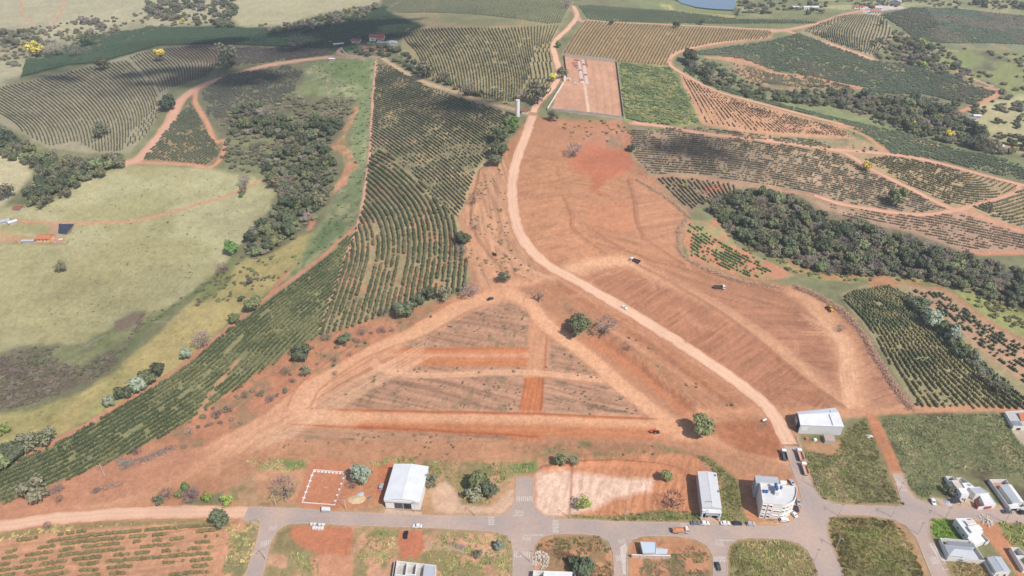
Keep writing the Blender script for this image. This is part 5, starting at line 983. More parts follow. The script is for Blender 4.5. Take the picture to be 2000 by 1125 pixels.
ISO = [(1368,832,46,'M','round leafy tree alone at the junction above the street'),(1130,634,46,'G','dark green tree beside the triangle of cleared lots'),(1182,640,40,'B','brownish bare tree right of the dark tree at the cleared triangle'),
 (1052,570,42,'D','large dead tree with bare spreading branches near the dirt road'),(984,540,26,'O','dark scraggly tree above the dead tree'),(928,386,28,'P','purplish leafless tree beside the coffee edge track'),(930,438,22,'D','broken leafless tree on the bare bank by the coffee rows'),
 (904,464,28,'G','round dark tree at the right end of the coffee rows'),(903,488,24,'B','grey tree under the round dark tree at the coffee rows'),(998,244,34,'N','bright green tree just below the white water tank'),(975,262,34,'G','dark tree below the water tank'),(972,290,34,'K','darkest tree in the clump below the water tank'),(968,312,26,'G','lowest tree in the clump below the water tank'),
 (1050,180,44,'O','broad greyish tree right of the water tank'),(1020,185,26,'B','grey bushy tree behind the water tank'),(1080,224,24,'O','small dark tree at the lower left corner of the cemetery wall'),(1097,141,24,'O','grey tree on the road at the cemetery gate'),(1080,152,20,'Y','small yellowish tree beside the cemetery gate'),(1090,87,12,'N','little bright green tree by the upper dirt road'),
 (1121,291,32,'B','grey leafless tree on the bare cut below the cemetery'),(1232,288,16,'K','dark bush at the edge of the red cut'),(1225,680,26,'D','small dead tree on the slope under the dirt road'),
 (1690,324,26,'Y','yellow flowering tree at the fork of red tracks on the right slope'),(1750,384,36,'M','green tree standing alone in the grey coffee slope'),(1778,243,22,'Y','yellow flowering tree left of two at the gully mouth'),(1850,264,24,'Y','yellow flowering tree right of two at the gully mouth'),(1980,290,16,'Y','small yellow flowering tree at the right edge'),(1336,362,12,'L','tiny yellow green tree in the short upright rows'),
 (75,97,40,'Y','large yellow flowering tree at the upper left'),(315,108,30,'Y','yellow flowering tree above the contour rows'),(357,41,14,'Y','tiny far yellow flowering tree'),(684,18,12,'Y','tiny yellowish tree on the far ridge'),(174,78,24,'G','round green tree right of the large yellow tree'),(331,200,30,'K','dark round tree in the fork of the broad track'),(203,124,26,'O','grey green tree in the contour rows'),(450,110,46,'O','broad dim tree in the grey brown rows'),
 (110,94,34,'B','grey bare tree beside the large yellow tree'),(150,98,26,'B','grey bare tree between the yellow tree and the dark field'),(200,252,30,'O','small grey tree in the middle of the contour rows'),(582,82,36,'B','large grey bare tree left of the farmhouse'),(830,135,36,'O','broad bushy tree on the palm lined lane'),(868,150,22,'B','bare tree on the palm lined lane'),(915,172,30,'B','larger bare tree lower on the palm lined lane'),
 (479,350,26,'B','grey bare tree on the pasture track'),(477,370,18,'O','small tree just below the bare tree on the pasture track'),(472,381,10,'N','tiny green tree at the pasture track'),(16,372,32,'O','dark tree alone on the pasture at the left edge'),(250,513,13,'D','tiny dead tree in the middle of the pasture'),(328,430,13,'D','small dead tree by the pasture track'),(122,520,22,'O','low spreading bush on the pasture below the farm plot'),(455,483,28,'N','bright green bush beside the gully wood'),(438,522,28,'P','leafless thicket at the end of the gully wood'),
 (398,660,38,'P','round leafless tree beside the red path'),(365,690,24,'S','silvery round shrub beside the red path'),(313,720,32,'G','green tree topmost of the row along the red path'),(290,737,32,'G','second green tree of the row along the red path'),(272,750,34,'S','silvery tree in the row along the red path'),(243,766,30,'G','dark tree lowest in the row along the red path'),(216,783,24,'S','silvery bush at the foot of the row along the red path'),
 (472,583,12,'K','tiny dark cone tree on the yellow slope'),(497,592,34,'M','leafy green bush where the red path meets the strip'),(489,548,14,'O','tiny dark bush on the yellow slope'),(460,620,22,'M','green bush on the red path'),(10,836,26,'L','yellow green tree at the left edge'),(95,850,40,'O','grey tree right of the yellow green one at the left edge'),(62,862,42,'O','grey green tree in the left edge thicket'),(30,880,44,'G','dark tree at the left edge thicket'),(5,905,40,'M','green tree lowest in the left edge thicket'),
 (75,955,58,'O','big grey tree at the corner of the long coffee strip'),(115,952,24,'P','small leafless bush right of the big grey tree'),(118,972,20,'B','small grey bush under the leafless one by the big tree'),(270,878,24,'P','charred leafless tree beside the smoking brush'),(247,905,22,'B','bare bush below the coffee strip pole'),(190,956,14,'P','tiny bare bush on the red bank above the road'),(312,976,22,'O','olive bush leftmost of the roadside clump'),(330,962,30,'B','bare bush behind the olive one in the roadside clump'),(364,950,18,'N','bright green bush topmost in the roadside clump'),(352,964,16,'M','small green bush in the roadside clump'),(377,964,36,'P','wide leafless bush in the roadside clump'),(407,971,22,'L','yellow green bush right of the roadside clump'),(447,976,24,'L','yellow green bush nearest the street start'),
 (432,1012,36,'K','tall dark tree below the road at the street start'),(95,1024,18,'P','small bare bush on the verge below the dirt road'),(595,686,36,'G','leafy tree at the lower end of the coffee rows'),(673,661,26,'G','small leafy tree on the bank above the wide dirt track'),(640,655,22,'B','bare tree left of the small leafy tree on the bank'),(790,600,38,'K','darkest tree at the foot of the wide rows'),(815,586,32,'G','tree behind the darkest one at the foot of the wide rows'),(838,570,28,'G','tree on the field edge left of the black car'),(870,572,32,'O','tree with dry branches left of the black car'),(918,564,36,'P','brown leafless thicket behind the black car'),(750,606,26,'B','bare tree left of the darkest tree'),(600,724,22,'O','olive bush on the red bank'),
 (707,927,42,'S','silvery round tree between foundation and hangar'),(560,950,56,'B','grey thicket left of the white foundation'),(1312,975,44,'P','dark leafless tree left of the narrow warehouse'),(975,1066,22,'S','silvery shrub at the corner lot below the street'),(935,1082,20,'O','olive shrub left of the silvery one below the street'),(1140,1108,42,'K','dark green bush on the rubble lot'),(1122,1096,24,'G','small dark bush left of the larger on the rubble lot'),(690,944,24,'P','brush heap like bare bush beside the silvery tree'),(843,938,30,'O','olive bush right of the hangar'),(935,940,40,'M','green bush left of the paved stub'),(955,955,36,'G','darker bush nearest the paved stub'),(925,965,34,'O','olive bush below the green bush at the paved stub'),(1095,900,26,'M','green shrub left of two on the red bank'),(1120,902,22,'O','green shrub right of two on the red bank'),(1140,983,30,'L','low green shrub on the pale cut lot'),(1300,930,26,'M','green shrub on the right of the red bank'),
 (1640,640,18,'B','dry shrub at the windrow by the yellow loader'),(1815,620,40,'S','silvery tree in the strip between the right hand fields'),(1790,595,30,'G','dark tree above the silvery one between the right hand fields'),(1858,650,34,'S','pale tree lower in the strip between the right hand fields'),(1840,640,28,'G','dark tree left of the pale one between the right hand fields'),(1852,955,22,'O','dark bush left of the new white houses'),(1345,108,30,'K','tall dark tree at the head of the far gully'),(1370,42,12,'K','dark bush below the lake'),(1320,48,14,'K','dark bush on the top edge of the straight rows'),(1105,5,24,'B','grey tree where the upper road leaves the picture'),(1195,44,10,'K','little dark bush at the top of the straight rows'),
 (1720,45,10,'K','small dark tree beside the hilltop farm'),(1700,15,9,'K','tiny palm like tree in the hilltop farmyard'),(262,818,0,'G','')]
for a in ISO:
    if a[2] > 0: tree(*a)
# small bushes on the bank: alike, one group
for k, (x, y, d) in enumerate([(710,645,22),(745,642,16),(767,640,18),(685,690,14),(655,700,16),(620,708,14),(560,722,22),(530,776,20),(505,765,24),(452,798,16),(425,806,20),(372,838,22),(480,770,18),(700,664,12),(635,690,16),(655,728,12),(570,742,12)]):
    tree(x, y, d, 'BPD'[k % 3], 'small leafless bush on the red bank below the coffee rows', 'leafless bushes on the red bank', 'bare_bush')
# ---- palms along the farm lane
def palm_meshes():
    t = MB(); t.tube((0,0,-.2), (.1,0,4.5), .28, .2, 7); t.tube((.1,0,4.5), (.15,0,8.5), .2, .16, 7); c = MB(); rnd = random.Random(5)
    for k in range(13):
        a = 6.283*k/13+rnd.uniform(-.15,.15); up = rnd.uniform(.2,1.1); p = Vector((.15,0,8.5)); d = Vector((math.cos(a), math.sin(a), 0)); s = Vector((-d.y, d.x, 0)); prev = None
        for j in range(6):
            tt = j/5; q = p+d*3.0*tt+Vector((0,0,up*1.6*tt-2.6*tt*tt)); w_ = .55*math.sin(math.pi*min(1, tt*.9+.12)); cur = (q-s*w_-Vector((0,0,.2)), q, q+s*w_-Vector((0,0,.2)))
            if prev: c.add([prev[0],prev[1],cur[1],cur[0]], [(0,1,2,3)]); c.add([prev[1],prev[2],cur[2],cur[1]], [(0,1,2,3)])
            prev = cur
    return t.mesh('palm_trunk', BARKM), c.mesh('palm_crown', LEAF)
PTM, PCM = palm_meshes()
for k, (x, y) in enumerate([(647,92),(686,90),(700,96),(722,96),(731,97),(740,98),(760,101),(783,122),(788,125),(845,152),(862,156),(875,158),(895,172),(905,172),(943,188),(955,186),(968,190),(980,200),(995,205),(1000,36),(1030,5)][:19]):
    b = G(x, y); o = thing('palm_tree', 'slim palm with drooping crown lining the farm lane' if k > 6 else 'slim palm in the farmhouse garden', 'palm', b-Vector((0,0,.1)), random.uniform(0,6.28), 'palms along the farm lane' if k > 6 else 'palms in the farmhouse garden')
    for nm_, me in (('trunk', PTM), ('crown', PCM)): link(nm_, me, o).color = (*C(96,112,84,1.0), 1)
    s = random.uniform(.85,1.15); o.scale = (s,s,s)
# ---- woods
def wood(poly, n, d, kinds, where, group, seed):
    rng = np.random.default_rng(seed); poly = np.array(poly, float); out = []
    u = rng.uniform(poly[:,0].min(), poly[:,0].max(), 9000); v = rng.uniform(poly[:,1].min(), poly[:,1].max(), 9000); m = pip(u, v, poly); u, v = u[m], v[m]
    for a, b in zip(u, v):
        dd = d*rng.uniform(.65,1.35)
        if all((a-o[0])**2+((b-o[1])*1.5)**2 > ((dd+o[2])*.26)**2 for o in out): out.append((a, b, dd))
        if len(out) >= n: break
    return [(a, b, dd, kinds[int(rng.integers(len(kinds)))], where, group) for a, b, dd in out]
W1 = [(445,225),(470,195),(520,205),(545,225),(590,235),(640,225),(672,240),(650,262),(640,285),(660,330),(645,370),(620,405),(595,435),(560,460),(522,488),(492,500),(478,478),(505,440),(535,405),(545,375),(525,330),(500,310),(560,290),(540,260),(480,260),(440,250)]
W2 = [(-40,240),(20,258),(70,285),(130,312),(175,300),(240,296),(244,318),(205,335),(170,350),(130,375),(75,398),(52,392),(58,362),(90,335),(45,312),(-40,290)]
W3 = [(1375,392),(1440,378),(1500,372),(1555,388),(1600,412),(1655,436),(1720,446),(1780,460),(1850,490),(1930,510),(2060,548),(2060,618),(1950,586),(1900,565),(1850,545),(1780,536),(1700,534),(1620,528),(1550,500),(1490,488),(1435,455),(1405,420)]
W4 = [(1345,118),(1375,122),(1430,152),(1445,172),(1520,184),(1600,175),(1650,172),(1700,186),(1800,192),(1860,205),(1895,240),(1930,288),(1880,282),(1800,262),(1740,236),(1660,206),(1560,196),(1480,190),(1420,166),(1370,152)]
W5 = [(240,18),(300,2),(360,-10),(460,-10),(462,48),(430,52),(385,48),(330,32),(255,26)]; W6 = [(-30,62),(30,56),(88,56),(82,74),(40,84),(-30,98)]; W7 = [(505,62),(560,45),(620,30),(690,18),(735,6),(738,16),(690,38),(620,55),(540,62)]
W8 = [(1735,62),(1790,68),(1830,100),(1905,140),(1880,150),(1800,130),(1750,108)]; W9 = [(1430,2),(1560,-8),(1640,8),(1600,26),(1480,24)]; W10 = [(1880,240),(1960,250),(2060,270),(2060,300),(1950,300),(1900,290)]; W11 = [(1900,2),(2060,0),(2060,16),(1920,16)]; W12 = [(1830,190),(1990,195),(2010,250),(1960,245)]
W13 = [(690,88),(760,84),(790,100),(830,135),(870,150),(960,190),(940,190),(850,160),(790,125),(730,104),(690,104)]; W14 = [(140,40),(190,30),(210,60),(150,75)]; W15 = [(1770,575),(1800,590),(1850,640),(1905,695),(1970,765),(1950,765),(1890,710),(1830,650),(1780,600)]
ALL = wood(W1, 185, 19, 'GGGKMBOOGM', 'crowded in the wooded gully beside the pasture', 'trees of the left gully wood', 1)
ALL += wood(W2, 100, 20, 'GOOMGKO', 'in the wood below the contour rows at the left', 'trees of the left hillside wood', 2)
ALL += wood(W3, 230, 21, 'GKOGMOBBG', 'filling the ravine right of the earthworks', 'trees of the right ravine wood', 3)
ALL += wood(W4, 150, 17, 'GKGOMBO', 'in the far gully under the dark coffee slope', 'trees of the far right gully', 4)
ALL += wood(W5, 55, 14, 'GOBOG', 'in the far valley at the top left', 'trees of the far left valley', 5)+wood(W6, 14, 15, 'GO', 'by the bend of the far left track', 'trees at the far left track', 6)+wood(W7, 34, 14, 'GOBK', 'along the far edge of the smooth dark field', 'trees along the smooth dark field', 7)
ALL += wood(W8, 24, 13, 'BOLG', 'on the rough pasture right of the curving rows', 'trees on the far right pasture', 8)+wood(W9, 22, 10, 'GOK', 'beside the far lake', 'trees beside the far lake', 9)+wood(W10, 20, 20, 'BOG', 'around the shed at the right edge', 'trees around the right edge shed', 10)+wood(W11, 12, 12, 'GK', 'on the far right skyline slope', 'trees on the far right slope', 11)+wood(W12, 10, 15, 'OG', 'dotted on the right hand pasture', 'trees on the right hand pasture', 12)
ALL += wood(W13, 40, 12, 'GKO', 'in the farmhouse garden hedge', 'trees of the farmhouse garden', 13)+wood(W14, 4, 16, 'BO', 'between the far left tracks', 'trees between the far left tracks', 14)+wood(W15, 34, 20, 'OSOGM', 'in the strip between the right hand fields', 'trees between the right hand fields', 15)
KW = {'G':'dark green tree','K':'very dark green tree','M':'mid green tree','O':'olive grey tree','B':'grey leafless tree','L':'yellow green tree','S':'silvery green tree'}
ALL.sort(key=lambda a: -a[2])
rest = ALL[300:]
box_ = {}
for a in ALL: bb = box_.setdefault(a[5], [9e9,-9e9,9e9,-9e9]); bb[0] = min(bb[0],a[0]); bb[1] = max(bb[1],a[0]); bb[2] = min(bb[2],a[1]); bb[3] = max(bb[3],a[1])
for a in ALL[:300]:                                # the label also says which part of the wood and how big
    bb = box_[a[5]]; fx = (a[0]-bb[0])/(bb[1]-bb[0]+1e-6); fy = (a[1]-bb[2])/(bb[3]-bb[2]+1e-6); sz = 'large ' if a[2] > 23 else 'small ' if a[2] < 17.5 else ''
    pos = ('upper ' if fy < .33 else 'lower ' if fy > .67 else '')+('left' if fx < .33 else 'right' if fx > .67 else 'middle'); lb = sz+KW[a[3]]+' '+a[4]+', '+pos+' part'
    tree(a[0], a[1], a[2], a[3], ' '.join(lb.split()[:16]), KW[a[3]]+'s, '+a[5])
# the smaller rest of the woods as one mass, instances of one real tree crown
src = tree(1600, 520, 22, 'M', 'fresh green tree at the lower edge of the right ravine'); crown_src = [c for c in src.children if c.name.startswith('crown')][0]
LEAFT = mat('wood_leaves', None, .7, var=.35, vscale=1.3, spec=.15, objcol='tint')
mass = bush_mesh('far_tree', LEAFT, 130, 6, jit=.45)
FT = link('tree', None); COL.objects.unlink(FT); bpy.data.objects.remove(FT)
cm = CROWNS[2].copy(); cm.materials.clear(); cm.materials.append(LEAFT)
wt = thing('tree', 'lone green tree just left of the lake shore trees', 'tree', G(1462, 22)); wc = link('crown', cm, wt); link('trunk', TRUNKS[0], wt); wt.scale = (5,5,5); wc['tint'] = [float(v) for v in C(96,110,80,1.0)]+[1.0]
pts = []; scl = []; tin = []
for (a, b, dd, kd, _, _) in rest:
    p = P1(a, b); depth = p.y*CP-(p.z-CAM_H)*SP; R = dd/2*depth/F*1.05; dep = math.atan2(CAM_H-p.z, math.hypot(p.x, p.y)); g = G(a, b+R*.95*math.cos(dep)*F/depth)
    pts.append((g.x, g.y, g.z-.3*R)); scl.append((R,R,R)); tin.append(C(*TCOL[kd], TK)*random.uniform(.85,1.15))
scatter('far_woods', np.array(pts), RNG.uniform(0,6.28,len(pts)), np.array(scl), np.array(tin), wc, 'smaller crowns filling out the distant woods')
# ---- brush windrows pushed up by the machines
def windrow(px, label, wid=3.0, h=1.5, n=1300, col=(220,182,150), seed=0):
    L = resample(gline(px), step=1.0); rnd = random.Random(seed); b = MB(); M_ = len(L)
    qs = L[np.array([rnd.randrange(M_) for _ in range(n)])]; off = np.array([(rnd.gauss(0,wid*.4), rnd.gauss(0,wid*.4)) for _ in range(n)]); xy = qs+off; zz = height(xy[:,0], xy[:,1])
    for k in range(n):
        x, y = xy[k]; dd = math.hypot(*off[k]); z = float(zz[k])+max(0, h*(1-dd/wid))*rnd.uniform(.1,1)
        d = Vector((rnd.gauss(0,1), rnd.gauss(0,1), rnd.gauss(0,.35))).normalized()*rnd.uniform(.5,1.5); w_ = d.cross(Vector((0,0,1))).normalized()*rnd.uniform(.06,.22); p = Vector((x,y,z))
        b.add([p-d-w_, p-d+w_, p+d+w_*.5, p+d-w_*.5, p+Vector((0,0,.25))], [(0,1,4),(1,2,4),(2,3,4),(3,0,4),(3,2,1,0)])
    o = b.build('brush_windrow', mat('dry_brush_%d' % seed, C(*col), .95, var=.45, vscale=1.0, spec=.05)); tag(o, label, 'brush pile'); return o
windrow([(1244,352),(1275,370),(1300,385),(1325,405),(1346,426)], 'windrow of dry brush along the short upright coffee rows', seed=1)
windrow([(1342,428),(1328,445),(1325,470),(1330,495),(1350,512)], 'windrow of dry brush bending round the bright green bushes', seed=2, n=1000, wid=2.6)
windrow([(1352,513),(1390,530),(1430,545),(1480,555),(1520,562)], 'windrow of dry brush below the bright green bushes', seed=3, n=900)
windrow([(1555,562),(1590,575),(1620,592),(1650,612),(1665,628)], 'broad windrow of dry brush behind the yellow loader', wid=4.6, h=2.0, n=2400, seed=4, col=(214,174,144))
windrow([(1668,632),(1690,660),(1705,690),(1725,720),(1745,752),(1765,780),(1780,798)], 'long windrow of dry brush beside the tall olive rows', wid=3.4, h=1.7, n=2800, seed=5, col=(216,174,148))
windrow([(232,900),(250,905),(275,900),(300,890),(335,875)], 'grey brush debris below the charred tree', wid=3.5, h=.7, n=500, seed=6, col=(170,145,130))
windrow([(185,960),(215,950),(235,945)], 'small heap of dry brush on the red bank above the road', wid=2.5, h=.8, n=260, seed=7, col=(190,150,125))
windrow([(1118,1093),(1090,1080)], 'scattered dry brush on the rubble lot', wid=3, h=.6, n=200, seed=8, col=(160,125,98))
# ================================================================== buildings
WHITE = mat('white_wall_paint', C(240,236,230,1.25), .7, var=.06, vscale=3); ROOFW = mat('white_metal_roof', C(236,236,236,1.3), .5, var=.12, vscale=5, metal=0, spec=.25)
ROOFG = mat('grey_metal_roof', C(196,200,204), .5, var=.08, vscale=3); ROOFD = mat('dark_grey_roof', C(150,154,158), .6, var=.1); CONC = mat('bare_concrete', C(196,188,180), .85, var=.2); BLOCKW = mat('concrete_block_wall', C(206,190,178), .9, var=.25, vscale=.6)
DARK = mat('dark_opening_panel', C(66,62,62), .8, var=.1); GLASS = mat('window_glass', (.03,.04,.05), .08, var=.05, spec=.6); REDT = mat('red_clay_tiles', C(184,112,96), .8, var=.25, vscale=.8); ORANGE = mat('orange_clay_tiles', C(214,134,98), .8, var=.2, vscale=.8)  # dark panels for doors; in open ones they stand in for inside shade
PINK = mat('reddish_wall', C(196,140,124), .8, var=.15); STEEL = mat('grey_steel', C(130,132,136), .45, metal=.4, var=.1); REDP = mat('dark_red_paint', C(178,86,92), .6, var=.1); YWALL = mat('ochre_wall', C(236,184,120), .8, var=.1); BLUE = mat('blue_tank_plastic', C(60,104,160), .45, var=.05)
def quad(px, z=0.0, zb=0.0):
    q = np.array(px, float); x, y = flat(q[:,0], q[:,1], z+zb); return [Vector((float(a), float(b), 0)) for a, b in zip(x, y)]
class Bld:
    """Q = front-left, front-right, back-right, back-left corners in world XY"""
    def __init__(s, name, label, cat, Q, zb=0.0, group=None):
        s.Q = Q; s.c = sum(Q, Vector())/4; s.c.z = zb; s.zb = zb; s.t = thing(name, label, cat, s.c, 0, group)
        s.W = ((Q[1]-Q[0]).length+(Q[2]-Q[3]).length)/2; s.D = ((Q[3]-Q[0]).length+(Q[2]-Q[1]).length)/2
    def p(s, u, v, z): a = s.Q[0].lerp(s.Q[1], u); b = s.Q[3].lerp(s.Q[2], u); q = a.lerp(b, v); return Vector((q.x-s.c.x, q.y-s.c.y, z))
    def blk(s, m, u0, v0, u1, v1, z0, z1): return m.hexa([s.p(u0,v0,z0), s.p(u1,v0,z0), s.p(u1,v1,z0), s.p(u0,v1,z0), s.p(u0,v0,z1), s.p(u1,v0,z1), s.p(u1,v1,z1), s.p(u0,v1,z1)])
    def box(s, name, mt, u0, v0, u1, v1, z0, z1, parent=None): return s.blk(MB(), u0, v0, u1, v1, z0, z1).build(name, mt, parent or s.t)
    def ring(s, name, mt, u0, v0, u1, v1, z0, z1, th=.2, parent=None):      # four walls round a rectangle, butted
        m = MB(); a = th/s.W; b = th/s.D
        s.blk(m, u0, v0, u1, v0+b, z0, z1); s.blk(m, u0, v1-b, u1, v1, z0, z1); s.blk(m, u0, v0+b, u0+a, v1-b, z0, z1); s.blk(m, u1-a, v0+b, u1, v1-b, z0, z1)
        return m.build(name, mt, parent or s.t)
    def slab(s, name, mt, pts, th=.14, parent=None):                          # sloped sheet from (u,v,z) points
        top = [s.p(*q) for q in pts]; bot = [q-Vector((0,0,th)) for q in top]; n = len(top)
        return MB().add(bot+top, [tuple(range(n))[::-1], tuple(range(n,2*n))]+[(i,(i+1)%n,n+(i+1)%n,n+i) for i in range(n)]).build(name, mt, parent or s.t)
    def opening(s, name, side, a, b, z0, z1, fill=None, frame=None, proud=.05):   # a framed door or window on one side
        ou, ov = proud/s.W, proud/s.D
        def pan(m, a, b, z0, z1, k0, k1):
            if side == 'f': return s.blk(m, a, -k1*ov, b, -k0*ov, z0, z1)
            if side == 'b': return s.blk(m, a, 1+k0*ov, b, 1+k1*ov, z0, z1)
            if side == 'l': return s.blk(m, -k1*ou, a, -k0*ou, b, z0, z1)
            return s.blk(m, 1+k0*ou, a, 1+k1*ou, b, z0, z1)
        ln = s.W if side in 'fb' else s.D; e = .10/ln; m = MB()
        pan(m, a-e, b+e, z1, z1+.1, 0, 2.4); pan(m, a-e, b+e, z0-.1, z0, 0, 2.6); pan(m, a-e, a, z0, z1, 0, 2.2); pan(m, b, b+e, z0, z1, 0, 2.2)
        o = m.build(name, frame or WHITE, s.t); pan(MB(), a, b, z0, z1, -.4, .6).build('pane' if 'window' in name else 'leaf', fill or GLASS, o); return o
def flat_house(name, label, px, h, roof=ROOFG, wall=WHITE, zb=0.0, par=.5, wins=(), cat='house', group=None):
    b = Bld(name, label, cat, quad(px, h, zb), zb, group); b.box('walls', wall, 0,0,1,1, -.3, h-par); b.ring('parapet', wall, 0,0,1,1, h-par+.002, h, .18)
    b.box('roof', roof, .18/b.W, .18/b.D, 1-.18/b.W, 1-.18/b.D, h-par+.003, h-par+.09)
    for w_ in wins: b.opening(*w_)
    return b
def gable_house(name, label, px, h, rise, roof=ROOFW, wall=WHITE, zb=0.0, axis='v', over=.4, ridge=.5, wins=(), cat='warehouse', roof2=None, group=None, Q=None):
    b = Bld(name, label, cat, Q or quad(px, h, zb), zb, group); ou, ov = over/b.W, over/b.D; m = MB(); b.blk(m, 0,0,1,1, -.3, h)
    if axis == 'v':   # ridge runs front to back
        m.add([b.p(0,0,h), b.p(1,0,h), b.p(ridge,0,h+rise)], [(0,1,2)]); m.add([b.p(0,1,h), b.p(1,1,h), b.p(ridge,1,h+rise)], [(1,0,2)]); m.build('walls', wall, b.t)
        b.slab('roof_side', roof, [(-ou,-ov,h+.05),(ridge,-ov,h+rise+.14),(ridge,1+ov,h+rise+.14),(-ou,1+ov,h+.05)]); b.slab('roof_side', roof2 or roof, [(ridge,-ov,h+rise+.14),(1+ou,-ov,h+.05),(1+ou,1+ov,h+.05),(ridge,1+ov,h+rise+.14)])
    else:
        m.add([b.p(0,0,h), b.p(0,1,h), b.p(0,ridge,h+rise)], [(1,0,2)]); m.add([b.p(1,0,h), b.p(1,1,h), b.p(1,ridge,h+rise)], [(0,1,2)]); m.build('walls', wall, b.t)
        b.slab('roof_side', roof, [(-ou,-ov,h+.05),(1+ou,-ov,h+.05),(1+ou,ridge,h+rise+.14),(-ou,ridge,h+rise+.14)]); b.slab('roof_side', roof2 or roof, [(-ou,ridge,h+rise+.14),(1+ou,ridge,h+rise+.14),(1+ou,1+ov,h+.05),(-ou,1+ov,h+.05)])
    m = MB()
    if axis == 'v': b.blk(m, ridge-.2/b.W, -ov, ridge+.2/b.W, 1+ov, h+rise+.12, h+rise+.22)
    else: b.blk(m, -ou, ridge-.2/b.D, 1+ou, ridge+.2/b.D, h+rise+.12, h+rise+.22)
    m.build('ridge_cap', roof2 or roof, b.t)
    for w_ in wins: b.opening(*w_)
    return b
# 1 gabled hangar on the street
b = gable_house('hangar', 'white gabled metal hangar with open front on the street', [(751,974),(819,978),(836,912),(771,907)], 7.0, .9, ROOFW, WHITE,
   wins=[('window','f',.03,.2,4.6,5.2,DARK),('window','f',.8,.97,4.6,5.2,DARK),('sliding_door','f',.27,.5,.05,4.2,mat('dark_sheet_door', C(96,92,94), .7),STEEL),('doorway','f',.53,.74,.05,4.2,DARK,STEEL)], roof2=ROOFW)  # doorway is open; its dark panel stands in for the shaded interior
b.box('fascia', ROOFW, -.01,-.035,1.01,-.012, 5.6, 7.0); b.box('plinth', CONC, -.008,-.01,1.008,1.008, -.2, .35)
for k in range(7): b.box('gutter_bracket', STEEL, 1.0, .06+.145*k, 1.012, .075+.145*k, 6.2, 6.8)
# 2 narrow warehouse
b = gable_house('narrow_warehouse', 'narrow grey roofed warehouse with recessed front on the street', [(1372,991),(1409,992.5),(1399,924),(1363,921)], 7.4, .5, mat('pale_grey_roof', C(224,222,222,1.35), .5, var=.07, vscale=2), mat('pale_side_wall', C(214,210,208), .8, var=.1), over=.15, ridge=.52,
   wins=[('shutter_door','f',.1,.38,.05,3.2,DARK,STEEL),('glass_door','f',.62,.92,.05,3.0,DARK,STEEL)])
b.box('canopy', ROOFW, -.01,-.10,1.01,-.004, 5.9, 6.4); b.box('front_roof', ROOFG, .2,-.085,.95,-.002, 4.0, 4.3); b.box('pillar', WHITE, 0,-.09,.05,-.06, 0, 5.89); b.box('pillar', WHITE, .95,-.09,1,-.06, 0, 5.89); b.box('low_wall', CONC, .0,-.13,.45,-.12, 0, 1.1)
for (u, v) in ((.86,.88),(.93,.42)):
    f = b.ring('roof_hatch', ROOFG, u, v, u+.1, v+.06, 7.3, 8.0, .15); b.box('hatch_dark_plate', DARK, u+.02, v+.01, u+.08, v+.05, 7.6, 7.7, f)  # dark plate stands in for the shade inside the hatch
f = b.box('roof_frame', STEEL, .2, .12, .21, .125, 7.4, 8.6); b.box('roof_frame', STEEL, .52, .12, .53, .125, 7.4, 8.6); b.box('roof_frame', STEEL, .2, .12, .53, .125, 8.6, 8.7)
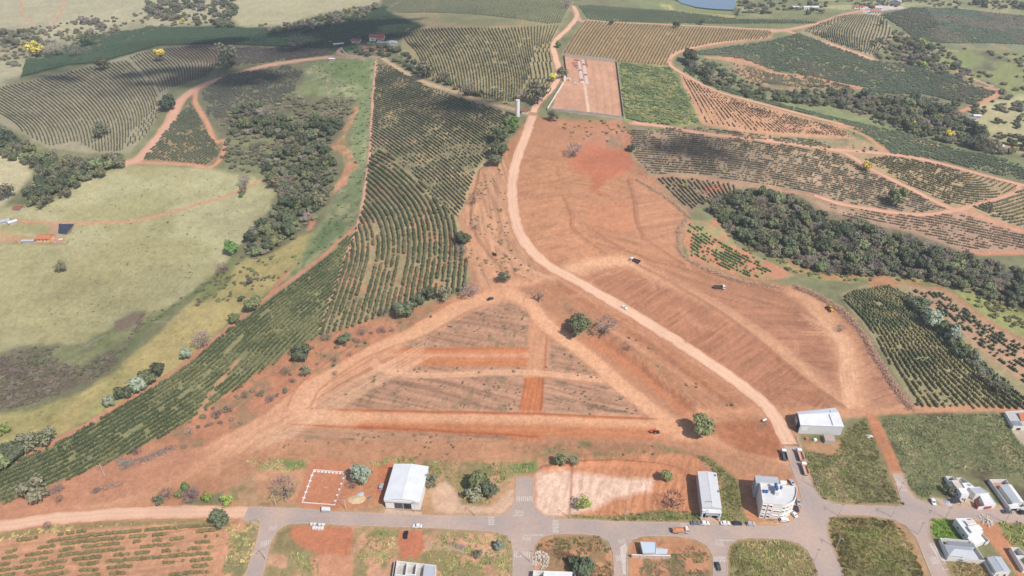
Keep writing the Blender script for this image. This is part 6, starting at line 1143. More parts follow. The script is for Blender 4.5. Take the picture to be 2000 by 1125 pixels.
# 3 corner building, three storeys
def corner_building():
    zt = 11.0; out = quad([(1490,981),(1511,983.2),(1530,985),(1538,984),(1546,980.5),(1552,976),(1556,965),(1557,956),(1555.5,950),(1513,944),(1484.5,942)], zt); low = quad([(1477.5,947),(1524,948),(1520,930.6),(1474.7,927)], 9.6)
    c = sum(out, Vector())/len(out); t = thing('corner_building', 'white three storey corner building with rounded front and blue roof tanks', 'building', c)
    O = [(p.x-c.x, p.y-c.y) for p in out]; L = [(p.x-c.x, p.y-c.y) for p in low]; n = len(O)
    MB().prism(O, -.3, zt-.9).build('walls', WHITE, t); MB().prism(L, -.3, 9.0).build('rear_wing', mat('grey_rendered_wall', C(206,202,200), .85, var=.12), t); MB().prism([(x*.985+L[0][0]*.0, y) for x, y in L], 9.002, 9.1).build('rear_roof', ROOFG, t)
    cc = Vector((sum(p[0] for p in O)/n, sum(p[1] for p in O)/n)); ins = [tuple(Vector(p).lerp(cc, .035)) for p in O]; m = MB()
    for i in range(n):
        a, b2, c2, d = O[i], O[(i+1)%n], ins[(i+1)%n], ins[i]; m.hexa([(*a,zt-.899),(*b2,zt-.899),(*c2,zt-.899),(*d,zt-.899),(*a,zt),(*b2,zt),(*c2,zt),(*d,zt)])
    m.build('parapet', WHITE, t); MB().prism(ins, zt-.897, zt-.82).build('roof', mat('light_roof_slab', C(226,224,222,1.3), .6, var=.06), t)
    def face(a, b2, s0, s1, z0, z1, off, name, mt, parent=t):
        a, b2 = Vector(a), Vector(b2); d = (b2-a); nn = Vector((d.y, -d.x)).normalized(); p, q = a+d*s0, a+d*s1
        return MB().hexa([(*p,z0),(*q,z0),(*(q+nn*off),z0),(*(p+nn*off),z0),(*p,z1),(*q,z1),(*(q+nn*off),z1),(*(p+nn*off),z1)]).build(name, mt, parent)
    rows = [(8.0,9.7,'balcony'),(5.2,6.9,'balcony'),(2.9,3.9,'window'),(.4,2.0,'window')]
    for (i, s0, s1) in ((0,.02,.40),(0,.60,.98)):
        for (z0, z1, nm_) in rows:
            w_ = face(O[i], O[i+1], s0+.04, s1-.04, z0, z1, .04, nm_, PINK if nm_ == 'balcony' else GLASS)
            face(O[i], O[i+1], s0, s1, z0-.25, z0, .45, 'sill', WHITE, w_); face(O[i], O[i+1], s0, s1, z1, z1+.2, .45, 'lintel', WHITE, w_); face(O[i], O[i+1], s0, s0+.04, z0, z1, .4, 'jamb', WHITE, w_); face(O[i], O[i+1], s1-.04, s1, z0, z1, .4, 'jamb', WHITE, w_)
    for i in (1,2,3,4,5):
        for z0, z1 in ((7.6,8.8),(4.9,6.1),(1.6,2.5)):
            if i == 1 and z0 > 7: continue
            w_ = face(O[i], O[i+1], .18, .82, z0, z1, .04, 'window', GLASS if i > 1 else PINK); face(O[i], O[i+1], .12, .88, z0-.18, z0, .3, 'sill', WHITE, w_); face(O[i], O[i+1], .12, .88, z1, z1+.15, .3, 'lintel', WHITE, w_)
    for zz in (4.1, 7.1):
        for i in range(0,6): face(O[i], O[i+1], 0, 1, zz, zz+.25, .12, 'floor_band', WHITE)
    for k, (x, y) in enumerate([(1491,959),(1498,959.5)]):
        face(L[3], L[0], .2+.3*k, .32+.3*k, 6.2, 7.4, .05, 'window', GLASS); face(L[3], L[0], .2+.3*k, .32+.3*k, 3.0, 4.2, .05, 'window', GLASS)
    tw = quad([(1514.5,960),(1523,961.5),(1523.5,946),(1515,945)], 13.0); T = [(p.x-c.x, p.y-c.y) for p in tw]; MB().prism(T, zt-.8, 12.6).build('stair_tower', WHITE, t)
    for k, (x, y, z) in enumerate([(1492,958.7,zt-.8),(1498,959.2,zt-.8),(1515.7,945.4,12.61),(1517,950.5,12.61),(1517.8,954,12.61),(1525.4,951.6,zt-.8)]):
        q = quad([(x,y)], z+1)[0]; m = MB(); m.tube((0,0,.0),(0,0,1.15),.62,.78,14); o = m.build('water_tank', BLUE); o.location = (q.x, q.y, z); tag(o, ['leftmost blue water tank on the corner building roof','second blue water tank from the left on the corner building roof','topmost blue water tank on the stair tower','middle blue water tank on the stair tower','lowest blue water tank on the stair tower','blue water tank right of the stair tower'][k], 'water tank', 'blue tanks on the corner building')
        MB().tube((0,0,1.15),(0,0,1.4),.82,.5,14).build('lid', BLUE, o)
    f = quad([(1524,938),(1537,939),(1536,946),(1524.5,945)], 3.0); MB().prism([(p.x-c.x, p.y-c.y) for p in f], 0, 3.0).build('side_annex', WHITE, t)
corner_building()
# 4 white warehouse above
b = gable_house('white_warehouse', 'wide white gabled warehouse beside the end of the dirt road', [(1564,829.6),(1647.6,833),(1630.8,797),(1556.4,804.8)], 7.0, 1.2, ROOFW, mat('cream_metal_wall', C(226,224,222,1.3), .6, var=.06), axis='u', over=.25, ridge=.66, roof2=mat('greyish_white_roof', C(226,228,232,1.3), .5, var=.06),  # back slope and ridge cap are a slightly greyer white
   wins=[('gate','l',.12,.5,.05,4.5,DARK,DARK),('window','f',.05,.2,3.0,5.4,WHITE,ROOFW)])
b.box('end_wall_cladding', mat('dark_end_cladding', C(104,106,112), .7), -.006, .0, -.001, 1, 4.8, 6.9)
def strip(b, u0, v0, v1, z0, z1): b.slab('skylight', ROOFD, [(u0,v0,z0),(u0+.025,v0,z0),(u0+.025,v1,z1),(u0,v1,z1)], .05)
strip(b, .74, .03, .6, 7.27, 8.31); strip(b, .8, .7, .97, 8.27, 7.25)
l = flat_house('lean_to_shed', 'small reddish roofed shed against the front of the white warehouse', [(1612,860),(1632,861),(1630,850),(1609,849)], 2.6, mat('reddish_sheet_roof', C(206,176,164), .8, var=.3, vscale=.7), CONC, par=.15, cat='shed')
for k, (x, y, lb) in enumerate([(1576,857,'orange brick stack in front of the white warehouse'),(1592,859,'white crate in front of the white warehouse')]):
    q = quad([(x,y)], .6)[0]; m = MB(); m.box(-.9,-.7,0,.9,.7,1.1); m.box(-.8,-.6,1.1,.8,.6,1.3); o = m.build('material_stack', ORANGE if k == 0 else WHITE); o.location = (q.x, q.y, 0); o.rotation_euler = (0,0,.1); tag(o, lb, 'stack')
# 5-6 unfinished houses at the bottom
b = Bld('unfinished_house', 'roofless unfinished house with white walls at the bottom left of centre', 'house', quad([(768,1142),(846,1152),(852,1104),(775,1095)], 3.2)); b.ring('walls', WHITE, 0,0,1,1,-.2,3.2,.22); b.box('floor', CONC, .01,.01,.99,.99,.02,.08)
for u in (.26,.5): b.box('inner_wall', WHITE, u,.02,u+.02,.98,.09,3.1)
b.box('inner_wall', WHITE, .02,.42,.26,.45,.09,3.1); b.box('inner_wall', WHITE, .282,.5,.5,.53,.09,3.1); b.box('roof', ROOFG, .72,.02,.985,.985,2.9,3.0); b.box('inner_wall', BLOCKW, .7,.02,.72,.98,.09,3.15); b.box('side_fence_wall', BLOCKW, -.07,0,-.055,1,0,2.4)
b = Bld('unfinished_house', 'white flat roofed unfinished house at the bottom edge beside the rubble', 'house', quad([(1036,1160),(1120,1163),(1124,1117),(1042,1114)], 3.4)); b.ring('walls', WHITE, 0,0,1,1,-.2,3.4,.2); b.box('roof', ROOFW, .27,.02,.93,.98,3.0,3.1); b.box('floor', CONC, .01,.01,.99,.99,.02,.08); b.box('inner_wall', WHITE, .25,.02,.268,.98,.09,3.3)
for k in range(3): b.box('vent_pipe', STEEL, .5+.1*k,.7,.508+.1*k,.72,3.1,3.9)
# 7 small block house
b = flat_house('block_house', 'small unplastered block house with pale blue roof on the corner lot', [(1256,1081),(1281,1080.5),(1282,1058.5),(1250,1057)], 3.6, mat('pale_blue_roof', C(206,218,228,1.3), .5, var=.06), BLOCKW, par=.35, wins=[('window','f',.2,.4,1.0,2.0),('door','f',.6,.75,.05,2.1,DARK)])
b.box('side_room', BLOCKW, 1.004,.02,1.85,.5,-.2,2.7); b.box('side_roof', MATS['pale_blue_roof'], 1.0+.01,.03,1.84,.49,2.702,2.8); b.box('rear_room', BLOCKW, 1.004,.505,1.5,.8,-.2,1.2)
b = Bld('block_wall', 'long pinkish block wall in front of the small block house', 'wall', quad([(1233,1090),(1308,1092),(1308,1091.0),(1233,1089.0)], 0)); b.box('wall', mat('pink_block_wall', C(224,200,186,1.35), .9, var=.2, vscale=.7), 0,0,1,1,-.2,2.3); b.box('coping', WHITE, -.005,-.3,1.005,1.3,2.302,2.42)
for k in range(6): b.box('pier', BLOCKW, .02+.19*k,-.35,.035+.19*k,-.01,-.1,2.3)
# 8 houses at the right
b = flat_house('townhouse', 'left half of the new white double house with small cubic roofs', [(1878,968),(1893,967),(1874,938),(1859,938.5)], 4.6, mat('beige_roof_slab', C(226,208,194,1.35), .8, var=.1), WHITE, par=.4, wins=[('window','f',.25,.5,1.2,2.6),('door','f',.62,.82,.05,2.3,DARK),('window','l',.2,.3,2,3),('window','l',.6,.7,2,3)])
b.box('upper_block', WHITE, .0,.02,.98,.42,4.602,5.4); b.ring('yard_wall', WHITE, -.02,1.01,.95,1.5,-.1,2.4,.18); b.box('party_wall', WHITE, 1.0,0,1.03,1.0,3.0,5.0); b.box('rear_roof', ROOFG, .1,1.02,.7,1.2,2.41,2.5)
b = flat_house('townhouse', 'right half of the new white double house with grey roof', [(1906,965),(1933,963),(1914,950.5),(1893,952)], 4.6, ROOFG, WHITE, par=.4, wins=[('window','f',.3,.5,1.4,2.6)])
b.box('rear_block', WHITE, -.25,1.01,.75,1.9,-.1,3.6); b.box('rear_roof', ROOFW, -.22,1.04,.72,1.86,3.602,3.7); b.ring('yard_wall', WHITE, .05,1.91,1.1,2.9,-.1,2.6,.18); b.ring('roof_lantern', WHITE, .3,1.3,.5,1.6,3.7,4.3,.15)
b = flat_house('garage_block', 'white garage with dark red door in front of the double house', [(1923,986),(1946,984),(1933,966),(1914,967)], 3.3, ROOFW, WHITE, par=.3, wins=[('garage_door','f',.08,.72,.05,2.1,REDP),], cat='garage')
b.box('courtyard_wall', WHITE, -.42,0,-.004,.02,-.1,2.2); b.box('courtyard_gate', mat('rust_red_gate', C(190,96,70), .7), -.5,.02,-.48,.7,0,2.3)
b = Bld('walled_house', 'house with long grey roof inside a white walled plot at the right', 'house', quad([(1973,992),(2004,990),(1965,936),(1932.5,936)], 2.6)); b.ring('yard_wall', WHITE, 0,0,1,1,-.2,2.6,.2); b.box('walls', WHITE, .28,.12,.93,.72,-.1,3.6); b.slab('roof', ROOFG, [(.25,.1,3.75),(.72,.1,4.3),(.72,.74,4.3),(.25,.74,3.75)]); b.slab('roof', ROOFW, [(.722,.1,4.3),(.97,.1,3.75),(.97,.74,3.75),(.722,.74,4.3)]); b.box('carport_roof', ROOFW, .02,.012,.6,.115,2.62,2.72); b.box('yard', mat('red_yard_soil', C(206,150,124), .9), .03,.75,.97,.98,.05,.1)
b.opening('gate','f',.1,.5,.1,2.0,DARK); b.opening('window','f',.6,.75,.8,1.8)
# 10 long white house
b = flat_house('long_white_house', 'long white house with stepped flat roofs beside the bright grass', [(1892,1047),(1921,1038),(1897,1011.5),(1866,1012.5)], 4.6, ROOFW, WHITE, par=.25, wins=[('window','l',.2,.3,1.5,2.5),('window','l',.6,.7,1.5,2.5),('door','r',.4,.5,.1,2.2,DARK)])
b.box('roof_block', WHITE, .25,.1,.98,.42,4.61,5.6); b.box('roof_block', WHITE, .4,.5,.95,.8,4.61,5.2); b.box('block_roof', mat('pink_roof_slab', C(232,214,204,1.3), .8), .45,.56,.9,.76,5.202,5.28); b.box('roof_well', ROOFD, .68,.84,.93,.96,4.4,4.52); b.box('terrace', WHITE, .05,-.42,.85,-.005,-.1,2.8); b.ring('yard_wall', WHITE, .86,-.5,1.12,.3,-.1,2.3,.16); b.box('roof_slot', ROOFD, .3,.2,.33,.9,4.36,4.46)
for k in range(3): b.opening('window','r',.05+.1*k,.1+.1*k,1.2,2.2)
# 11 grey hip roofed house
b = Bld('hip_roof_house', 'house with grey hipped roof inside a white walled plot', 'house', quad([(1852.6,1087.5),(1925,1095),(1898,1056),(1836.4,1050.5)], 2.8)); b.ring('yard_wall', WHITE, 0,0,1,1,-.2,2.8,.2); b.box('walls', WHITE, .03,.06,.8,.6,-.1,3.2)
z0, z1 = 3.25, 4.6; E = [(.005,.03),(.82,.03),(.82,.62),(.005,.62)]; r0, r1 = (.22,.33), (.72,.33)
b.slab('roof_side', ROOFG, [(*E[0],z0),(*E[1],z0),(*r1,z1),(*r0,z1)]); b.slab('roof_side', ROOFG, [(*E[1],z0),(*E[2],z0),(*r1,z1)]); b.slab('roof_side', ROOFG, [(*E[2],z0),(*E[3],z0),(*r0,z1),(*r1,z1)]); b.slab('roof_side', ROOFG, [(*E[3],z0),(*E[0],z0),(*r0,z1)])
b.box('rear_roof', ROOFD, .16,.64,.97,.86,2.9,3.05); b.box('rear_room', WHITE, .17,.65,.96,.85,-.1,2.898); b.opening('window','f',.3,.42,1,2); b.box('veranda_slab', ROOFW, .38,.008,.8,.028,3.0,3.12)
b = gable_house('twin_roof_house', 'white house with long pale roof at the bottom right corner', [(1945.6,1117),(1974,1116),(1955,1088),(1928,1089)], 4.0, .7, ROOFG, WHITE, over=.1, cat='house', wins=[('window','f',.15,.3,1.2,2.3),('door','f',.65,.8,.05,2.2,DARK)], ridge=.48)
b.box('yard_wall', WHITE, -.12,-.5,-.1,1.05,-.2,2.4)
b = Bld('walled_plot', 'white walled building shell cut by the right edge near the bottom', 'house', quad([(2000,1112),(2025,1112),(1990,1069),(1974,1069)], 2.8)); b.ring('walls', WHITE, 0,0,1,1,-.2,2.8,.2); b.box('floor', CONC, .02,.02,.98,.98,.02,.08); b.box('inner_wall', WHITE, .02,.6,.98,.63,.09,2.7)
b = flat_house('orange_roof_house', 'white house with orange roof at the right edge by the upper lane', [(1980,832),(2020,834),(2006,801),(1963,804)], 3.4, mat('concrete_slab_roof', C(206,200,196), .8), WHITE, par=.35, wins=[('door','f',.2,.4,.05,2.2,DARK)]); b.slab('tile_roof', ORANGE, [(.5,.35,3.5),(1.02,.35,3.5),(1.02,.8,4.3),(.5,.8,4.3)]); b.box('carport_roof', ROOFD, .05,.05,.45,.34,3.41,3.5)
# ---- far farms: placed by base point, size in metres
def mhouse(name, label, px, py, w_, d_, h, rise, rz, roof, wall=WHITE, cat='house', axis='u', group=None, wins=True):
    p = G(px, py); c, s_ = math.cos(rz), math.sin(rz); Q = [Vector((p.x+c*x-s_*y, p.y+s_*x+c*y, 0)) for x, y in ((-w_/2,0),(w_/2,0),(w_/2,d_),(-w_/2,d_))]
    return gable_house(name, label, None, h, rise, roof, wall, zb=p.z, axis=axis, over=.6, cat=cat, group=group, Q=Q, wins=[('window','f',.15,.3,1,2.1),('door','f',.45,.55,.05,2.1,DARK),('window','f',.7,.85,1,2.1)] if wins else [])
b = mhouse('farmhouse', 'red roofed farmhouse on the hill among garden trees', 736, 80, 19, 11, 4.5, 3.0, .05, REDT); b.box('porch', WHITE, .55,-.25,.95,-.01,0,3.0); b.slab('porch_roof', REDT, [(.5,-.45,3.1),(1.0,-.45,3.1),(1.0,.05,4.6),(.5,.05,4.6)])
mhouse('farm_outhouse', 'smaller red roofed outhouse left of the farmhouse', 695, 84, 11, 7, 2.8, 1.8, -.1, REDT); mhouse('farm_barn', 'pale grey roofed barn right of the farmhouse', 767, 92, 13, 12, 4, 1.5, .25, ROOFG, CONC, 'barn', 'v'); mhouse('farm_shed', 'long dark roofed shed between farmhouse and barn', 748, 88, 16, 6, 2.6, .9, -.15, ROOFD, CONC, 'shed')
mhouse('open_shelter', 'small white roofed shelter above the green slope', 648, 119, 7, 4, 2.4, .5, -.15, ROOFW, CONC, 'shelter', wins=False); mhouse('farm_shed', 'low white shed left of the red roofed outhouse', 662, 89, 13, 4, 2.2, .5, .3, ROOFW, CONC, 'shed', wins=False)
def post_fence(name, label, px, n, h, mp, rail=True):
    L = resample(gline(px), n=n); z = gz(L[:,0], L[:,1]); t = thing(name, label, 'fence', (L[0,0], L[0,1], z[0]))
    for k in range(n): MB().box(-.16,-.16,-.2,.16,.16,h).build('post', mp, t).location = (L[k,0]-L[0,0], L[k,1]-L[0,1], z[k]-z[0])
    if rail:
        for k in range(n-1):
            a = Vector((L[k,0]-L[0,0], L[k,1]-L[0,1], z[k]-z[0]+.05)); c = Vector((L[k+1,0]-L[0,0], L[k+1,1]-L[0,1], z[k+1]-z[0]+.05)); MB().tube(a+Vector((0,0,h*.25)), c+Vector((0,0,h*.25)), .18, .18, 4).build('rail', mp, t)
    return t
post_fence('white_fence', 'white post fence curving round the farmhouse drive', [(667,95),(672,102),(680,109),(700,110.5),(725,111.5),(752,112)], 26, 1.8, WHITE)
mhouse('farm_long_shed', 'long low red roofed shed at the hilltop farm', 1678, 17, 16, 6, 2.8, 1.2, .1, REDT); mhouse('farm_house', 'orange roofed white house at the hilltop farm', 1710, 27, 13, 9, 3.4, 2.2, -.3, ORANGE); mhouse('farm_house', 'white flat walled house behind the orange roofed farm house', 1716, 19, 10, 7, 3.2, .8, -.2, ROOFW); mhouse('grey_barn', 'large grey barn at the top of the hilltop farm', 1747, 10, 17, 14, 5, 3, -.5, ROOFG, CONC, 'barn', 'v', wins=False)
q = G(1717, 9); o = MB().tube((0,0,0),(0,0,3.0),1.7,1.9,14).build('water_tank', mat('turquoise_tank', C(64,150,170), .5)); o.location = q; tag(o, 'turquoise water tank at the hilltop farm', 'water tank'); MB().tube((0,0,3.0),(0,0,3.5),1.95,1.0,14).build('lid', MATS['turquoise_tank'], o)
for k, (x, lb) in enumerate([(1553,'leftmost small white shed on the far slope'),(1577,'middle small white shed on the far slope'),(1592,'rightmost small white shed on the far slope')]): mhouse('far_shed', lb, x, 18, 11, 7, 2.8, 1.2, .1*k, ROOFW, WHITE, 'shed', group='white sheds on the far slope')
b = mhouse('orange_house', 'small orange roofed farmhouse on the left pasture', 85, 472, 11, 7, 2.9, 1.7, .0, ORANGE, YWALL); b.box('veranda', YWALL, .02,-.18,1.0,-.02,0,.3)
mhouse('farm_shed', 'grey tin shed at the left edge farm', 8, 438, 9, 6, 2.4, .7, .5, ROOFG, CONC, 'shed', wins=False); mhouse('farm_shed', 'white tin shed right of the grey one at the left edge farm', 27, 438, 6, 4, 2.2, .5, .8, ROOFW, CONC, 'shed', wins=False); mhouse('farm_shed', 'small dark shed beside the left edge farm fence', 55, 475, 9, 3, 2.0, .5, .05, ROOFG, CONC, 'shed', wins=False)
mhouse('ruined_shed', 'rusty red shed ruin on the left pasture', 33, 412, 7, 5, 2.2, .8, -.2, mat('rust_sheet', C(176,104,86), .9, var=.3), CONC, 'shed', wins=False)
mhouse('long_shed', 'long grey shed in the trees at the right edge', 1888, 236, 18, 6, 2.8, 1.0, -.1, ROOFD, CONC, 'shed'); mhouse('farm_shed', 'little white roofed shed right of the long grey one', 1908, 231, 7, 5, 2.6, .8, -.1, ROOFW, CONC, 'shed'); mhouse('farm_shed', 'white shed among yellow trees at the right edge', 1950, 290, 9, 6, 2.6, .8, -.2, ROOFW, CONC, 'shed')
for k, (x, y, lb) in enumerate([(101,467,'white junk pile right of the orange farmhouse'),(107,473,'white sacks below the orange farmhouse yard'),(117,468,'pale scrap heap near the dark tarp'),(112,461,'white sheet scrap under the dark tarp')]):
    m = MB(); rnd = random.Random(k)
    for j in range(7): xx, yy = rnd.uniform(-1.2,1.2), rnd.uniform(-.8,.8); m.box(xx,yy,0,xx+rnd.uniform(.4,1.1),yy+rnd.uniform(.4,1),rnd.uniform(.3,1.0),.05)
    o = m.build('scrap_heap', CONC if k % 2 else WHITE); o.location = G(x, y); tag(o, lb, 'scrap heap')
# dark tarp plot: a crumpled sheet
def tarp():
    c = [P1(*q) for q in ((114,456),(129,458),(145,438.5),(115.5,438))]; m = MB(); N = 14; vs_ = []
    for j in range(N+1):
        for i in range(N+1):
            u, v = i/N, j/N; p = (c[0].lerp(c[1],u)).lerp(c[3].lerp(c[2],u), v); vs_.append((p.x-c[0].x, p.y-c[0].y, float(gz(p.x,p.y))-c[0].z+.25+.5*random.random()))
    m.add(vs_, [(j*(N+1)+i, j*(N+1)+i+1, (j+1)*(N+1)+i+1, (j+1)*(N+1)+i) for j in range(N) for i in range(N)]); o = m.build('tarp_sheet', mat('dark_blue_tarp', C(66,74,92), .6, var=.4, vscale=2)); o.location = c[0]; tag(o, 'dark blue tarp spread over the farm plot on the left pasture', 'tarp')
tarp()
# ---- water tower, hut, cemetery
q = G(1011, 227); o = thing('water_tower', 'tall white cylindrical water tank beside the dirt road', 'water tower', q); MB().tube((0,0,-.5),(0,0,15.5),2.0,2.0,20).build('shaft', WHITE, o); MB().tube((0,0,15.5),(0,0,16.1),2.15,2.15,20).build('cap', WHITE, o); MB().box(1.98,-.3,0,2.14,.3,15.4).build('ladder', STEEL, o); MB().tube((0,0,-.4),(0,0,.4),2.6,2.6,20).build('base', CONC, o)
mhouse('brown_hut', 'small brown roofed hut right of the water tank', 1026, 221, 8, 6, 2.4, 1.3, .4, mat('brown_tiles', C(150,104,84), .85, var=.25), CONC, 'hut')
def wall_run(name, label, a, c, h, mt, th=.25, n=8):
    L = resample(gline([a, c], 4), n=n+1); z = gz(L[:,0], L[:,1]); t = thing(name, label, 'wall', (L[0,0], L[0,1], z[0]))
    for k in range(n):
        p = Vector((L[k,0]-L[0,0], L[k,1]-L[0,1], z[k]-z[0])); q = Vector((L[k+1,0]-L[0,0], L[k+1,1]-L[0,1], z[k+1]-z[0])); d = (q-p).normalized(); s_ = Vector((-d.y,d.x,0)).normalized()*th/2; lo, hi = Vector((0,0,-.4)), Vector((0,0,h)); q = q-d*.03
        MB().hexa([p-s_+lo, q-s_+lo, q+s_+lo, p+s_+lo, p-s_+hi, q-s_+hi, q+s_+hi, p+s_+hi]).build('wall_panel', mt, t)
        MB().box(-.2,-.2,-.4,.2,.2,h+.15).build('pier', mt, t).location = p
wall_run('cemetery_wall', 'back wall of the walled cemetery', (1102,109.5), (1203,121), 2.6, CONC, n=10); wall_run('cemetery_wall', 'long right hand wall of the walled cemetery in shade', (1204,121.5), (1218,231), 2.6, CONC, n=10); wall_run('cemetery_wall', 'front wall of the walled cemetery with stained panels', (1069,216), (1217,232), 2.4, mat('stained_concrete', C(190,182,176), .9, var=.35, vscale=2), n=14)
wall_run('cemetery_wall', 'white slanting front wall beside the cemetery gate', (1069,215), (1100,164), 2.4, WHITE, n=7); wall_run('cemetery_wall', 'short left wall of the walled cemetery above the gate', (1107,151), (1102,110), 2.4, mat('dark_mesh_fence', C(120,104,92), .9), n=6)
q = G(1103,158); o = thing('cemetery_gate', 'white gateway with square pillar at the walled cemetery', 'gate', q); MB().box(-1.1,-.8,-.3,1.1,.8,4.6).build('pillar', WHITE, o); MB().box(-1.3,-1,4.6,1.3,1,5.0).build('pillar_cap', WHITE, o); MB().box(1.1,-.3,2.6,5.5,.3,3.2).build('lintel', WHITE, o); MB().box(5.5,-.6,-.3,6.3,.6,3.2).build('side_post', WHITE, o)
tm = [MB().box(-.5,-1.1,0,.5,1.1,.7).box(-.58,-1.2,.7,.58,1.2,.82).mesh('tomb_slab', WHITE), MB().box(-.4,-.16,.82,.4,.16,1.6).mesh('headstone', WHITE)]
tr = [MB().box(-.5,-1.1,0,.5,1.1,.7).box(-.58,-1.2,.7,.58,1.2,.82).mesh('tomb_slab_red', PINK), MB().box(-.4,-.16,.82,.4,.16,1.6).mesh('headstone_red', PINK)]
for r_, (x0, y0, x1, y1, n, kd) in enumerate([(1129,119,1136.5,161,12,0),(1138.5,119,1146,163,12,0),(1120,124,1124,131,3,1),(1143,118,1146,130,4,1),(1124.5,118,1129,134,4,1)]):
    for k in range(n):
        f = k/max(1,n-1); g = G(x0+(x1-x0)*f, y0+(y1-y0)*f); o = thing('tomb', ['white tomb in the left row of the cemetery','white tomb in the right row of the cemetery','reddish tomb at the upper left of the cemetery','reddish tomb at the upper end of the right row','reddish tomb beside the upper end of the left row'][r_], 'tomb', g, 1.57, ['left row of white tombs','right row of white tombs','upper left reddish tombs','upper right reddish tombs','middle reddish tombs'][r_])
        for nm_, me in zip(('slab','headstone'), (tr if kd or (k*7+r_) % 5 == 0 else tm)): link(nm_, me, o)
        o.scale = (1.5,1.5,1.2)
# ---- foundation, block pallets, sand, rubble
fq = quad([(589.6,982),(654.8,987),(678,922.6),(612.8,917.5)], 0); b = Bld('foundation', 'white concrete footings of a new building on red soil', 'foundation', fq)
b.box('footing_beam', WHITE, 0,0,1,.012,-.2,.45); b.box('footing_beam', WHITE, 0,.988,1,1,-.2,.4); b.box('footing_beam', WHITE, 0,.0125,.018,.9875,-.2,.4); b.box('footing_beam', BLOCKW, .982,.0125,1,.9875,-.2,.5)
for k in range(9): b.box('footing_pad', WHITE, .02+.108*k,.93,.085+.108*k,.97,-.1,.32)
for k in range(5): b.box('footing_pad', WHITE, -.03,.12+.17*k,.05,.155+.17*k,-.1,.36); b.box('footing_pad', WHITE, .93,.1+.17*k,.975,.14+.17*k,-.1,.36)
b.box('centre_slab', CONC, .48,.48,.6,.5,.02,.2)
o = flat_house('site_hut', 'small white site hut in front of the foundation', [(627,997),(646,998),(645,990),(628,989)], 1.9, ROOFW, CONC, par=.1, cat='hut')
for k, (x, y, w_, d_, lb) in enumerate([(613,1024,3.4,1.2,'left long pallet of white blocks at the kerb'),(628,1025,3.0,1.2,'right long pallet of white blocks at the kerb'),(613,1031,1.3,1.5,'first small pallet of white blocks from the left'),(618.5,1031.5,1.1,1.5,'second small pallet of white blocks from the left'),(624,1032,1.1,1.5,'third small pallet of white blocks from the left'),(629.5,1032,1.2,1.5,'rightmost small pallet of white blocks')]):
    q = quad([(x,y)], .6)[0]; o = thing('block_pallet', lb, 'pallet', q, -.03); MB().box(-w_/2,-d_/2,0,w_/2,d_/2,.14).build('pallet_base', BARKM, o); nb = max(2, int(w_/.55))
    for j in range(nb): x0 = -w_/2+w_*j/nb; MB().box(x0+.02,-d_/2+.03,.142,x0+w_/nb-.02,d_/2-.03,1.15+.1*(j % 2)).build('block', BLOCKW if j % 3 == 2 else WHITE, o)
def rubble(name, label, px, py, r, n, mt, seed):
    rnd = random.Random(seed); q = G(px, py); m = MB()
    for k in range(n):
        a = rnd.uniform(0,6.28); d = r*math.sqrt(rnd.random()); x, y = d*math.cos(a), d*math.sin(a)*.8; s_ = rnd.uniform(.15,.6); z = .7*max(0,1-d/r)*rnd.random(); m.box(x-s_,y-s_*rnd.uniform(.4,1),z-.2,x+s_*rnd.uniform(.4,1),y+s_*.7,z+s_*rnd.uniform(.3,.9),s_*.15)
    o = m.build(name, mt); o.location = q; o.rotation_euler = (0,0,rnd.uniform(0,3)); tag(o, label, 'rubble heap')
def heap(name, label, px, py, rx, ry, h, mt, seed=0, cat='heap'):
    rnd = random.Random(seed); q = G(px, py); m = MB(); N = 22; R_ = 6; vs_ = [(0,0,h)]
    for r in range(1,R_+1):
        for k in range(N): a = 6.283*k/N; f = r/R_*(1+rnd.uniform(-.12,.12)); vs_.append((rx*f*math.cos(a), ry*f*math.sin(a), max(-.2, h*max(0,1-f)**1.2*rnd.uniform(.7,1.2))-(.15 if r == R_ else 0)))
    fs = [(0,1+k,1+(k+1)%N) for k in range(N)]+[(1+(r-1)*N+k, 1+r*N+k, 1+r*N+(k+1)%N, 1+(r-1)*N+(k+1)%N) for r in range(1,R_) for k in range(N)]; o = m.add(vs_, fs).build(name, mt); o.location = q; tag(o, label, cat)
heap('sand_heap', 'wide pale sand heap left of the hangar', 697, 975, 5, 3.2, 1.0, mat('pale_sand', C(224,196,156), .95, var=.15), 1); heap('gravel_heap', 'pale grey gravel heap beside the sand', 704, 965, 2.2, 1.8, 1.2, mat('grey_gravel', C(206,202,206), .95, var=.3, vscale=.5), 2); heap('rubble_heap', 'brownish rubble heap right of the sand', 723, 974, 1.8, 1.5, 1.1, mat('brown_rubble', C(166,146,130), .95, var=.4, vscale=.5), 3); rubble('rubble_heap', 'white rubble heap on the corner by the unfinished house', 1056, 1094, 5.0, 150, mat('white_rubble', C(228,214,200), .95, var=.3, vscale=.6), 4); heap('gravel_heap', 'grey gravel heap in front of the new double house', 1851, 982, 2.6, 2.2, 1.2, MATS['grey_gravel'], 5); rubble('rubble_heap', 'pale rubble by the street corner above the long white house', 1926, 1017, 4, 70, MATS['white_rubble'], 6); heap('soil_heap', 'pale soil heap at the top of the red lane', 1698, 852, 2.2, 1.8, 1.1, MATS['white_rubble'], 7)
q = quad([(1866,980)], 1)[0]; o = thing('site_shelter', 'dark tarp shelter left of the double house', 'shelter', q); MB().box(-2,-1.5,2.0,2,1.5,2.15).build('roof', mat('black_tarp', C(64,66,72), .8), o)
for sx in (-1.8,1.8):
    for sy in (-1.3,1.3): MB().box(sx-.06,sy-.06,0,sx+.06,sy+.06,1.998).build('post', BARKM, o)
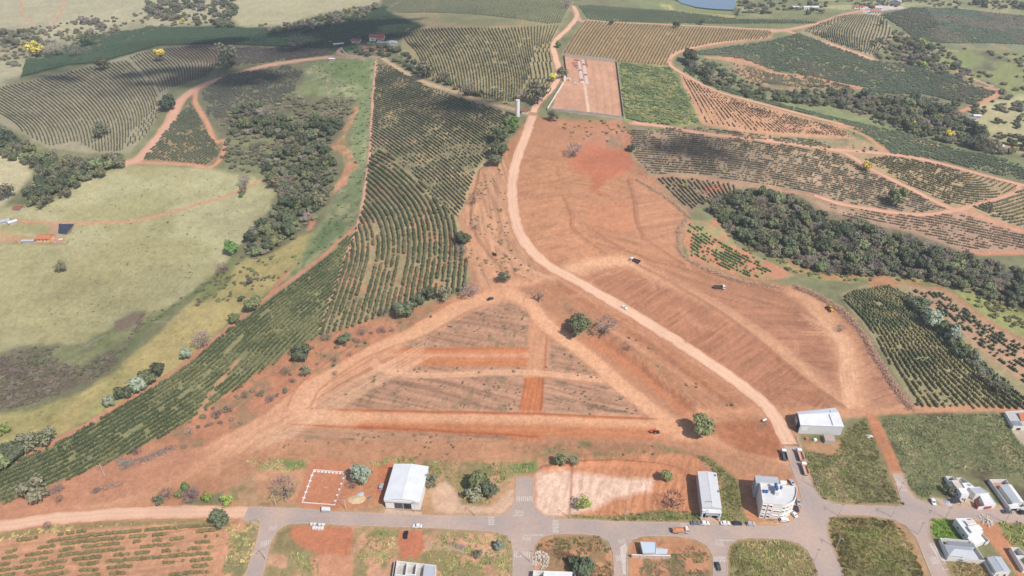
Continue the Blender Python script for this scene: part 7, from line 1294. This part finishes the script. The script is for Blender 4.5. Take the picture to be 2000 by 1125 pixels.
# ---- street light poles
pm = [MB().tube((0,0,-.3),(0,0,9.2),.17,.10,8).mesh('pole_shaft', mat('pole_concrete', C(222,212,200), .8)), MB().tube((0,0,8.6),(0,-1.6,9.3),.045,.035,6).mesh('lamp_arm', STEEL), MB().box(-.16,-2.2,9.22,.16,-1.5,9.36).mesh('lamp_head', ROOFG), MB().box(-.9,-.06,8.1,.9,.06,8.22).mesh('cross_arm', BARKM)]
POLES = [(204,928,'standing alone on the red bank beside the coffee strip'),(539,987,'left of the white foundation'),(676,995,'between foundation and sand heap'),(811,1002,'at the right front corner of the hangar'),(929,1008,'left of the paved stub'),(1113,1013,'at the left end of the red bank'),(1221,1016,'at the middle of the red bank'),(1376,1019,'in front of the narrow warehouse'),(520,1094,'on the leftmost side street'),(1036,1098,'on the side street by the rubble'),(1561,873,'below the white warehouse'),(1592,953,'beside the parked dump trucks'),(1638,1007,'at the corner of the right hand grass lot'),(1741,1010,'at the foot of the red lane'),(1846,1013,'at the corner of the bright grass'),(1962,1021,'at the right edge of the street'),(1633,1071,'halfway down the right hand side street'),(1591,1095,'at the rounded corner lot'),(1793,1043,'beside the street to the grey roofed house'),(1718,885,'halfway up the red lane'),(1754,965,'at the bottom of the red lane'),(1516,1022,'in front of the corner building')]
for k, (x, y, lb) in enumerate(POLES):
    p = G(x, y); o = thing('street_light_pole', 'pale concrete light pole '+lb, 'light pole', p, [0,0,0,.0][k % 4] if y > 1005 or k < 8 else 2.2, 'concrete light poles of the streets')
    for nm_, me in zip(('shaft','lamp_arm','lamp_head','cross_arm'), pm): link(nm_, me, o)
# ================================================================== vehicles
PAINT = mat('vehicle_paint', None, .3, var=.05, spec=.5, objcol='object'); TYRE = mat('tyre_rubber', (.02,.02,.02), .9, var=.1); RIM = mat('wheel_rim', (.45,.45,.46), .4, metal=.6, var=.05); LAMP = mat('headlamp_glass', (.75,.75,.72), .2, var=.02); REDL = mat('tail_lamp', (.45,.03,.03), .3, var=.02); VG = mat('vehicle_glass', (.015,.02,.028), .06, var=.02, spec=.7); LOAD = mat('soil_load', C(222,150,108), .95, var=.25, vscale=.7); CHAS = mat('dark_chassis', C(62,60,60), .8)
def wheel_mesh(r, w_):
    m = MB(); m.tube((0,-w_/2,0),(0,w_/2,0),r,r,14); return m.mesh('wheel_tyre', TYRE), MB().tube((0,-w_/2-.01,0),(0,w_/2+.01,0),r*.55,r*.55,10).mesh('wheel_rim', RIM)
WM = wheel_mesh(.32,.22); WT = wheel_mesh(.52,.32); WB = wheel_mesh(.85,.55)
def wheels(t, pos, wm):
    for x, y, z in pos:
        o = link('wheel', wm[0], t); o.location = (x,y,z); link('rim', wm[1], o)
def rounded(prof, y0, y1, ins=.12):
    """XZ profile swept in Y with narrower ends, for car bodies"""
    m = MB(); n = len(prof); cx = sum(p[0] for p in prof)/n; cz = sum(p[1] for p in prof)/n; sec = []
    for y, k in ((y0,.93),(y0+ins,1.0),(y1-ins,1.0),(y1,.93)): sec.append([(cx+(x-cx)*k, y, cz+(z-cz)*k) for x, z in prof])
    a = sum(prof[i][0]*prof[(i+1)%n][1]-prof[(i+1)%n][0]*prof[i][1] for i in range(n)); v = [p for s in sec for p in s]; f = [tuple(range(n)), tuple(range(3*n,4*n))[::-1]]+[(s*n+i, (s+1)*n+i, (s+1)*n+(i+1)%n, s*n+(i+1)%n) for s in range(3) for i in range(n)]
    return m.add(v, f if a > 0 else [q[::-1] for q in f])
def car_meshes(kind):
    L = {'hatch':3.9,'sedan':4.4,'suv':4.4,'pickup':5.1}[kind]; h = {'hatch':1.48,'sedan':1.44,'suv':1.66,'pickup':1.75}[kind]; a = L/2; W = .86
    body = rounded([(-a,.38),(-a+.05,.82),(-a+.35,.95),(a-1.15,.93),(a-.15,.74),(a,.5),(a-.05,.3),(-a+.1,.28)], -W, W)
    c0, c1 = {'hatch':(-a+.2,a-1.15),'sedan':(-a+.75,a-1.25),'suv':(-a+.15,a-1.3),'pickup':(-.75,a-1.4)}[kind]
    cab = rounded([(c0,.9),(c0+.28,h-.08),(c0+.5,h),(c1-.85,h),(c1-.6,h-.05),(c1,.92)], -W+.06, W-.06, .16)
    side = MB()
    for s in (-1,1):
        y = s*(W-.055); side.add([(c0+.2,y,.98),(c1-.18,y,.98),(c1-.66,y*.985,h-.14),(c0+.4,y*.985,h-.14)], [(0,1,2,3) if s < 0 else (3,2,1,0)])
    ws = MB().add([(c1-.03,-.68,.97),(c1-.03,.68,.97),(c1-.58,.62,h-.06),(c1-.58,-.62,h-.06)], [(0,1,2,3)]); ws.v = [(x+.03,y,z+.02) for x,y,z in ws.v]
    rw = MB().add([(c0-.01,.66,1.0),(c0-.01,-.66,1.0),(c0+.27,-.6,h-.1),(c0+.27,.6,h-.1)], [(0,1,2,3)]); rw.v = [(x-.02,y,z+.02) for x,y,z in rw.v]
    out = [('body', body.mesh('car_body', PAINT)), ('cabin', cab.mesh('car_cabin', PAINT)), ('side_window', side.mesh('car_side_glass', VG)), ('windscreen', ws.mesh('car_windscreen', VG)), ('rear_window', rw.mesh('car_rear_glass', VG))]
    if kind == 'pickup': out.append(('bed', MB().box(-a+.15,-.72,.95,-.85,.72,1.0).mesh('bed_floor', CHAS)))
    for s in (-1,1): out.append(('headlight', MB().box(a-.16,s*.62-.16,.58,a-.02,s*.62+.16,.72).mesh('car_headlight', LAMP))); out.append(('tail_light', MB().box(-a-.01,s*.66-.14,.68,-a+.08,s*.66+.14,.84).mesh('car_tail_light', REDL)))
    for s in (-1,1): out.append(('mirror', MB().box(c1-.35,s*.98-.09,.95,c1-.2,s*.98+.09,1.08).mesh('car_mirror', PAINT)))
    return out, L
CARM = {k: car_meshes(k) for k in ('hatch','sedan','suv','pickup')}
def heading(a, c): return px_angle(a, c)
def car(px, py, ang, kind, col, label, name='car'):
    p = G(px, py); t = thing(name, label, 'pickup' if kind == 'pickup' else 'car', p+Vector((0,0,.07)), ang); ms, L = CARM[kind]
    for nm_, me in ms: link(nm_, me, t).color = (*[float(v) for v in C(*col, 1.25)], 1)
    wheels(t, [(x,y,.32) for x in (L/2-.8, -L/2+.8) for y in (-.78,.78)], WM); t.scale = (1.06,1.06,1.06); return t
WHT = (240,240,240); BLK = (40,42,48); SIL = (186,190,194); NAVY = (56,62,78)
car(1219,602,heading((1190,586),(1250,622)),'hatch',WHT,'white car driving down the wide dirt road'); car(958,585,heading((935,592),(985,572)),'sedan',NAVY,'dark car on the wide dirt track left of the dead tree'); car(745,952,heading((743,958),(748,944)),'hatch',SIL,'silver car parked in the shade left of the hangar'); car(815,1029,math.pi,'sedan',WHT,'white car driving on the street below the hangar'); car(793,1046,heading((793,1052),(795,1040)),'sedan',BLK,'black car on the small red lot below the street')
car(1358,1023,0,'sedan',(120,126,132),'grey car leftmost of the cars parked along the kerb'); car(1377,1023.5,0,'hatch',WHT,'white car parked in front of the narrow warehouse'); car(1416,1023.5,0,'sedan',WHT,'white car right of the warehouse apron'); car(1440,1024,0,'suv',NAVY,'dark blue car parked among the white ones'); car(1466,1025,0,'hatch',SIL,'silver car rightmost of the kerbside row')
car(1546,944,heading((1541,938),(1551,950)),'sedan',SIL,'silver car parked behind the corner building'); car(1559,982,heading((1557,974),(1561,989)),'hatch',(170,176,176),'grey car parked at the side of the corner building'); car(1555,995,heading((1556,1000),(1554,989)),'hatch',(70,60,90),'small dark car at the rounded corner'); car(1549.5,1005,heading((1554,1008),(1547,1000)),'sedan',WHT,'white car nearest the rounded corner'); car(1531,1017,heading((1524,1017),(1540,1015)),'suv',WHT,'white car in front of the corner building')
car(1402,1108,heading((1399,1100),(1404,1114)),'sedan',(70,72,78),'dark car on the side street near the bottom edge'); car(1822,982,heading((1819,975),(1825,988)),'hatch',WHT,'white car parked on the grass left of the double house'); car(1966,1001,.0,'sedan',(90,92,96),'dark car parked in front of the walled house'); car(1997,1003,.0,'suv',BLK,'black car at the right edge of the street'); car(1124,164,heading((1119,164),(1130,165)),'sedan',WHT,'white car inside the cemetery')
# ---- dump trucks
def truck(px, py, ang, cabcol, bedcol, label, load=False, lift=.07, L=8.0, tail=None):
    p = G(px, py); t = thing('dump_truck', label, 'truck', p+Vector((0,0,lift)), ang); a = L/2; cc = (*[float(v) for v in C(*cabcol,1.2)],1); bc = (*[float(v) for v in C(*bedcol,1.4)],1)
    MB().box(-a+.2,-.5,.6,a-.6,.5,.95).build('chassis', CHAS, t)
    cb = rounded([(a-2.0,.7),(a-2.0,2.7),(a-1.8,2.85),(a-.5,2.8),(a-.08,1.7),(a,.7)], -1.2, 1.2, .15).build('cab', PAINT, t); cb.color = cc
    MB().add([(a-.05,-1.0,1.72),(a-.05,1.0,1.72),(a-.44,.95,2.7),(a-.44,-.95,2.7)], [(0,1,2,3)]).build('windscreen', VG, t)
    for s in (-1,1): MB().box(a-1.6,s*1.19-.03,1.75,a-.55,s*1.19+.03,2.55).build('side_window', VG, t); MB().box(a-.06,s*.8-.2,.85,a+.03,s*.8+.2,1.1).build('headlight', LAMP, t); MB().box(a-.25,s*1.4-.1,1.8,a-.1,s*1.4+.1,2.4).build('mirror', CHAS, t)
    x0, x1 = -a, a-2.25; bd = MB(); bd.box(x0,-1.2,1.0,x1,1.2,1.12); bd.box(x0,-1.2,1.121,x1,-1.1,2.2); bd.box(x0,1.1,1.121,x1,1.2,2.2); bd.box(x1-.1,-1.099,1.121,x1,1.099,2.5)
    o = bd.build('tipper_body', PAINT, t); o.color = bc; o2 = MB().box(x0-.08,-1.2,1.05,x0-.002,1.2,2.2).build('tailgate', PAINT, t); o2.color = (*[float(v) for v in C(*(tail or bedcol),1.3)],1)
    for k in range(4): rb = MB(); xx = x0+.5+k*(x1-x0-.8)/3; rb.box(xx,-1.28,1.0,xx+.12,-1.201,2.2); rb.box(xx,1.201,1.0,xx+.12,1.28,2.2); rb.build('rib', PAINT, o).color = bc
    if load:
        m = MB(); N = 8; M_ = 5; rnd = random.Random(1); vs_ = [(x0+.1+(x1-x0-.3)*i/N, -1.05+2.1*j/M_, 1.9+.65*math.sin(math.pi*i/N)*math.sin(math.pi*j/M_)+rnd.uniform(-.08,.08)) for i in range(N+1) for j in range(M_+1)]
        m.add(vs_, [(i*(M_+1)+j, (i+1)*(M_+1)+j, (i+1)*(M_+1)+j+1, i*(M_+1)+j+1) for i in range(N) for j in range(M_)]).build('load', LOAD, t)
    wheels(t, [(x,y,.52) for x in (a-1.1,-a+1.1,-a+2.3) for y in (-1.0,1.0)], WT); return t
truck(1240,513,heading((1250,517),(1232,508)),WHT,(96,92,92),'white cabbed truck with dark bed on the cleared slope'); truck(1405,564,heading((1396,563),(1414,565)),WHT,(92,92,88),'white cabbed truck with dark bed right of the cleared slope')
truck(1531,892,heading((1534,902),(1529,881)),WHT,(110,108,112),'white dump truck parked left of the street end',L=7.4); truck(1562,892,heading((1566,902),(1559,881)),WHT,(228,186,160),'pink bodied dump truck upper of two on the right kerb',L=8.2,tail=(234,180,150)); truck(1571,919,heading((1575,929),(1568,908)),(246,240,238),(226,190,160),'pink bodied dump truck lower of two on the right kerb',L=8.2,tail=(238,190,144)); truck(1329,1039,0.02,(236,214,200),(220,170,140),'dump truck loaded with orange soil on the street',load=True)
# ---- machines
YEL = mat('machine_yellow', C(226,170,60), .5, var=.12); ORG = mat('machine_orange', C(230,110,70), .5, var=.1)
def loader(px, py, ang, label, pm_=YEL):
    t = thing('wheel_loader', label, 'loader', G(px, py)+Vector((0,0,.05)), ang); rounded([(-3.0,.9),(-3.0,2.0),(-2.6,2.2),(-.9,2.2),(-.7,.9)], -1.0, 1.0, .15).build('engine_hood', pm_, t); MB().box(-.7,-.8,.8,1.4,.8,1.5).build('front_frame', pm_, t); MB().box(-.9,-.8,1.5,.6,.8,3.2,.08).build('cab', VG, t); MB().box(-1.0,-.9,3.2,.7,.9,3.35).build('cab_roof', pm_, t)
    for s in (-1,1): MB().tube((.8,s*.55,1.6),(3.0,s*.55,.9),.16,.14,6).build('lift_arm', pm_, t)
    MB().extr([(2.9,.3),(3.1,1.4),(3.3,1.4),(3.2,.5),(4.0,.25),(4.0,.15)], -1.45, 1.45).build('bucket', CHAS, t); wheels(t, [(x,y,.85) for x in (-1.9,1.2) for y in (-1.1,1.1)], WB); return t
loader(1620,606,heading((1626,612),(1614,600)),'yellow wheel loader at the edge of the brush windrow')
t = thing('bulldozer', 'yellow brown bulldozer parked on the bare bank by the coffee rows', 'bulldozer', G(966,499)+Vector((0,0,.05)), heading((966,505),(963,492)))
for s in (-1,1): MB().extr([(-2.0,.35),(-1.7,.02),(1.6,.02),(2.0,.4),(1.7,1.0),(-1.7,1.0)], s*1.05-.28, s*1.05+.28).build('track', CHAS, t)
MB().box(-.3,-.7,.6,2.1,.7,1.9,.05).build('engine_hood', YEL, t); MB().box(-1.7,-.75,.9,-.3,.75,2.9,.06).build('cab', VG, t); MB().box(-1.85,-.9,2.9,-.2,.9,3.05).build('cab_roof', YEL, t); MB().extr([(2.6,.05),(2.5,.7),(2.65,1.3),(2.8,1.3),(2.7,.7),(2.85,.05)], -1.7, 1.7).build('blade', STEEL, t)
for s in (-1,1): MB().tube((.2,s*1.42,.6),(2.55,s*1.2,.6),.1,.1,6).build('push_arm', YEL, t)
t = thing('tractor', 'orange red tractor on the graded street bed above the street', 'tractor', G(1276,845)+Vector((0,0,.05)), math.pi); rounded([(.2,.8),(.2,1.6),(2.0,1.5),(2.1,.8)], -.45, .45, .1).build('engine_hood', ORG, t); MB().box(-1.2,-.7,.9,.1,.7,2.5,.1).build('cab', VG, t); MB().box(-1.3,-.85,2.5,.2,.85,2.65).build('cab_roof', ORG, t)
wheels(t, [(-.8,-.85,.85),(-.8,.85,.85)], WB); wheels(t, [(1.5,-.7,.52),(1.5,.7,.52)], WT); MB().box(-3.4,-1.1,.35,-1.6,1.1,.75).build('scraper', CHAS, t); MB().tube((-1.6,0,.55),(-1.1,0,.7),.1,.1,6).build('drawbar', CHAS, t)
t = thing('water_trailer', 'small white tank trailer beside the dark soil patch', 'trailer', G(1492,823), .5); MB().tube((-1.3,0,1.1),(1.3,0,1.1),.65,.65,14).build('tank', ROOFW, t); MB().box(-1.4,-.5,.4,1.6,.5,.52).build('frame', CHAS, t); wheels(t, [(0,-.7,.4),(0,.7,.4)], WM)
